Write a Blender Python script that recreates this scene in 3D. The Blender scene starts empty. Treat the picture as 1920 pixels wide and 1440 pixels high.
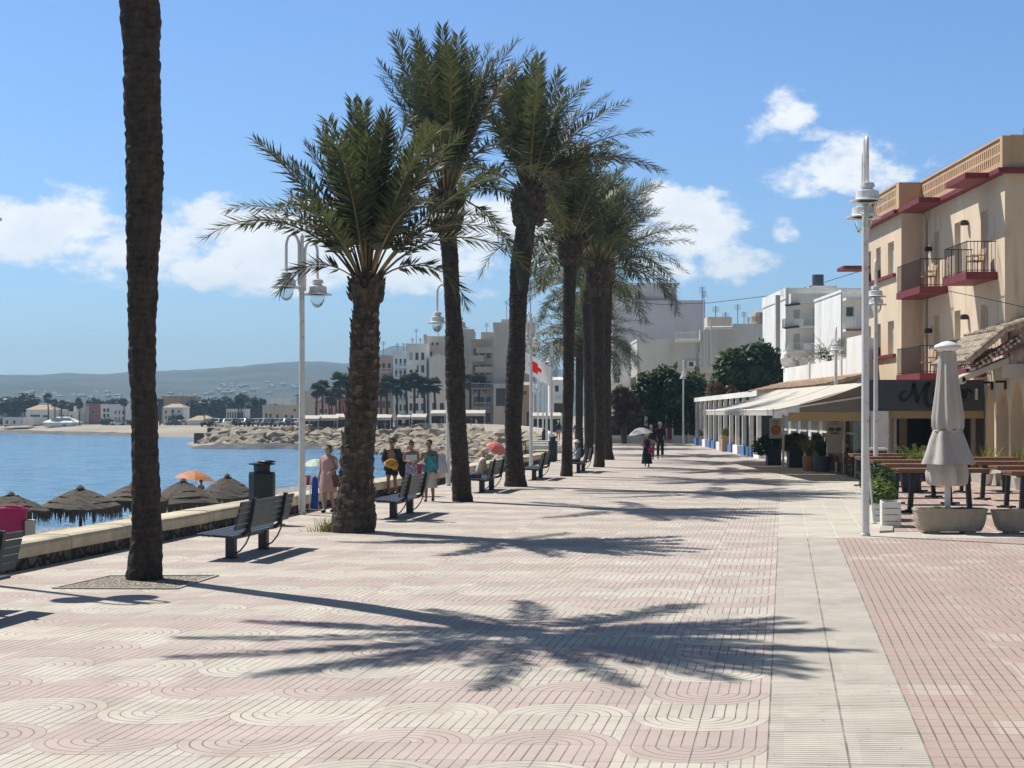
HAZE_D = 0.0003
import bpy, bmesh, math, random
from mathutils import Vector, Matrix, Quaternion, noise
random.seed(7)
S = bpy.context.scene
C = S.collection
R = math.radians
PI = math.pi
EYE = 2.4; F = 2880.0; HZ = 774.0; CX = 960.0

def at(px, py, Y):
    """world point at depth Y that lies in the direction of photo pixel px, py"""
    return Vector(((px - CX) / F * Y, Y, EYE - (py - HZ) / F * Y))
def gp(px, py, z=0.0):
    Y = F * (EYE - z) / (py - HZ)
    return Vector(((px - CX) / F * Y, Y, z))
UX, UY = 0.1744, 0.9847            # direction the promenade runs in
def tx(t, Y): return (t + Y * UX) / UY
PROM = -math.atan2(UX, UY)         # its yaw

# ------------------------------------------------------------------ mesh builder
class MB:
    def __init__(s): s.v = []; s.f = []; s.m = []; s.uv = None
    def add(s, vs, fs, mi=0):
        o = len(s.v); s.v += [tuple(v) for v in vs]
        for f in fs: s.f.append(tuple(i + o for i in f)); s.m.append(mi)
    def box(s, x0, x1, y0, y1, z0, z1, mi=0, M=None):
        vs = [Vector(p) for p in ((x0,y0,z0),(x1,y0,z0),(x1,y1,z0),(x0,y1,z0),(x0,y0,z1),(x1,y0,z1),(x1,y1,z1),(x0,y1,z1))]
        if M: vs = [M @ v for v in vs]
        s.add(vs, [(0,3,2,1),(4,5,6,7),(0,1,5,4),(1,2,6,5),(2,3,7,6),(3,0,4,7)], mi); return s
    def cbox(s, cx, cy, cz, sx, sy, sz, mi=0, M=None): return s.box(cx-sx/2,cx+sx/2,cy-sy/2,cy+sy/2,cz-sz/2,cz+sz/2,mi,M)
    def bar(s, a, b, w, h=None, mi=0, up=(0,0,1)):
        a = Vector(a); b = Vector(b); h = h or w; d = b - a
        if d.length < 1e-6: return s
        d.normalize(); u = Vector(up)
        if abs(d.dot(u)) > .98: u = Vector((0,1,0))
        x = d.cross(u).normalized() * (w/2); y = d.cross(x).normalized() * (h/2)
        vs = [a-x-y,a+x-y,a+x+y,a-x+y,b-x-y,b+x-y,b+x+y,b-x+y]
        s.add(vs, [(0,3,2,1),(4,5,6,7),(0,1,5,4),(1,2,6,5),(2,3,7,6),(3,0,4,7)], mi); return s
    def tube(s, pts, r, n=8, mi=0, cap=True, jit=0, up=None):
        pts = [Vector(p) for p in pts]; k = len(pts)
        rs = r if isinstance(r, (list, tuple)) else [r]*k
        vs = []; fs = []; prev = None
        for i, p in enumerate(pts):
            d = (pts[min(i+1,k-1)] - pts[max(i-1,0)])
            d = d.normalized() if d.length > 1e-9 else Vector((0,0,1))
            if prev is None:
                u = Vector((1,0,0)) if abs(d.x) < .9 else Vector((0,1,0))
            else: u = prev
            u = (u - d*u.dot(d)); u = u.normalized() if u.length > 1e-6 else d.orthogonal().normalized()
            prev = u; w = d.cross(u)
            for j in range(n):
                a = 2*PI*j/n; rr = rs[i]*(1 + (random.uniform(-jit,jit) if jit else 0))
                vs.append(p + (u*math.cos(a) + w*math.sin(a))*rr)
        for i in range(k-1):
            for j in range(n):
                a = i*n+j; b = i*n+(j+1)%n; fs.append((a,b,b+n,a+n))
        if cap: fs.append(tuple(range(n-1,-1,-1))); fs.append(tuple(range((k-1)*n, k*n)))
        s.add(vs, fs, mi); return s
    def lathe(s, prof, n=16, c=(0,0,0), mi=0, cap=True, M=None, sx=1, sy=1, fn=None):
        vs = []; fs = []; k = len(prof); c = Vector(c)
        for (r, z) in prof:
            for j in range(n):
                a = 2*PI*j/n; q = fn(a, z) if fn else 1
                v = Vector((r*q*math.cos(a)*sx, r*q*math.sin(a)*sy, z))
                vs.append((M @ v if M else v) + c)
        for i in range(k-1):
            for j in range(n):
                a = i*n+j; b = i*n+(j+1)%n; fs.append((a,b,b+n,a+n))
        if cap:
            if prof[0][0] > 1e-5: fs.append(tuple(range(n-1,-1,-1)))
            if prof[-1][0] > 1e-5: fs.append(tuple(range((k-1)*n,k*n)))
        s.add(vs, fs, mi); return s
    def ball(s, c, r, n=10, k=7, mi=0, M=None):
        rx, ry, rz = r if isinstance(r, (tuple, list)) else (r, r, r)
        pr = [(max(1e-4, math.sin(PI*i/(k-1))), -math.cos(PI*i/(k-1))*rz) for i in range(k)]
        return s.lathe(pr, n, c, mi, False, M, rx, ry)
    def poly(s, pts, mi=0): s.add(pts, [tuple(range(len(pts)))], mi); return s
    def prism(s, pts, d, mi=0):
        """flat polygon given in 3-D, thickened by the vector d"""
        k = len(pts); d = Vector(d); pts = [Vector(p) for p in pts]
        fs = [tuple(range(k-1,-1,-1)), tuple(range(k,2*k))] + [(i,(i+1)%k,(i+1)%k+k,i+k) for i in range(k)]
        s.add(pts + [p + d for p in pts], fs, mi); return s
    def wall(s, o, u, w, h, ops, n, dep, mi=0, back=True):
        """wall from o along unit u (width w, height h) with openings (u0,u1,v0,v1); n points outwards, dep is the thickness"""
        o = Vector(o); u = Vector(u); n = Vector(n); z = Vector((0,0,1))
        us = sorted({0,w} | {q for p in ops for q in p[:2]}); vs_ = sorted({0,h} | {q for p in ops for q in p[2:]})
        P = lambda a, b, d: o + u*a + z*b - n*d
        def hole(a, b): return any(p[0]-1e-6 < a < p[1]+1e-6 and p[2]-1e-6 < b < p[3]+1e-6 for p in ops)
        for i in range(len(us)-1):
            for j in range(len(vs_)-1):
                if hole((us[i]+us[i+1])/2, (vs_[j]+vs_[j+1])/2): continue
                a0,a1,b0,b1 = us[i],us[i+1],vs_[j],vs_[j+1]
                s.poly([P(a0,b0,0),P(a1,b0,0),P(a1,b1,0),P(a0,b1,0)], mi)
                if back: s.poly([P(a0,b1,dep),P(a1,b1,dep),P(a1,b0,dep),P(a0,b0,dep)], mi)
        for (a0,a1,b0,b1) in ops:
            for (c, d) in (((a0,b0),(a1,b0)),((a1,b0),(a1,b1)),((a1,b1),(a0,b1)),((a0,b1),(a0,b0))):
                s.poly([P(*c,0),P(*c,dep),P(*d,dep),P(*d,0)], mi)
        if back:
            for (c, d) in (((0,0),(w,0)),((w,0),(w,h)),((w,h),(0,h)),((0,h),(0,0))):
                s.poly([P(*c,0),P(*c,dep),P(*d,dep),P(*d,0)], mi)
        return s
    def build(s, name, mat, parent=None, smooth=False, uvf=None):
        me = bpy.data.meshes.new(name); me.from_pydata(s.v, [], s.f)
        for m in (mat if isinstance(mat, (list, tuple)) else [mat]): me.materials.append(m)
        if any(s.m): me.polygons.foreach_set('material_index', s.m)
        if smooth: me.polygons.foreach_set('use_smooth', [True]*len(me.polygons))
        if uvf:
            uv = me.uv_layers.new(name='pave')
            for l in me.loops: uv.data[l.index].uv = uvf(me.vertices[l.vertex_index].co)
        me.update()
        o = bpy.data.objects.new(name, me); C.objects.link(o)
        if parent: o.parent = parent
        return o

def clean(o, smooth_angle=None):
    me = o.data; bm = bmesh.new(); bm.from_mesh(me); bmesh.ops.recalc_face_normals(bm, faces=bm.faces); bm.to_mesh(me); bm.free(); return o
def tag(o, label=None, cat=None, group=None, kind=None):
    if label: o['label'] = label
    if cat: o['category'] = cat
    if group: o['group'] = group
    if kind: o['kind'] = kind
    return o
def thing(name, label, cat, loc=(0,0,0), rz=0, group=None):
    o = bpy.data.objects.new(name, None); o.empty_display_size = .2; C.objects.link(o)
    o.location = loc; o.rotation_euler = (0,0,rz); return tag(o, label, cat, group)
KIDS = {}
def dup(root, label, loc, rz=None, sc=None):
    def cp(o, par):
        c = o.copy(); C.objects.link(c)
        if par: c.parent = par
        for ch in list(o.children): cp(ch, c)
        return c
    r = cp(root, None); r.location = loc; r['label'] = label
    if rz is not None: r.rotation_euler = (0,0,rz)
    if sc: r.scale = (sc,)*3 if not isinstance(sc, tuple) else sc
    return r
ORD = ['first','second','third','fourth','fifth','sixth','seventh','eighth','ninth','tenth','eleventh','twelfth','thirteenth','fourteenth','fifteenth','sixteenth','seventeenth','eighteenth','nineteenth','twentieth']

# ------------------------------------------------------------------ materials
class NT:
    def __init__(s, m): s.t = m.node_tree; s.n = s.t.nodes; s.l = s.t.links
    def N(s, typ, **k):
        n = s.n.new(typ)
        for a, b in k.items(): setattr(n, a, b)
        return n
    def put(s, n, i, v):
        if hasattr(v, 'is_output') or isinstance(v, bpy.types.NodeSocket): s.l.new(v, n.inputs[i])
        else: n.inputs[i].default_value = v
    def m(s, op, a, b=0.0, c=None, clamp=False):
        n = s.N('ShaderNodeMath', operation=op, use_clamp=clamp); s.put(n,0,a); s.put(n,1,b)
        if c is not None: s.put(n,2,c)
        return n.outputs[0]
    def ss(s, x, a, b):
        n = s.N('ShaderNodeMapRange', interpolation_type='SMOOTHSTEP'); s.put(n,0,x); s.put(n,1,a); s.put(n,2,b); n.inputs[3].default_value=0; n.inputs[4].default_value=1
        return n.outputs[0]
    def mix(s, f, a, b):
        n = s.N('ShaderNodeMix', data_type='RGBA'); s.put(n,0,f)
        s.put(n,6,a if not isinstance(a, tuple) else (*a,1)[:4]); s.put(n,7,b if not isinstance(b, tuple) else (*b,1)[:4]); return n.outputs[2]
    def noise(s, vec, sc, det=4, rough=.55):
        n = s.N('ShaderNodeTexNoise'); s.put(n,'Scale',sc); s.put(n,'Detail',det); s.put(n,'Roughness',rough)
        if vec is not None: s.l.new(vec, n.inputs['Vector'])
        return n.outputs[0]
def newmat(name):
    m = bpy.data.materials.new(name); m.use_nodes = True; t = NT(m)
    b = t.n['Principled BSDF']; return m, t, b
def mat(name, col, rough=.7, var=.12, scale=4, bump=0, bscale=30, metal=0, spec=.4, dirt=None, obj=True, stretch=None):
    m, t, b = newmat(name)
    tc = t.N('ShaderNodeTexCoord').outputs['Object']
    if stretch:
        mp = t.N('ShaderNodeMapping'); mp.inputs['Scale'].default_value = stretch; t.l.new(tc, mp.inputs[0]); tc = mp.outputs[0]
    n1 = t.noise(tc, scale, 5)
    lo = tuple(max(0,c*(1-var)) for c in col); hi = tuple(min(1,c*(1+var)) for c in col)
    c = t.mix(t.ss(n1,.3,.7), lo, hi)
    if dirt: c = t.mix(t.m('MULTIPLY', t.ss(t.noise(tc, dirt[1], 6), .52, .75), dirt[2]), c, dirt[0])
    t.l.new(c, b.inputs['Base Color'])
    b.inputs['Roughness'].default_value = rough; b.inputs['Metallic'].default_value = metal; b.inputs['Specular IOR Level'].default_value = spec
    if bump:
        bp = t.N('ShaderNodeBump'); bp.inputs['Strength'].default_value = bump; bp.inputs['Distance'].default_value = .02
        t.l.new(t.noise(tc, bscale, 6), bp.inputs['Height']); t.l.new(bp.outputs[0], b.inputs['Normal'])
    return m
def leafmat(name, c1, c2, trans=.3, scale=3):
    m, t, b = newmat(name)
    tc = t.N('ShaderNodeTexCoord').outputs['Object']
    w = t.N('ShaderNodeNewGeometry').outputs['Random Per Island']
    f = t.m('ADD', t.m('MULTIPLY', t.ss(t.noise(tc, scale, 3), .3,.7), .6), t.m('MULTIPLY', w, .4))
    c = t.mix(f, c1, c2); t.l.new(c, b.inputs['Base Color']); b.inputs['Roughness'].default_value = .5; b.inputs['Specular IOR Level'].default_value = .3
    tr = t.N('ShaderNodeBsdfTranslucent'); c3 = t.mix(.5, c, (c2[0]*1.6, c2[1]*1.7, c2[2]*.9)); t.l.new(c3, tr.inputs[0])
    mx = t.N('ShaderNodeMixShader'); mx.inputs[0].default_value = trans
    t.l.new(b.outputs[0], mx.inputs[1]); t.l.new(tr.outputs[0], mx.inputs[2]); t.l.new(mx.outputs[0], t.n['Material Output'].inputs[0])
    return m

GROUT = (.13,.11,.10)
def paving(name, kind):
    """kinds: wave, strip, pink, slab, terrace. uv = metres across and along the promenade"""
    m, t, b = newmat(name)
    uv = t.N('ShaderNodeUVMap'); uv.uv_map = 'pave'
    sp = t.N('ShaderNodeSeparateXYZ'); t.l.new(uv.outputs[0], sp.inputs[0]); u, v = sp.outputs[0], sp.outputs[1]
    tc = t.N('ShaderNodeTexCoord').outputs['Object']
    def line(x, per, w, soft=.5):      # 1 on lines every per metres
        fr = t.m('ABSOLUTE', t.m('SUBTRACT', t.m('FRACT', t.m('ADD', t.m('DIVIDE', x, per), .5)), .5))
        return t.m('SUBTRACT', 1.0, t.ss(t.m('MULTIPLY', fr, per), w*.35, w))
    big = t.noise(tc, .35, 5); mid = t.noise(tc, 2.2, 6, .65); fine = t.noise(tc, 90, 3)
    cream = (.59,.55,.468); pink = (.505,.41,.375) if kind == 'wave' else (.475,.355,.318)
    seam = t.m('MAXIMUM', line(t.m('ADD', u, .112 if kind == 'wave' else .06), .53, .007), line(v, .53, .006))
    if kind in ('wave','pink'):
        P = 1.06; H = .53
        u2 = t.m('ADD', u, .112 if kind == 'wave' else .06)
        if kind == 'wave':
            dom = t.m('FLOOR', t.m('DIVIDE', t.m('ADD', u2, 1.06), 2.12))
        else:
            dom = t.m('FLOOR', t.m('DIVIDE', u2, 1.06))
        par = t.m('FLOORED_MODULO', dom, 2.0)
        sg = t.m('SUBTRACT', t.m('MULTIPLY', par, 2.0), 1.0)      # -1 / +1
        xi = t.m('SUBTRACT', t.m('FLOORED_MODULO', u2, P), H)
        w = t.m('MULTIPLY', v, sg)
        band = t.m('FLOOR', t.m('DIVIDE', w, P)); fr = t.m('SUBTRACT', w, t.m('MULTIPLY', band, P))
        q = t.m('SUBTRACT', fr, H); qp = t.m('MAXIMUM', q, 0.0)
        r = t.m('SQRT', t.m('ADD', t.m('MULTIPLY', xi, xi), t.m('MULTIPLY', qp, qp)))
        out = t.m('GREATER_THAN', r, H); up = t.m('GREATER_THAN', q, 0.0)
        corner = t.m('MULTIPLY', out, up)
        b2 = t.m('ADD', band, corner)
        ccol = t.m('FLOORED_MODULO', t.m('ADD', b2, par), 2.0)
        ax = t.m('ABSOLUTE', xi)
        g = t.m('ADD', t.m('MULTIPLY', r, t.m('SUBTRACT', 1.0, corner)), t.m('MULTIPLY', ax, corner))
        groove = line(g, .0884, .0072)
        if kind == 'wave': col = t.mix(ccol, cream, pink); 
        else:
            isg = t.m('FLOORED_MODULO', dom, 3.0)
            straight = t.m('LESS_THAN', t.m('ABSOLUTE', t.m('SUBTRACT', isg, 1.0)), .5)
            corner2 = t.m('MULTIPLY', corner, t.m('SUBTRACT', 1.0, straight))
            col = t.mix(t.m('MULTIPLY', corner2, .4), (.44,.315,.275), (.55,.48,.41))
            g2 = t.m('ADD', t.m('MULTIPLY', u2, straight), t.m('MULTIPLY', g, t.m('SUBTRACT', 1.0, straight)))
            groove = t.m('MAXIMUM', line(g2, .106, .009), t.m('MULTIPLY', line(v, .265, .008), straight))
        lines = t.m('MAXIMUM', groove, seam)
    elif kind == 'strip':
        lines = t.m('MAXIMUM', line(v, .066, .012), t.m('MAXIMUM', line(t.m('ADD', u, .112), .556, .012), line(v, 1.06, .01))); col = t.mix(0.0, (.585,.55,.465), cream)
    elif kind == 'slab':
        lines = t.m('MAXIMUM', line(t.m('ADD', u, .112), .556, .014), t.m('MULTIPLY', line(v, .6, .01), .5)); col = t.mix(0.0, (.565,.535,.455), cream)
        # pale joints
    elif kind == 'terrace':
        lines = t.m('MULTIPLY', t.m('MAXIMUM', line(u, .42, .02), line(v, .42, .02)), 1.0); col = t.mix(t.noise(tc, 1.4, 3), (.33,.20,.16), (.40,.27,.22))
    col = t.mix(t.m('MULTIPLY', t.ss(mid,.35,.75), .45), col, (.40,.335,.275) if kind != 'terrace' else (.45,.36,.3))
    col = t.mix(t.m('MULTIPLY', t.ss(big,.5,.72), .4), col, (.62,.57,.49))
    wn = t.N('ShaderNodeTexWhiteNoise', noise_dimensions='2D')
    cb = t.N('ShaderNodeCombineXYZ'); t.l.new(t.m('FLOOR', t.m('DIVIDE', u, .53)), cb.inputs[0]); t.l.new(t.m('FLOOR', t.m('DIVIDE', v, .53)), cb.inputs[1]); t.l.new(cb.outputs[0], wn.inputs[0])
    col = t.mix(t.m('MULTIPLY', wn.outputs[0], .3), col, (.30,.26,.22))
    spot = t.ss(t.noise(tc, 7, 2), .70, .76); col = t.mix(t.m('MULTIPLY', spot, .35), col, (.22,.19,.17))
    gum = t.ss(t.noise(tc, 15, 1), .71, .745); col = t.mix(t.m('MULTIPLY', gum, .6), col, (.14,.12,.11))
    drt = t.ss(t.noise(tc, .9, 7, .72), .50, .70); col = t.mix(t.m('MULTIPLY', drt, .55), col, (.34,.285,.235))
    wn2 = t.N('ShaderNodeTexWhiteNoise', noise_dimensions='2D'); cb2 = t.N('ShaderNodeCombineXYZ'); t.l.new(t.m('FLOOR', t.m('DIVIDE', u, .53)), cb2.inputs[1]); t.l.new(t.m('FLOOR', t.m('DIVIDE', v, .53)), cb2.inputs[0]); t.l.new(cb2.outputs[0], wn2.inputs[0]); col = t.mix(t.m('MULTIPLY', t.m('GREATER_THAN', wn2.outputs[0], .955), .3), col, (.62,.57,.5))
    col = t.mix(t.m('MULTIPLY', fine, .18), col, (.30,.27,.24))
    lc = GROUT if kind not in ('terrace','slab') else ((.62,.55,.47) if kind == 'terrace' else (.66,.62,.53))
    worn = t.m('MULTIPLY', lines, t.m('ADD', .35, t.m('MULTIPLY', t.ss(t.noise(tc, 1.6, 4), .3,.65), .6)))
    col = t.mix(worn, col, lc)
    t.l.new(col, b.inputs['Base Color']); b.inputs['Roughness'].default_value = .75; b.inputs['Specular IOR Level'].default_value = .35
    h = t.m('ADD', t.m('MULTIPLY', lines, -1.0), t.m('MULTIPLY', fine, .12))
    bp = t.N('ShaderNodeBump'); bp.inputs['Strength'].default_value = .6; bp.inputs['Distance'].default_value = .008
    t.l.new(h, bp.inputs['Height']); t.l.new(bp.outputs[0], b.inputs['Normal'])
    return m

M = {}
M['white'] = mat('white_paint', (.74,.74,.72), .45, .06, 3, dirt=((.45,.42,.37), 2.5, .5))
M['lampwhite'] = mat('lamp_post_paint', (.74,.745,.75), .4, .05, 2, dirt=((.42,.38,.32), 7, .6))
M['whitewall'] = mat('white_render', (.83,.82,.79), .85, .07, .5, .3, 60, dirt=((.5,.46,.4), .7, .5), stretch=(1,1,.4))
M['greywall'] = mat('grey_render', (.56,.54,.50), .9, .12, .4, .3, 50, dirt=((.24,.22,.2), .6, .6), stretch=(1,1,.35))
M['lilacwall'] = mat('lilac_grey_render', (.66,.645,.67), .9, .06, .3, .2, 50, dirt=((.36,.35,.36), .25, .5))
M['beigewall'] = mat('beige_render', (.60,.545,.475), .9, .08, .5, .2, 50, dirt=((.35,.31,.27), .5, .5), stretch=(1,1,.4))
M['brownwall'] = mat('brown_render', (.46,.385,.31), .9, .1, .5, .2, 50)
M['pinkwall'] = mat('rose_render', (.55,.39,.33), .9, .1, .5)
M['bluewall'] = mat('pale_blue_render', (.60,.68,.70), .9, .08, .5)
M['redwall'] = mat('brick_red_render', (.36,.15,.12), .9, .1, .6)
M['ochre'] = mat('ochre_render', (.46,.30,.17), .9, .1, .6)
M['yellow'] = mat('peach_yellow_render', (.74,.605,.445), .88, .07, .6, .3, 70, dirt=((.50,.37,.255), 2.4, .75), stretch=(1,1,.14))
M['peachtrim'] = mat('peach_parapet', (.60,.42,.26), .88, .08, 1.2, .25, 60)
M['oxred'] = mat('oxblood_trim', (.19,.03,.036), .6, .12, 2)
M['iron'] = mat('black_iron', (.02,.02,.022), .5, .2, 6)
M['glass'] = mat('window_glass', (.05,.06,.07), .08, .3, .7, spec=.7)
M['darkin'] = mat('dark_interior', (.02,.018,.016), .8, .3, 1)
M['shutter'] = mat('roller_shutter', (.52,.50,.46), .6, .08, 2)
M['tile'] = mat('roof_tile', (.42,.30,.21), .9, .3, 3, .5, 20, dirt=((.5,.45,.36), 2, .8))
M['tileold'] = mat('weathered_tile', (.40,.33,.26), .9, .35, 5, .6, 20, dirt=((.16,.14,.12), 3, .7))
M['wood'] = mat('brown_wood', (.20,.10,.06), .55, .3, 3, .3, 20, stretch=(8,1,8))
M['woodlite'] = mat('pale_wood', (.42,.29,.17), .6, .2, 3)
M['benchpaint'] = mat('bench_slate_paint', (.030,.040,.048), .45, .25, 4, spec=.4, dirt=((.07,.07,.07), 6, .5))
M['binpaint'] = mat('bin_dark_green', (.010,.022,.026), .4, .25, 3, spec=.5)
M['capstone'] = mat('cap_stone', (.53,.465,.345), .88, .18, 1.6, .6, 18, dirt=((.27,.24,.19), 1.2, .6))
M['conc'] = mat('concrete', (.40,.37,.32), .9, .15, 1.5, .4, 20, dirt=((.25,.23,.2), 1, .6))
M['plantconc'] = mat('planter_concrete', (.40,.34,.275), .9, .14, 2.5, .7, 35, dirt=((.2,.165,.13), 2.2, .8))
M['terracotta'] = mat('terracotta', (.42,.22,.12), .8, .15, 4)
M['navy'] = mat('navy_panel', (.018,.025,.05), .5, .2, 2)
M['bluepaint'] = mat('blue_paint', (.10,.20,.42), .6, .2, 3)
M['charcoal'] = mat('charcoal_board', (.07,.075,.088), .55, .12, 2)
M['black'] = mat('black_letters', (.006,.006,.009), .5, .1, 3)
M['canvas'] = mat('parasol_canvas', (.47,.44,.40), .88, .1, 5, .9, 9, dirt=((.33,.30,.27), 3.5, .6), stretch=(1,1,.3))
def clothmat(name, col, tr, trans):
    m = mat(name, col, .8, .06, 1.5); t = NT(m); b = t.n['Principled BSDF']; q = t.N('ShaderNodeBsdfTranslucent'); q.inputs[0].default_value = (*tr,1); mx = t.N('ShaderNodeMixShader'); mx.inputs[0].default_value = trans
    t.l.new(b.outputs[0], mx.inputs[1]); t.l.new(q.outputs[0], mx.inputs[2]); t.l.new(mx.outputs[0], t.n['Material Output'].inputs[0]); return m
M['awning'] = clothmat('awning_cloth', (.74,.72,.66), (.72,.62,.45), .35)
M['awnlining'] = clothmat('awning_valance', (.58,.45,.24), (.7,.5,.22), .4)
M['soil'] = mat('soil', (.07,.05,.035), 1, .3, 10)
M['rubble'] = None
M['magenta'] = mat('magenta_plastic', (.52,.015,.13), .45, .08, 2)
M['thatch'] = mat('dry_thatch', (.115,.098,.078), .95, .4, 9, .9, 60, stretch=(3,3,.5))
M['skin'] = mat('skin', (.44,.255,.175), .55, .06, 5)
M['skintan'] = mat('tanned_skin', (.30,.165,.105), .5, .06, 5)
M['rock'] = mat('boulder_limestone', (.315,.27,.205), .95, .32, .5, .8, 3, dirt=((.13,.115,.09), .35, .7))
M['reef'] = mat('wet_reef', (.05,.045,.04), .7, .4, .3, .8, 2)
M['sandy'] = mat('pale_sand', (.33,.285,.22), .95, .15, .05, .4, 3)
M['pine'] = leafmat('pine_needles', (.018,.032,.02), (.04,.062,.032), .1, .4)
M['palm'] = leafmat('date_palm_leaf', (.026,.044,.026), (.108,.120,.06), .26, 1.2)
M['palmfar'] = leafmat('fan_palm_leaf', (.025,.045,.022), (.07,.09,.04), .2, .6)
M['petiole'] = mat('palm_petiole', (.19,.15,.065), .6, .25, 5)
M['bush'] = leafmat('glossy_leaf', (.022,.045,.018), (.055,.10,.03), .25, 1)
M['bushlite'] = leafmat('light_green_leaf', (.07,.12,.03), (.15,.20,.05), .3, 2)
M['bougain'] = leafmat('bougainvillea_bract', (.045,.045,.028), (.19,.10,.085), .25, 1)
M['grassy'] = leafmat('yellow_green_blade', (.10,.12,.03), (.25,.22,.07), .3, 3)
M['hill'] = None

def stone_mat():
    m, t, b = newmat('rubble_stone'); tc = t.N('ShaderNodeTexCoord').outputs['Object']
    v = t.N('ShaderNodeTexVoronoi'); v.inputs['Scale'].default_value = 4.5; t.l.new(tc, v.inputs['Vector'])
    e = t.N('ShaderNodeTexVoronoi', feature='DISTANCE_TO_EDGE'); e.inputs['Scale'].default_value = 4.5; t.l.new(tc, e.inputs['Vector'])
    sc = t.N('ShaderNodeSeparateColor'); t.l.new(v.outputs['Color'], sc.inputs[0])
    c = t.mix(sc.outputs[0], (.07,.065,.055), (.27,.24,.195)); c = t.mix(t.ss(e.outputs['Distance'], .03, .1), (.035,.033,.03), c)
    t.l.new(c, b.inputs['Base Color']); b.inputs['Roughness'].default_value = .95
    bp = t.N('ShaderNodeBump'); bp.inputs['Distance'].default_value = .06; t.l.new(t.ss(e.outputs['Distance'], 0, .2), bp.inputs['Height']); t.l.new(bp.outputs[0], b.inputs['Normal'])
    return m
M['rubble'] = stone_mat()
def bark_mat(name, c1, c2, ring=9.0, isl=False):
    m, t, b = newmat(name); tc = t.N('ShaderNodeTexCoord').outputs['Object']
    mp = t.N('ShaderNodeMapping'); mp.inputs['Scale'].default_value = (1,1,.45); t.l.new(tc, mp.inputs[0])
    n = t.noise(mp.outputs[0], 9, 7, .7); sp = t.N('ShaderNodeSeparateXYZ'); t.l.new(tc, sp.inputs[0])
    wob = t.m('ADD', sp.outputs[2], t.m('MULTIPLY', t.noise(tc, 5, 4), .25))
    rg = t.m('FRACT', t.m('MULTIPLY', wob, ring))
    f = t.m('ADD', t.m('MULTIPLY', t.ss(n,.3,.7), .7), t.m('MULTIPLY', rg, .3))
    if isl: f = t.m('MULTIPLY', f, t.m('ADD', .35, t.m('MULTIPLY', t.N('ShaderNodeNewGeometry').outputs['Random Per Island'], 1.3)))
    t.l.new(t.mix(f, c1, c2), b.inputs['Base Color']); b.inputs['Roughness'].default_value = .95
    h = t.m('ADD', t.m('MULTIPLY', rg, .5), n)
    bp = t.N('ShaderNodeBump'); bp.inputs['Distance'].default_value = .05; bp.inputs['Strength'].default_value = .9
    t.l.new(h, bp.inputs['Height']); t.l.new(bp.outputs[0], b.inputs['Normal']); return m
M['bark'] = bark_mat('palm_bark', (.012,.010,.010), (.075,.058,.048))
M['barkscaly'] = bark_mat('scaly_palm_bark', (.018,.014,.012), (.17,.132,.105), 5, True)
M['boot'] = bark_mat('palm_leaf_bases', (.022,.016,.013), (.14,.108,.086), 3, True)
M['bark2'] = bark_mat('tree_bark', (.05,.04,.03), (.14,.11,.08), 3)
def pebble_mat(name, c1, c2, sc):
    m, t, b = newmat(name); tc = t.N('ShaderNodeTexCoord').outputs['Object']
    v = t.N('ShaderNodeTexVoronoi'); v.inputs['Scale'].default_value = sc; t.l.new(tc, v.inputs['Vector'])
    s2 = t.N('ShaderNodeSeparateColor'); t.l.new(v.outputs['Color'], s2.inputs[0])
    c = t.mix(s2.outputs[0], c1, c2); c = t.mix(t.ss(v.outputs['Distance'], .2, .7), c, tuple(x*.35 for x in c1))
    t.l.new(c, b.inputs['Base Color']); b.inputs['Roughness'].default_value = .9
    bp = t.N('ShaderNodeBump'); bp.inputs['Distance'].default_value = .02; t.l.new(t.m('SUBTRACT', 1.0, v.outputs['Distance']), bp.inputs['Height']); t.l.new(bp.outputs[0], b.inputs['Normal'])
    return m
M['pebble'] = pebble_mat('tree_pit_gravel', (.30,.255,.20), (.58,.51,.41), 24)
M['shingle'] = pebble_mat('beach_shingle', (.30,.28,.25), (.56,.52,.46), 6)
def water_mat():
    m, t, b = newmat('sea_water'); tc = t.N('ShaderNodeTexCoord').outputs['Object']
    mp = t.N('ShaderNodeMapping'); mp.inputs['Scale'].default_value = (.55,1.0,1); t.l.new(tc, mp.inputs[0])
    n1 = t.noise(mp.outputs[0], .8, 5, .65); n2 = t.noise(mp.outputs[0], .10, 4); n3 = t.noise(mp.outputs[0], 4.0, 3)
    c = t.mix(t.ss(n2,.35,.65), (.04,.17,.33), (.065,.23,.40))
    c = t.mix(t.m('MULTIPLY', t.ss(n1, .47,.62), .75), c, (.15,.32,.48)); c = t.mix(t.m('MULTIPLY', t.ss(n1, .5,.36), .55), c, (.02,.085,.18))
    fo = t.m('MULTIPLY', t.ss(t.noise(mp.outputs[0], .32, 6, .7), .72, .77), 1.0)
    c = t.mix(t.m('MULTIPLY', fo, .6), c, (.7,.75,.78))
    t.l.new(c, b.inputs['Base Color']); b.inputs['Roughness'].default_value = .22; b.inputs['IOR'].default_value = 1.33; b.inputs['Specular IOR Level'].default_value = .38
    bp = t.N('ShaderNodeBump'); bp.inputs['Distance'].default_value = 1.0; bp.inputs['Strength'].default_value = 1.0
    t.l.new(t.m('ADD', n1, t.m('MULTIPLY', n3, .3)), bp.inputs['Height']); t.l.new(bp.outputs[0], b.inputs['Normal']); return m
M['sea'] = water_mat()
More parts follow.
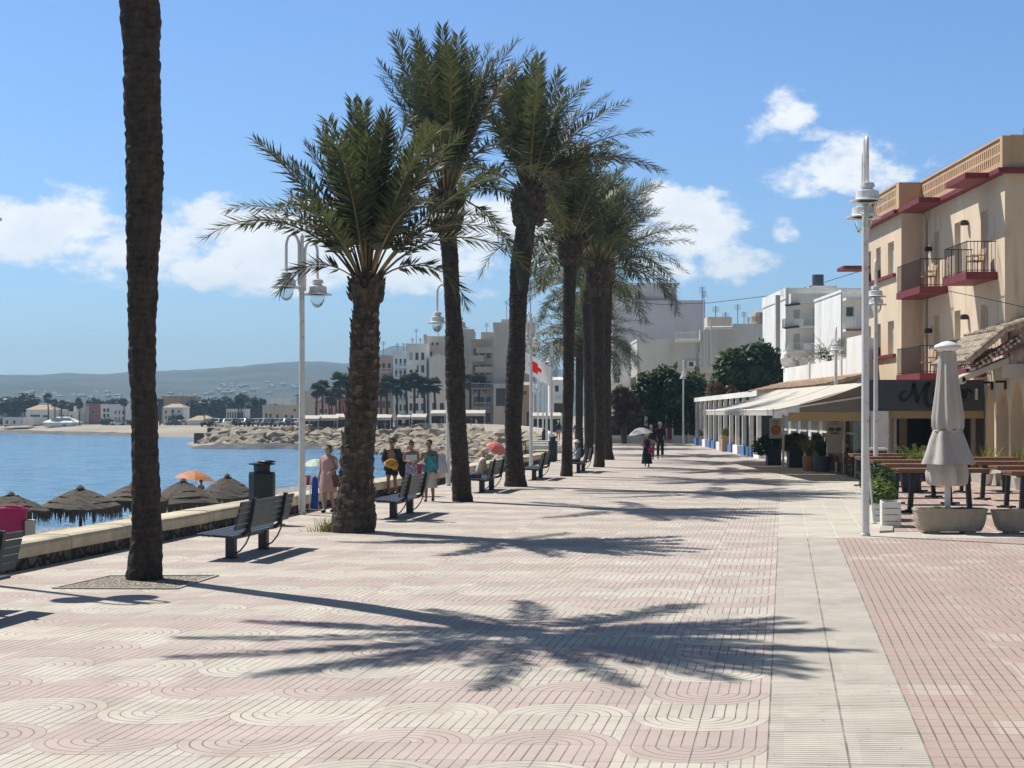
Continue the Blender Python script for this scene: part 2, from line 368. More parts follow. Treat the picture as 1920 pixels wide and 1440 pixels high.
def hill_mat():
    m, t, b = newmat('scrub_hillside'); tc = t.N('ShaderNodeTexCoord').outputs['Object']
    n = t.noise(tc, .012, 8, .65); n2 = t.noise(tc, .08, 5, .7)
    c = t.mix(t.ss(n,.35,.65), (.013,.026,.015), (.062,.066,.038)); c = t.mix(t.m('MULTIPLY', t.ss(n2,.55,.7),.35), c, (.08,.075,.055))
    t.l.new(c, b.inputs['Base Color']); b.inputs['Roughness'].default_value = 1; return m
M['hill'] = hill_mat()
# ------------------------------------------------------------------ camera, sun, sky
cam = bpy.data.cameras.new('camera'); co = bpy.data.objects.new('camera', cam); C.objects.link(co)
co.location = (0,0,EYE); co.rotation_euler = (R(90),0,0)
cam.sensor_width = 36; cam.lens = 36*F/1920; cam.shift_y = (HZ-720)/1920; cam.clip_end = 9000; cam.clip_start = .1
S.camera = co
SUN_EL, SUN_AZ = 56.0, 38.0
sd = Vector((math.cos(R(SUN_AZ))*math.cos(R(SUN_EL)), -math.sin(R(SUN_AZ))*math.cos(R(SUN_EL)), -math.sin(R(SUN_EL))))   # light travels this way
sun = bpy.data.lights.new('sun', 'SUN'); sun.energy = 4.8; sun.angle = R(.53); sun.color = (1,.95,.87)
so = bpy.data.objects.new('sun', sun); C.objects.link(so); so.rotation_euler = sd.to_track_quat('-Z','Y').to_euler()
W = bpy.data.worlds.new('World'); S.world = W; W.use_nodes = True
def world():
    t = NT(W); t.n.clear()
    out = t.N('ShaderNodeOutputWorld'); sky = t.N('ShaderNodeTexSky', sky_type='NISHITA')
    sky.sun_disc = False; sky.sun_elevation = R(SUN_EL); sky.sun_rotation = math.atan2(-sd.x, -sd.y); sky.altitude = 10; sky.air_density = 1.0; sky.dust_density = .6; sky.ozone_density = 2.2
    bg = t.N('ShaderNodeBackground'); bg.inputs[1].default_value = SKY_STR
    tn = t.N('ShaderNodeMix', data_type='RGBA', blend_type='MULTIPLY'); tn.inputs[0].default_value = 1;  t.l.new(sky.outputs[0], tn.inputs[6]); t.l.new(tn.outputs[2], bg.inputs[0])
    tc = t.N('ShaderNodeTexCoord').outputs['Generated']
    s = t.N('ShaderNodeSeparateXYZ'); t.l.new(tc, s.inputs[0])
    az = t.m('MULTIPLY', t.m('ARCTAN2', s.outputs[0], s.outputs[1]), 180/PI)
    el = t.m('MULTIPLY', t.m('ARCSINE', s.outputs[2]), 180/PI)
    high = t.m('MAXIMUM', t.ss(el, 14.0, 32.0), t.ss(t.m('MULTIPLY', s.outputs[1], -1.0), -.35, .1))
    t.l.new(t.mix(high, (.78,1.04,1.40), (.60,.62,.62)), tn.inputs[7])  # upper and rear sky dimmed and greyed on purpose, to cut the ambient fill
    # cloud banks: azimuth, elevation, half width, half height (degrees), weight
    banks = []
    for (cx, cy, rx, ry, w) in CLOUDS:
        banks.append((math.degrees(math.atan((cx-CX)/F)), math.degrees(math.atan((HZ-cy)/F)), rx/50.3, ry/50.3, w))
    mask = None
    for (a, e, ra, re, w) in banks:
        dx = t.m('DIVIDE', t.m('SUBTRACT', az, a), ra); dy = t.m('DIVIDE', t.m('SUBTRACT', el, e), re)
        d = t.m('SQRT', t.m('ADD', t.m('MULTIPLY', dx, dx), t.m('MULTIPLY', dy, dy)))
        k = t.m('MULTIPLY', t.m('SUBTRACT', 1.0, t.ss(d, .25, 1.5)), w)
        mask = k if mask is None else t.m('MAXIMUM', mask, k)
    mp = t.N('ShaderNodeMapping'); mp.inputs['Scale'].default_value = (1,1,1.7); t.l.new(tc, mp.inputs[0])
    n = t.noise(mp.outputs[0], 22, 9, .60); n2 = t.noise(mp.outputs[0], 7.5, 4, .5); n3 = t.noise(mp.outputs[0], 70, 5, .6)
    dens = t.m('ADD', t.m('ADD', mask, t.m('MULTIPLY', t.m('SUBTRACT', n, .5), 2.2)), t.m('MULTIPLY', t.m('SUBTRACT', n3, .5), .95))
    alpha = t.m('MULTIPLY', t.ss(dens, .30, .92), t.ss(mask, .02, .25))
    thick = t.ss(dens, .8, 1.7)
    shade = t.m('ADD', t.m('MULTIPLY', t.ss(t.noise(mp.outputs[0], 30, 6, .6), .35, .7), .5), t.m('MULTIPLY', thick, .2))
    cc = t.mix(shade, (1.0,1.0,1.0), (.74,.80,.87))
    bc = t.N('ShaderNodeBackground'); bc.inputs[1].default_value = .92; t.l.new(cc, bc.inputs[0])
    mx = t.N('ShaderNodeMixShader'); t.l.new(t.m('MULTIPLY', alpha, .93), mx.inputs[0]); t.l.new(bg.outputs[0], mx.inputs[1]); t.l.new(bc.outputs[0], mx.inputs[2])
    t.l.new(mx.outputs[0], out.inputs[0])
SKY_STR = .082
CLOUDS = [(70,430,150,65,1.0),(30,480,110,45,.8),(190,490,170,45,.8),(440,455,200,75,1.0),(560,440,130,70,.95),(380,505,190,55,.8),(640,500,120,60,.8),
          (780,520,170,55,.75),(940,410,90,52,1.0),(880,480,140,60,.8),(1060,480,160,60,.7),(1290,430,130,72,1.05),(1235,385,60,45,.9),(1370,490,85,42,.85),(1240,500,110,45,.75),
          (1475,215,55,60,.72),(1430,255,50,35,.6),(1560,315,110,55,.8),(1500,345,70,45,.7),(1640,345,90,50,.7),(1545,275,70,30,.55),(1470,430,30,38,.55),(1745,330,40,25,.35),
          (700,470,150,60,.9),(860,430,110,50,.9),(1010,440,120,60,.9),(520,520,200,45,.85),(800,580,40,30,.35),(600,555,110,40,.35),(700,590,60,25,.2)]
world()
S.view_settings.view_transform = 'Standard'; S.view_settings.look = 'None'; S.view_settings.exposure = 0.33; S.view_settings.gamma = 1
try: S.view_settings.use_curve_mapping = False
except Exception: pass
S.cycles.use_denoising = True
try: S.cycles.denoiser = 'OPENIMAGEDENOISE'
except Exception: pass
S.cycles.max_bounces = 8; S.cycles.diffuse_bounces = 3; S.cycles.glossy_bounces = 3; S.cycles.transmission_bounces = 6; S.cycles.transparent_max_bounces = 8; S.cycles.volume_bounces = 0
S.cycles.sample_clamp_indirect = 6; S.cycles.caustics_reflective = False; S.cycles.caustics_refractive = False

# ------------------------------------------------------------------ ground, sea, beach
def struct(name, mb, m, **k): return tag(mb.build(name, m, **k), kind='structure')
def sheet(name, pts, z, m):
    mb = MB(); mb.poly([(x, y, z) for x, y in pts])
    return struct(name, mb, m, uvf=lambda c: (c.x*UY - c.y*UX, c.y + .06*c.x))
COAST = [(2.05,78),(2.6,92),(2.9,112),(3.0,150),(0.6,188),(-6,216),(-19,236),(-38,243),(-50,252),(-53,300)]
WT = -11.45
gpts = [(tx(WT-.3,-12),-12)] + [(tx(WT-.3,78),78)] + COAST[:-1] + [(-53,300)] + [(-66,420),(-120,700),(-700,740),(-3000,900),(-3000,6000),(4000,6000),(4000,-12)]
mb = MB(); mb.poly([(x,y,-.03) for x,y in gpts]); struct('ground', mb, M['sandy'])
# quay face under the coast edge
mb = MB()
edge = [(tx(WT-.3,76),76)] + COAST
for (a, b) in zip(edge[:-1], edge[1:]): mb.poly([(a[0],a[1],-.031),(b[0],b[1],-.031),(b[0],b[1],-4),(a[0],a[1],-4)])
struct('quay_face', mb, M['reef'])
sheet('promenade_paving', [(tx(WT,-8),-8),(tx(-.112,-8),-8),(tx(-.112,135),135),(tx(WT,78)+1.0,135),(tx(WT,78),78)], 0.0, paving('wave_paving', 'wave'))
sheet('paving_strip', [(tx(-.112,-8),-8),(tx(1.0,-8),-8),(tx(1.0,29.4),29.4),(tx(-.112,29.4),29.4)], .004, paving('ribbed_strip_paving', 'strip'))
sheet('pink_paving', [(tx(1.0,-8),-8),(20,-8),(20,29.0),(tx(1.0,29.4),29.4)], .004, paving('pink_grooved_paving', 'pink'))
SL = paving('cream_slab_paving', 'slab')
sheet('slab_paving', [(tx(-.112,29.4),29.4),(20,29.0),(20,30.9),(7.55,30.9),(10.3,41.6),(12.4,54),(13.1,73.8),(tx(-.112,73.8),73.8)], .006, SL)
sheet('terrace_paving', [(7.55,30.9),(22,30.9),(22,56),(12.7,56),(12.4,54),(10.3,41.6)], .012, paving('terrace_tile', 'terrace'))
mb = MB(); mb.prism([(7.32,30.6,0),(7.62,30.75,0),(10.42,41.6,0),(10.15,41.65,0)], (0,0,.05)); struct('terrace_kerb', mb, M['conc'])
# tree pit
pit = [gp(100,1104), gp(330,1105), gp(408,1080), gp(205,1081)]
mb = MB(); mb.poly([(p.x,p.y,.009) for p in pit]); struct('tree_pit', mb, M['pebble'])
mb = MB()
for i in range(4): mb.bar(Vector((pit[i].x,pit[i].y,.006)), Vector((pit[(i+1)%4].x,pit[(i+1)%4].y,.006)), .05, .026)
struct('tree_pit_edging', mb, M['conc'])
# sea: one sheet out to the horizon
mb = MB(); mb.poly([(-3000,-300,-2.8),(12,-300,-2.8),(12,1200,-2.8),(-3000,1200,-2.8)]); struct('sea', mb, M['sea'])
# beach
mb = MB(); rows = []
for i in range(60):
    Y = -10 + i*2.8
    prof = [(-11.7,-2.15),(-16,-2.2),(-22,-2.3),(-28,-2.48),(-33,-2.74),(-38,-3.3)]
    rows.append([(tx(t_ + (1.2*math.sin(Y*.11)+.5*math.sin(Y*.37) if t_ < -20 else 0), Y), Y, z + .05*noise.noise((t_*.6, Y*.5, 0))) for t_, z in prof])
vs = [p for r in rows for p in r]; n = 6
mb.add(vs, [(i*n+j, (i+1)*n+j, (i+1)*n+j+1, i*n+j+1) for i in range(59) for j in range(n-1)])
struct('beach', mb, M['shingle'], smooth=True)
# sea wall
sw = thing('sea_wall', 'low stone sea wall with thick pale capstones along the promenade', 'wall', (0,0,0))
mb = MB()
def wallrun(y0, y1, t0, t1, z0, z1, ja=0):
    P = lambda t, y, z: (tx(t, y), y, z)
    a = random.uniform(-ja, ja); b = random.uniform(-ja, ja)
    vs = [P(t0,y0,z0),P(t1,y0,z0),P(t1,y1,z0),P(t0,y1,z0),P(t0,y0,z1+a),P(t1,y0,z1+a),P(t1,y1,z1+b),P(t0,y1,z1+b)]
    mb.add(vs, [(0,3,2,1),(4,5,6,7),(0,1,5,4),(1,2,6,5),(2,3,7,6),(3,0,4,7)])
wallrun(-8, 76, WT-.52, WT-.03, -2.6, .19)
mb.build('stone_base', M['rubble'], sw)
mb = MB(); y = -8.0
while y < 75.5:
    L = random.uniform(1.7, 2.3); 
    P = lambda t, y_, z: (tx(t, y_), y_, z)
    pr = [(WT-.62,.193),(WT+.04,.193),(WT+.05,.35),(WT+.02,.405),(WT-.05,.43),(WT-.55,.43),(WT-.62,.39)]
    j = random.uniform(-.012,.012); k = len(pr); y1 = min(y+L-.012, 76)
    vs = [P(a+j, y, z+j) for a, z in pr] + [P(a+j, y1, z+j) for a, z in pr]
    mb.add(vs, [tuple(range(k)), tuple(range(2*k-1,k-1,-1))] + [(i, i+k, (i+1)%k+k, (i+1)%k) for i in range(k)])
    y += L
clean(mb.build('cap', M['capstone'], sw))

X0_ = lambda px, Y: (px-CX)/F*Y
# ------------------------------------------------------------------ far shore and hills
sh = [(-200,811),(0,812.5),(60,813),(120,815),(205,817),(245,818),(290,819),(330,820),(362,820),(395,820),(430,820),(480,818),(560,816)]
mb = MB(); rows = []
for (px, py) in sh:
    Y0 = F*5.2/(py-HZ); x0 = (px-CX)/F
    r = [(x0*(Y0-6), Y0-6, -3.4),(x0*Y0, Y0, -2.78),(x0*(Y0+9), Y0+9, -2.1),(x0*(Y0+26), Y0+26, -1.35),(x0*(Y0+38), Y0+38, -.95),(x0*(Y0+60), Y0+60, -.85),(x0*760, 760, -.6)]
    rows.append(r)
vs = [p for r in rows for p in r]; n = 7
mb.add(vs, [(i*n+j, i*n+j+1, (i+1)*n+j+1, (i+1)*n+j) for i in range(len(sh)-1) for j in range(n-1)])
struct('far_shore', mb, M['sandy'], smooth=True)
ridge = [(-400,720),(-200,715),(0,707),(60,708),(120,705),(200,705),(245,700),(300,698),(400,693),(480,687),(540,683),(600,684),(655,688),(700,670),(735,654),(790,660),(900,690),(1100,705),(1400,715),(2000,722)]
def interp(tab, x):
    for (a, b) in zip(tab[:-1], tab[1:]):
        if a[0] <= x <= b[0]: return a[1] + (b[1]-a[1])*(x-a[0])/(b[0]-a[0])
    return tab[0][1] if x < tab[0][0] else tab[-1][1]
NX, NY = 260, 46
YR = 2600.0
def hz(px, Y):
    top = EYE - (interp(ridge, px) - HZ)/F*YR
    f = max(0, (Y-620)/(YR-620)); f = min(1, f); 
    z = -1.2 + (top+1.2)*(f*f*(3-2*f))**1.5
    x = (px-CX)/F*Y
    z += f*(1-.5*f)*(22*noise.noise((x*.0035, Y*.0035, 3)) + 4*noise.noise((x*.012, Y*.012, 1)) ) * (0.45 if f > .85 else 1) + (1.6*noise.noise((x*.05, Y*.05, 5)) if f > .05 else 0)
    # nearer hill with the white villas
    g = math.exp(-((px-500)/62)**2 - ((Y-2000)/330)**2)*5 + math.exp(-((px-620)/70)**2 - ((Y-2000)/330)**2)*4 + math.exp(-((px-60)/150)**2 - ((Y-1700)/300)**2)*8
    if Y > YR: z = top*(1 - (Y-YR)/900) 
    return z + g
mb = MB(); vs = []
for i in range(NX):
    px = -420 + i*(2500/(NX-1))
    for j in range(NY):
        Y = 560 + (j/(NY-1))**1.25*2500; vs.append(((px-CX)/F*Y, Y, hz(px, Y)))
mb.add(vs, [(i*NY+j, (i+1)*NY+j, (i+1)*NY+j+1, i*NY+j+1) for i in range(NX-1) for j in range(NY-1)])
struct('hills', mb, M['hill'], smooth=True)

# haze: closed box of thin air
mb = MB(); mb.box(-2400, 2600, -40, 3600, -6.0, 150)
hm = bpy.data.materials.new('thin_air'); hm.use_nodes = True; ht = NT(hm)
ht.n.remove(ht.n['Principled BSDF']); pv = ht.N('ShaderNodeVolumePrincipled'); pv.inputs['Color'].default_value = (.48,.74,1,1); pv.inputs['Density'].default_value = HAZE_D; pv.inputs['Anisotropy'].default_value = .2
ht.l.new(pv.outputs[0], ht.n['Material Output'].inputs['Volume'])
if HAZE_D > 0: tag(mb.build('haze', hm), kind='stuff')

# ------------------------------------------------------------------ rocks
def boulder(mb, c, r, seed):
    rnd = random.Random(seed)
    pts = []; fs = []
    bm = bmesh.new(); bmesh.ops.create_icosphere(bm, subdivisions=1, radius=1)
    A = Matrix.Rotation(rnd.uniform(0,6.28),3,'Z') @ Matrix.Rotation(rnd.uniform(-.5,.5),3,'X')
    sx, sy, sz = rnd.uniform(.9,1.5), rnd.uniform(.7,1.1), rnd.uniform(.5,.8)
    o = rnd.uniform(0,99)
    for v in bm.verts:
        p = v.co*(1+.35*noise.noise(v.co*1.6+Vector((o,0,0)))); p = Vector((p.x*sx,p.y*sy,p.z*sz)); pts.append(A@p*r+Vector(c))
    fs = [tuple(v.index for v in f.verts) for f in bm.faces]; bm.free(); mb.add(pts, fs)
rt = [(2.3,128),(3.0,150),(0.6,188),(-6,216),(-19,236),(-38,243),(-45,247),(-47,249)]      # top of the slope
rb = [(-1,126),(-4.5,146),(-10.5,172),(-17,197),(-28,226),(-40,232),(-47,243),(-49,246)]   # foot of the slope
mb = MB(); vs = []
for (a, b) in zip(rt, rb):
    for k in range(5): f = k/4; vs.append((a[0]+(b[0]-a[0])*f, a[1]+(b[1]-a[1])*f, -.25 - 2.9*f))
mb.add(vs, [(i*5+j, i*5+j+1, (i+1)*5+j+1, (i+1)*5+j) for i in range(len(rt)-1) for j in range(4)])
struct('rock_bank', mb, M['rock'])
mb = MB(); rnd = random.Random(3)
for i in range(1500):
    s_ = rnd.random()**.9*(len(rt)-1.001); k = int(s_); f = s_-k; g = rnd.random()
    a = Vector(rt[k]).lerp(Vector(rt[k+1]), f); b = Vector(rb[k]).lerp(Vector(rb[k+1]), f); p = a.lerp(b, g*1.06)
    r = rnd.choice((.35,.45,.6,.7,.9,1.3,1.6))*rnd.uniform(.8,1.15)*(.9 if p.y > 180 else .75)
    boulder(mb, (p.x, p.y, -.35-2.75*g + r*.15), r, i)
tag(mb.build('rock_riprap', M['rock']), kind='stuff', label='pale boulders heaped on the slope below the far promenade', cat='rocks')
# low dark reef and jetty left of the rocks
mb = MB(); rnd = random.Random(5); vs = []
NXr, NYr = 60, 8
for i in range(NXr):
    px = 340 + i*6.2
    for j in range(NYr):
        Y = 219 + j*1.9; x = (px-CX)/F*Y
        e = math.sin(PI*min(1,max(0,(px-345)/75))/2)
        z = -3.0 + e*(.85*math.sin(PI*(j+.4)/(NYr)) + .35*noise.noise((x*.5,Y*.4,2)))
        vs.append((x, Y + 2*noise.noise((x*.2,0,1)), z))
mb.add(vs, [(i*NYr+j,(i+1)*NYr+j,(i+1)*NYr+j+1,i*NYr+j+1) for i in range(NXr-1) for j in range(NYr-1)])
struct('reef', mb, M['reef'])
# rough sand shelf above the reef
mb = MB(); vs = []
for i in range(40):
    px = 345 + i*6
    for j in range(6):
        Y = 231 + j*4.6 + max(0,(430-px)*.10); x = (px-CX)/F*Y; vs.append((x, Y, -3.0 + .15*min(1,(px-345)/50) + 1.7*(j/5)**.8*min(1,.05+(px-345)/70) + .25*noise.noise((x*.4,Y*.3,4))))
mb.add(vs, [(i*6+j,(i+1)*6+j,(i+1)*6+j+1,i*6+j+1) for i in range(39) for j in range(5)])
struct('rock_shelf', mb, M['rock'])
mb = MB(); mb.box(X0_(366,250), X0_(474,250), 249, 251.5, -3.2, -.9); tag(mb.build('stone_jetty', M['reef']), 'long low dark stone jetty left of the pale boulders', 'jetty')
mb = MB(); vs = []; k = 0
for i in range(60):
    px = -40 + i*5; py = interp(sh, px); Y0 = F*5.2/(py-HZ); e = .5+.5*noise.noise((px*.05,3,1))
    for (d, z) in ((-3,-3.0),(-.5,-2.45+.3*e),(2.5,-2.2+.35*e),(6,-2.5)): vs.append((X0_(px,Y0+d), Y0+d, z))
mb.add(vs, [(i*4+j,(i+1)*4+j,(i+1)*4+j+1,i*4+j+1) for i in range(59) for j in range(3)]); struct('shore_rocks', mb, M['reef'])
# parapet of the far promenade
pw = MB()
for (a, b) in zip(COAST[2:6], COAST[3:7]): pw.bar((a[0],a[1],.42),(b[0],b[1],.42), .4, .9)
tag(pw.build('promenade_parapet', M['beigewall']), 'long low pale wall edging the far promenade above the boulders', 'wall')
# ------------------------------------------------------------------ palms
def frond(mb, o, az, el, L, droop, leaf=.5, N=58, rnd=random, lw=.072, pet=.2, twist=0, pw=2):
    """arching feather leaf: mi 0 leaflets, mi 1 midrib"""
    o = Vector(o); k = 13; pts = [o.copy()]; tang = []
    for i in range(k):
        f = (i+.5)/k; e = el - droop*f**1.2; a = az + twist*f*f
        d = Vector((math.cos(a)*math.cos(e), math.sin(a)*math.cos(e), math.sin(e))); tang.append(d); pts.append(pts[-1] + d*L/k)
    mb.tube(pts, [.028*(L/3.5)*(1-.85*i/k)+.004 for i in range(k+1)], 3, mi=1, cap=False)
    def P(f):
        x = f*k; i = min(k-1, int(x)); return pts[i].lerp(pts[i+1], x-i), tang[i]
    for i in range(N):
        f = pet + (1-pet)*(i+.5)/N; p, d = P(f)
        side = d.cross(Vector((0,0,1)))
        side = side.normalized() if side.length > .05 else Vector((-math.sin(az), math.cos(az), 0))
        up = side.cross(d).normalized()
        g = (f-pet)/(1-pet)
        ll = leaf*(.55+.45*math.sin(PI*min(.62,.15+g*1.1)))*(1 if g < .72 else 1-(g-.72)*1.5)
        al = R(60-24*g)
        for sg in (-1,1):
            b = R(rnd.choice((12,38,-22)) + rnd.uniform(-10,10)); a2 = al + rnd.uniform(-.1,.1); l2 = ll*rnd.uniform(.8,1.1)
            dr = d*math.cos(a2) + (side*sg*math.cos(b) + up*math.sin(b))*math.sin(a2)
            tip = p + dr*l2 - Vector((0,0,.06*l2*l2/.25*rnd.uniform(.3,1.3)))
            wv = dr.cross(up + side*sg*.3*rnd.uniform(-1,1)); wv = wv.normalized()*lw*(.6+.4*(1-g)) if wv.length > 1e-4 else side*lw
            m1 = p.lerp(tip, .38)
            mb.add([p, m1+wv*.5, tip, m1-wv*.5], [(0,1,2,3)], 0)
def scales(mb, path, rads, z0, z1, rows, per, size, out, rnd):
    """pruned leaf bases: pointed plates spiralling round the trunk between heights z0, z1"""
    def C_(z):
        for (a, b, ra, rb) in zip(path[:-1], path[1:], rads[:-1], rads[1:]):
            if a.z <= z <= b.z: f = (z-a.z)/(b.z-a.z+1e-9); return a.lerp(b, f), ra+(rb-ra)*f
        return (path[-1], rads[-1]) if z > path[-1].z else (path[0], rads[0])
    for i in range(rows):
        z = z0 + (z1-z0)*(i+.3)/rows
        for j in range(per):
            a = 2*PI*(j + .5*(i % 2))/per + rnd.uniform(-.12,.12); zz = z + rnd.uniform(-.03,.03)
            c, r = C_(zz); n = Vector((math.cos(a), math.sin(a), 0)); s = Vector((-math.sin(a), math.cos(a), 0)); u = Vector((0,0,1))
            sz = size*rnd.uniform(.8,1.2); oo = out*rnd.uniform(.5,1.4); w = sz*.62
            b0 = c + n*r*.86; tp = c + n*(r+oo) + u*sz*.75
            vs = [b0-s*w-u*sz*.1, b0-u*sz*.75, b0+s*w-u*sz*.1, tp+s*w*.42, tp-s*w*.42, c+n*(r+oo*.25)-u*sz*.42]
            mb.add(vs, [(0,5,4),(5,3,4),(5,2,3),(0,1,5),(1,2,5),(0,4,3,2)])
def palm(label, prof, Y, top, seed, nf=46, L=3.6, els=(30,86), droops=(25,70), extra=(), boss=(.0,.55), bossr=1.45, scaled=False, leaf=.5, low=6, trunk_rough=.035, lo_el=(5,32), N=58, lean=None, group='date palms along the promenade', dy=0.0):
    """prof: (pixel x, pixel y, pixel width) up the trunk at depth Y, the top entry is the crown base"""
    rnd = random.Random(seed)
    base = gp(prof[0][0], HZ + F*EYE/Y); pts = []; rad = []
    H = at(prof[0][0], prof[-1][1], Y).z
    for (px, py, w) in prof:
        p = at(px, py, Y); f = max(0, p.z/H); p = at(px, py, Y + dy*f*f); pts.append(p); rad.append(w/F*Y/2)
    root = thing('palm_tree', label, 'palm tree', (pts[0].x, Y, 0), 0, group)
    off = Vector((pts[0].x, Y, 0)); pts = [p-off for p in pts]; pts[0].z = -.03
    # resample the trunk
    P2 = []; R2 = []; n = max(40, int(H/.055)); zs = [p.z for p in pts]
    for i in range(n+1):
        z = zs[0] + (zs[-1]-zs[0])*i/n
        k = max(0, min(len(zs)-2, sum(1 for q in zs if q <= z)-1)); f = (z-zs[k])/(zs[k+1]-zs[k]+1e-9); g = f*f*(3-2*f)
        P2.append(pts[k].lerp(pts[k+1], f) if True else None); P2[-1].z = z; R2.append(rad[k]+(rad[k+1]-rad[k])*g)
    mb = MB(); m_ = 18; vs = []
    for i, (p, r) in enumerate(zip(P2, R2)):
        for j in range(m_):
            a = 2*PI*j/m_; q = 1 + trunk_rough*1.6*noise.noise((math.cos(a)*1.7+seed, math.sin(a)*1.7, p.z*2.2)) + rnd.uniform(-trunk_rough,trunk_rough)*.7 + trunk_rough*1.5*(((p.z*5.2+.25*math.sin(a*2+p.z)) % 1)-.5)
            vs.append((p.x+r*q*math.cos(a), p.y+r*q*math.sin(a), p.z+rnd.uniform(-.008,.008)))
    mb.add(vs, [(i*m_+j, i*m_+(j+1)%m_, (i+1)*m_+(j+1)%m_, (i+1)*m_+j) for i in range(n) for j in range(m_)])
    if scaled:
        scales(mb, P2, [r*.84 for r in R2], .1, zs[-1]-.55, int(H/.13), 9, .22, .06, rnd)
    mb.build('trunk', M['barkscaly'] if scaled else M['bark'], root)
    ct = P2[-1]; rr = R2[-1]
    # pineapple-like boss of cut leaf bases under the crown
    mb = MB(); hb = boss[1]; pr = []; pth = []; rds = []
    for i in range(9):
        f = i/8; r = rr*(1 + (bossr-1)*math.sin(PI*min(1,.12+f*.72))**.8) if f < .99 else rr*.8
        pth.append(Vector((ct.x, ct.y, ct.z - hb*.8 + f*hb*1.35))); rds.append(r)
    mb.tube(pth, rds, 14, jit=.05)
    scales(mb, pth, rds, pth[0].z+.02, pth[-1].z-.02, max(4,int(hb/.1)), 12, .15, .075, rnd)
    mb.build('leaf_base_boss', M['boot'], root)
    mb = MB(); co_ = Vector((ct.x, ct.y, ct.z + hb*.35))
    for i in range(nf):
        f = (i+.5)/nf; az = i*2.39996 + rnd.uniform(-.25,.25)
        el = els[1] - (els[1]-els[0])*f**1.1 + rnd.uniform(-5,5); dr = droops[0] + (droops[1]-droops[0])*f + rnd.uniform(-8,12)
        if lean: k_ = max(0, math.cos(az-R(lean[0])))*f**.5; el -= lean[1]*k_; dr += lean[2]*k_
        o = co_ + Vector((math.cos(az), math.sin(az), 0))*rr*.6*f**.5 + Vector((0,0,.25*(1-f)))
        frond(mb, o, az, R(el), L*rnd.uniform(.82,1.05)*(.86+.14*f), R(dr), leaf*rnd.uniform(.85,1.1), N, rnd, twist=rnd.uniform(-.35,.35))
    for i in range(low):
        az = i*2*PI/max(1,low) + rnd.uniform(-.5,.5) + seed
        o = co_ + Vector((math.cos(az), math.sin(az), 0))*rr*.8 - Vector((0,0,.15))
        frond(mb, o, az, R(rnd.uniform(*lo_el)), L*rnd.uniform(.75,.95), R(rnd.uniform(70,105)), leaf*.95, N, rnd, twist=rnd.uniform(-.4,.4))
    for (az, el, l, dr) in extra:
        o = co_ + Vector((math.cos(R(az)), math.sin(R(az)), 0))*rr*.75
        frond(mb, o, R(az), R(el), l, R(dr), leaf, N+6, rnd)
    mb.build('crown', [M['palm'], M['petiole']], root)
    return root

palm('tall dark palm trunk nearest the camera, standing in a gravel pit, crown out of view',
     [(270,1087,68),(272,1050,62),(275,1000,56),(275,950,54),(272,850,50),(271,780,48),(267,700,50),(266,620,50),(268,520,56),(270,420,64),(271,330,67),(269,220,66),(266,100,66),(264,40,70),(262,0,70),(258,-90,66),(256,-190,64)],
     22.1, 0, 11, nf=34, L=3.5, els=(30,84), droops=(20,50), low=0, trunk_rough=.05, leaf=.42, dy=-1.3, extra=((10,38,3.1,45),(-20,36,3.0,40),(30,36,3.1,40),(-50,40,3.3,45),(180,36,4.2,45),(200,34,4.1,45),(160,36,4.0,40),(220,38,3.8,50),(60,40,3.5,45)))
palm('stout short date palm with scaly trunk and a feather-duster crown, left of the others',
     [(660,997,88),(663,985,86),(667,940,72),(668,900,64),(670,850,62),(676,800,60),(680,740,60),(683,690,56),(684,640,54),(685,600,50),(687,570,50),(687,535,56)],
     31.0, 0, 22, nf=36, L=3.55, els=(57,89), droops=(8,32), low=0, boss=(0,.36), bossr=1.12, scaled=True, N=64, leaf=.5,
     extra=((180,58,3.6,96),(172,64,3.3,78),(183,40,1.8,110),(4,50,3.6,105),(-8,60,3.2,100),(12,38,2.3,120),(150,58,3.4,75),(30,58,3.4,70),(-60,55,3.2,70),(-120,55,3.2,75)))
palm('tall slender date palm leaning left, with one dead frond hanging down beside its trunk',
     [(868,941,40),(866,920,36),(862,860,33),(858,800,33),(854,740,36),(853,690,38),(852,640,35),(850,590,30),(847,540,30),(844,490,31),(840,440,33),(837,405,36),(836,385,40)],
     41.6, 0, 33, nf=38, L=4.45, els=(66,89), droops=(5,28), low=6, boss=(0,.85), bossr=1.6, N=72, leaf=.6, lo_el=(38,60),
     extra=((-30,20,3.3,112),(-12,-25,3.2,64)))
palm('tall date palm with a kinked trunk whose fronds reach furthest right',
     [(967,912,46),(966,890,38),(964,850,33),(962,800,31),(964,740,34),(967,680,36),(970,620,31),(972,560,34),(976,500,39),(984,440,37),(989,400,38),(991,375,44)],
     50.1, 0, 44, nf=38, L=4.4, els=(62,88), droops=(6,30), low=5, lean=(0,24,24), boss=(0,1.0), bossr=1.42, N=70, leaf=.62, lo_el=(15,42),
     extra=((-5,42,4.5,78),(8,40,4.3,66),(2,52,4.3,55),(182,40,4.0,90),(165,30,3.6,80)))
palm('date palm with a straight dark trunk, fifth along the row',
     [(1062,894,24),(1063,870,21),(1064,800,20),(1066,720,21),(1066,640,22),(1067,560,24),(1069,500,25),(1070,465,28)],
     58.1, 0, 55, nf=36, L=4.2, els=(48,88), droops=(10,36), low=8, boss=(0,.8), bossr=1.55, N=64, leaf=.7)
palm('date palm standing right of the fifth, sixth along the row',
     [(1123,877,22),(1124,850,19),(1124,780,19),(1123,700,22),(1122,620,24),(1122,560,27),(1122,515,32)],
     67.8, 0, 66, nf=36, L=4.6, els=(42,88), droops=(12,42), low=9, boss=(0,1.2), bossr=1.3, N=62, leaf=.74)
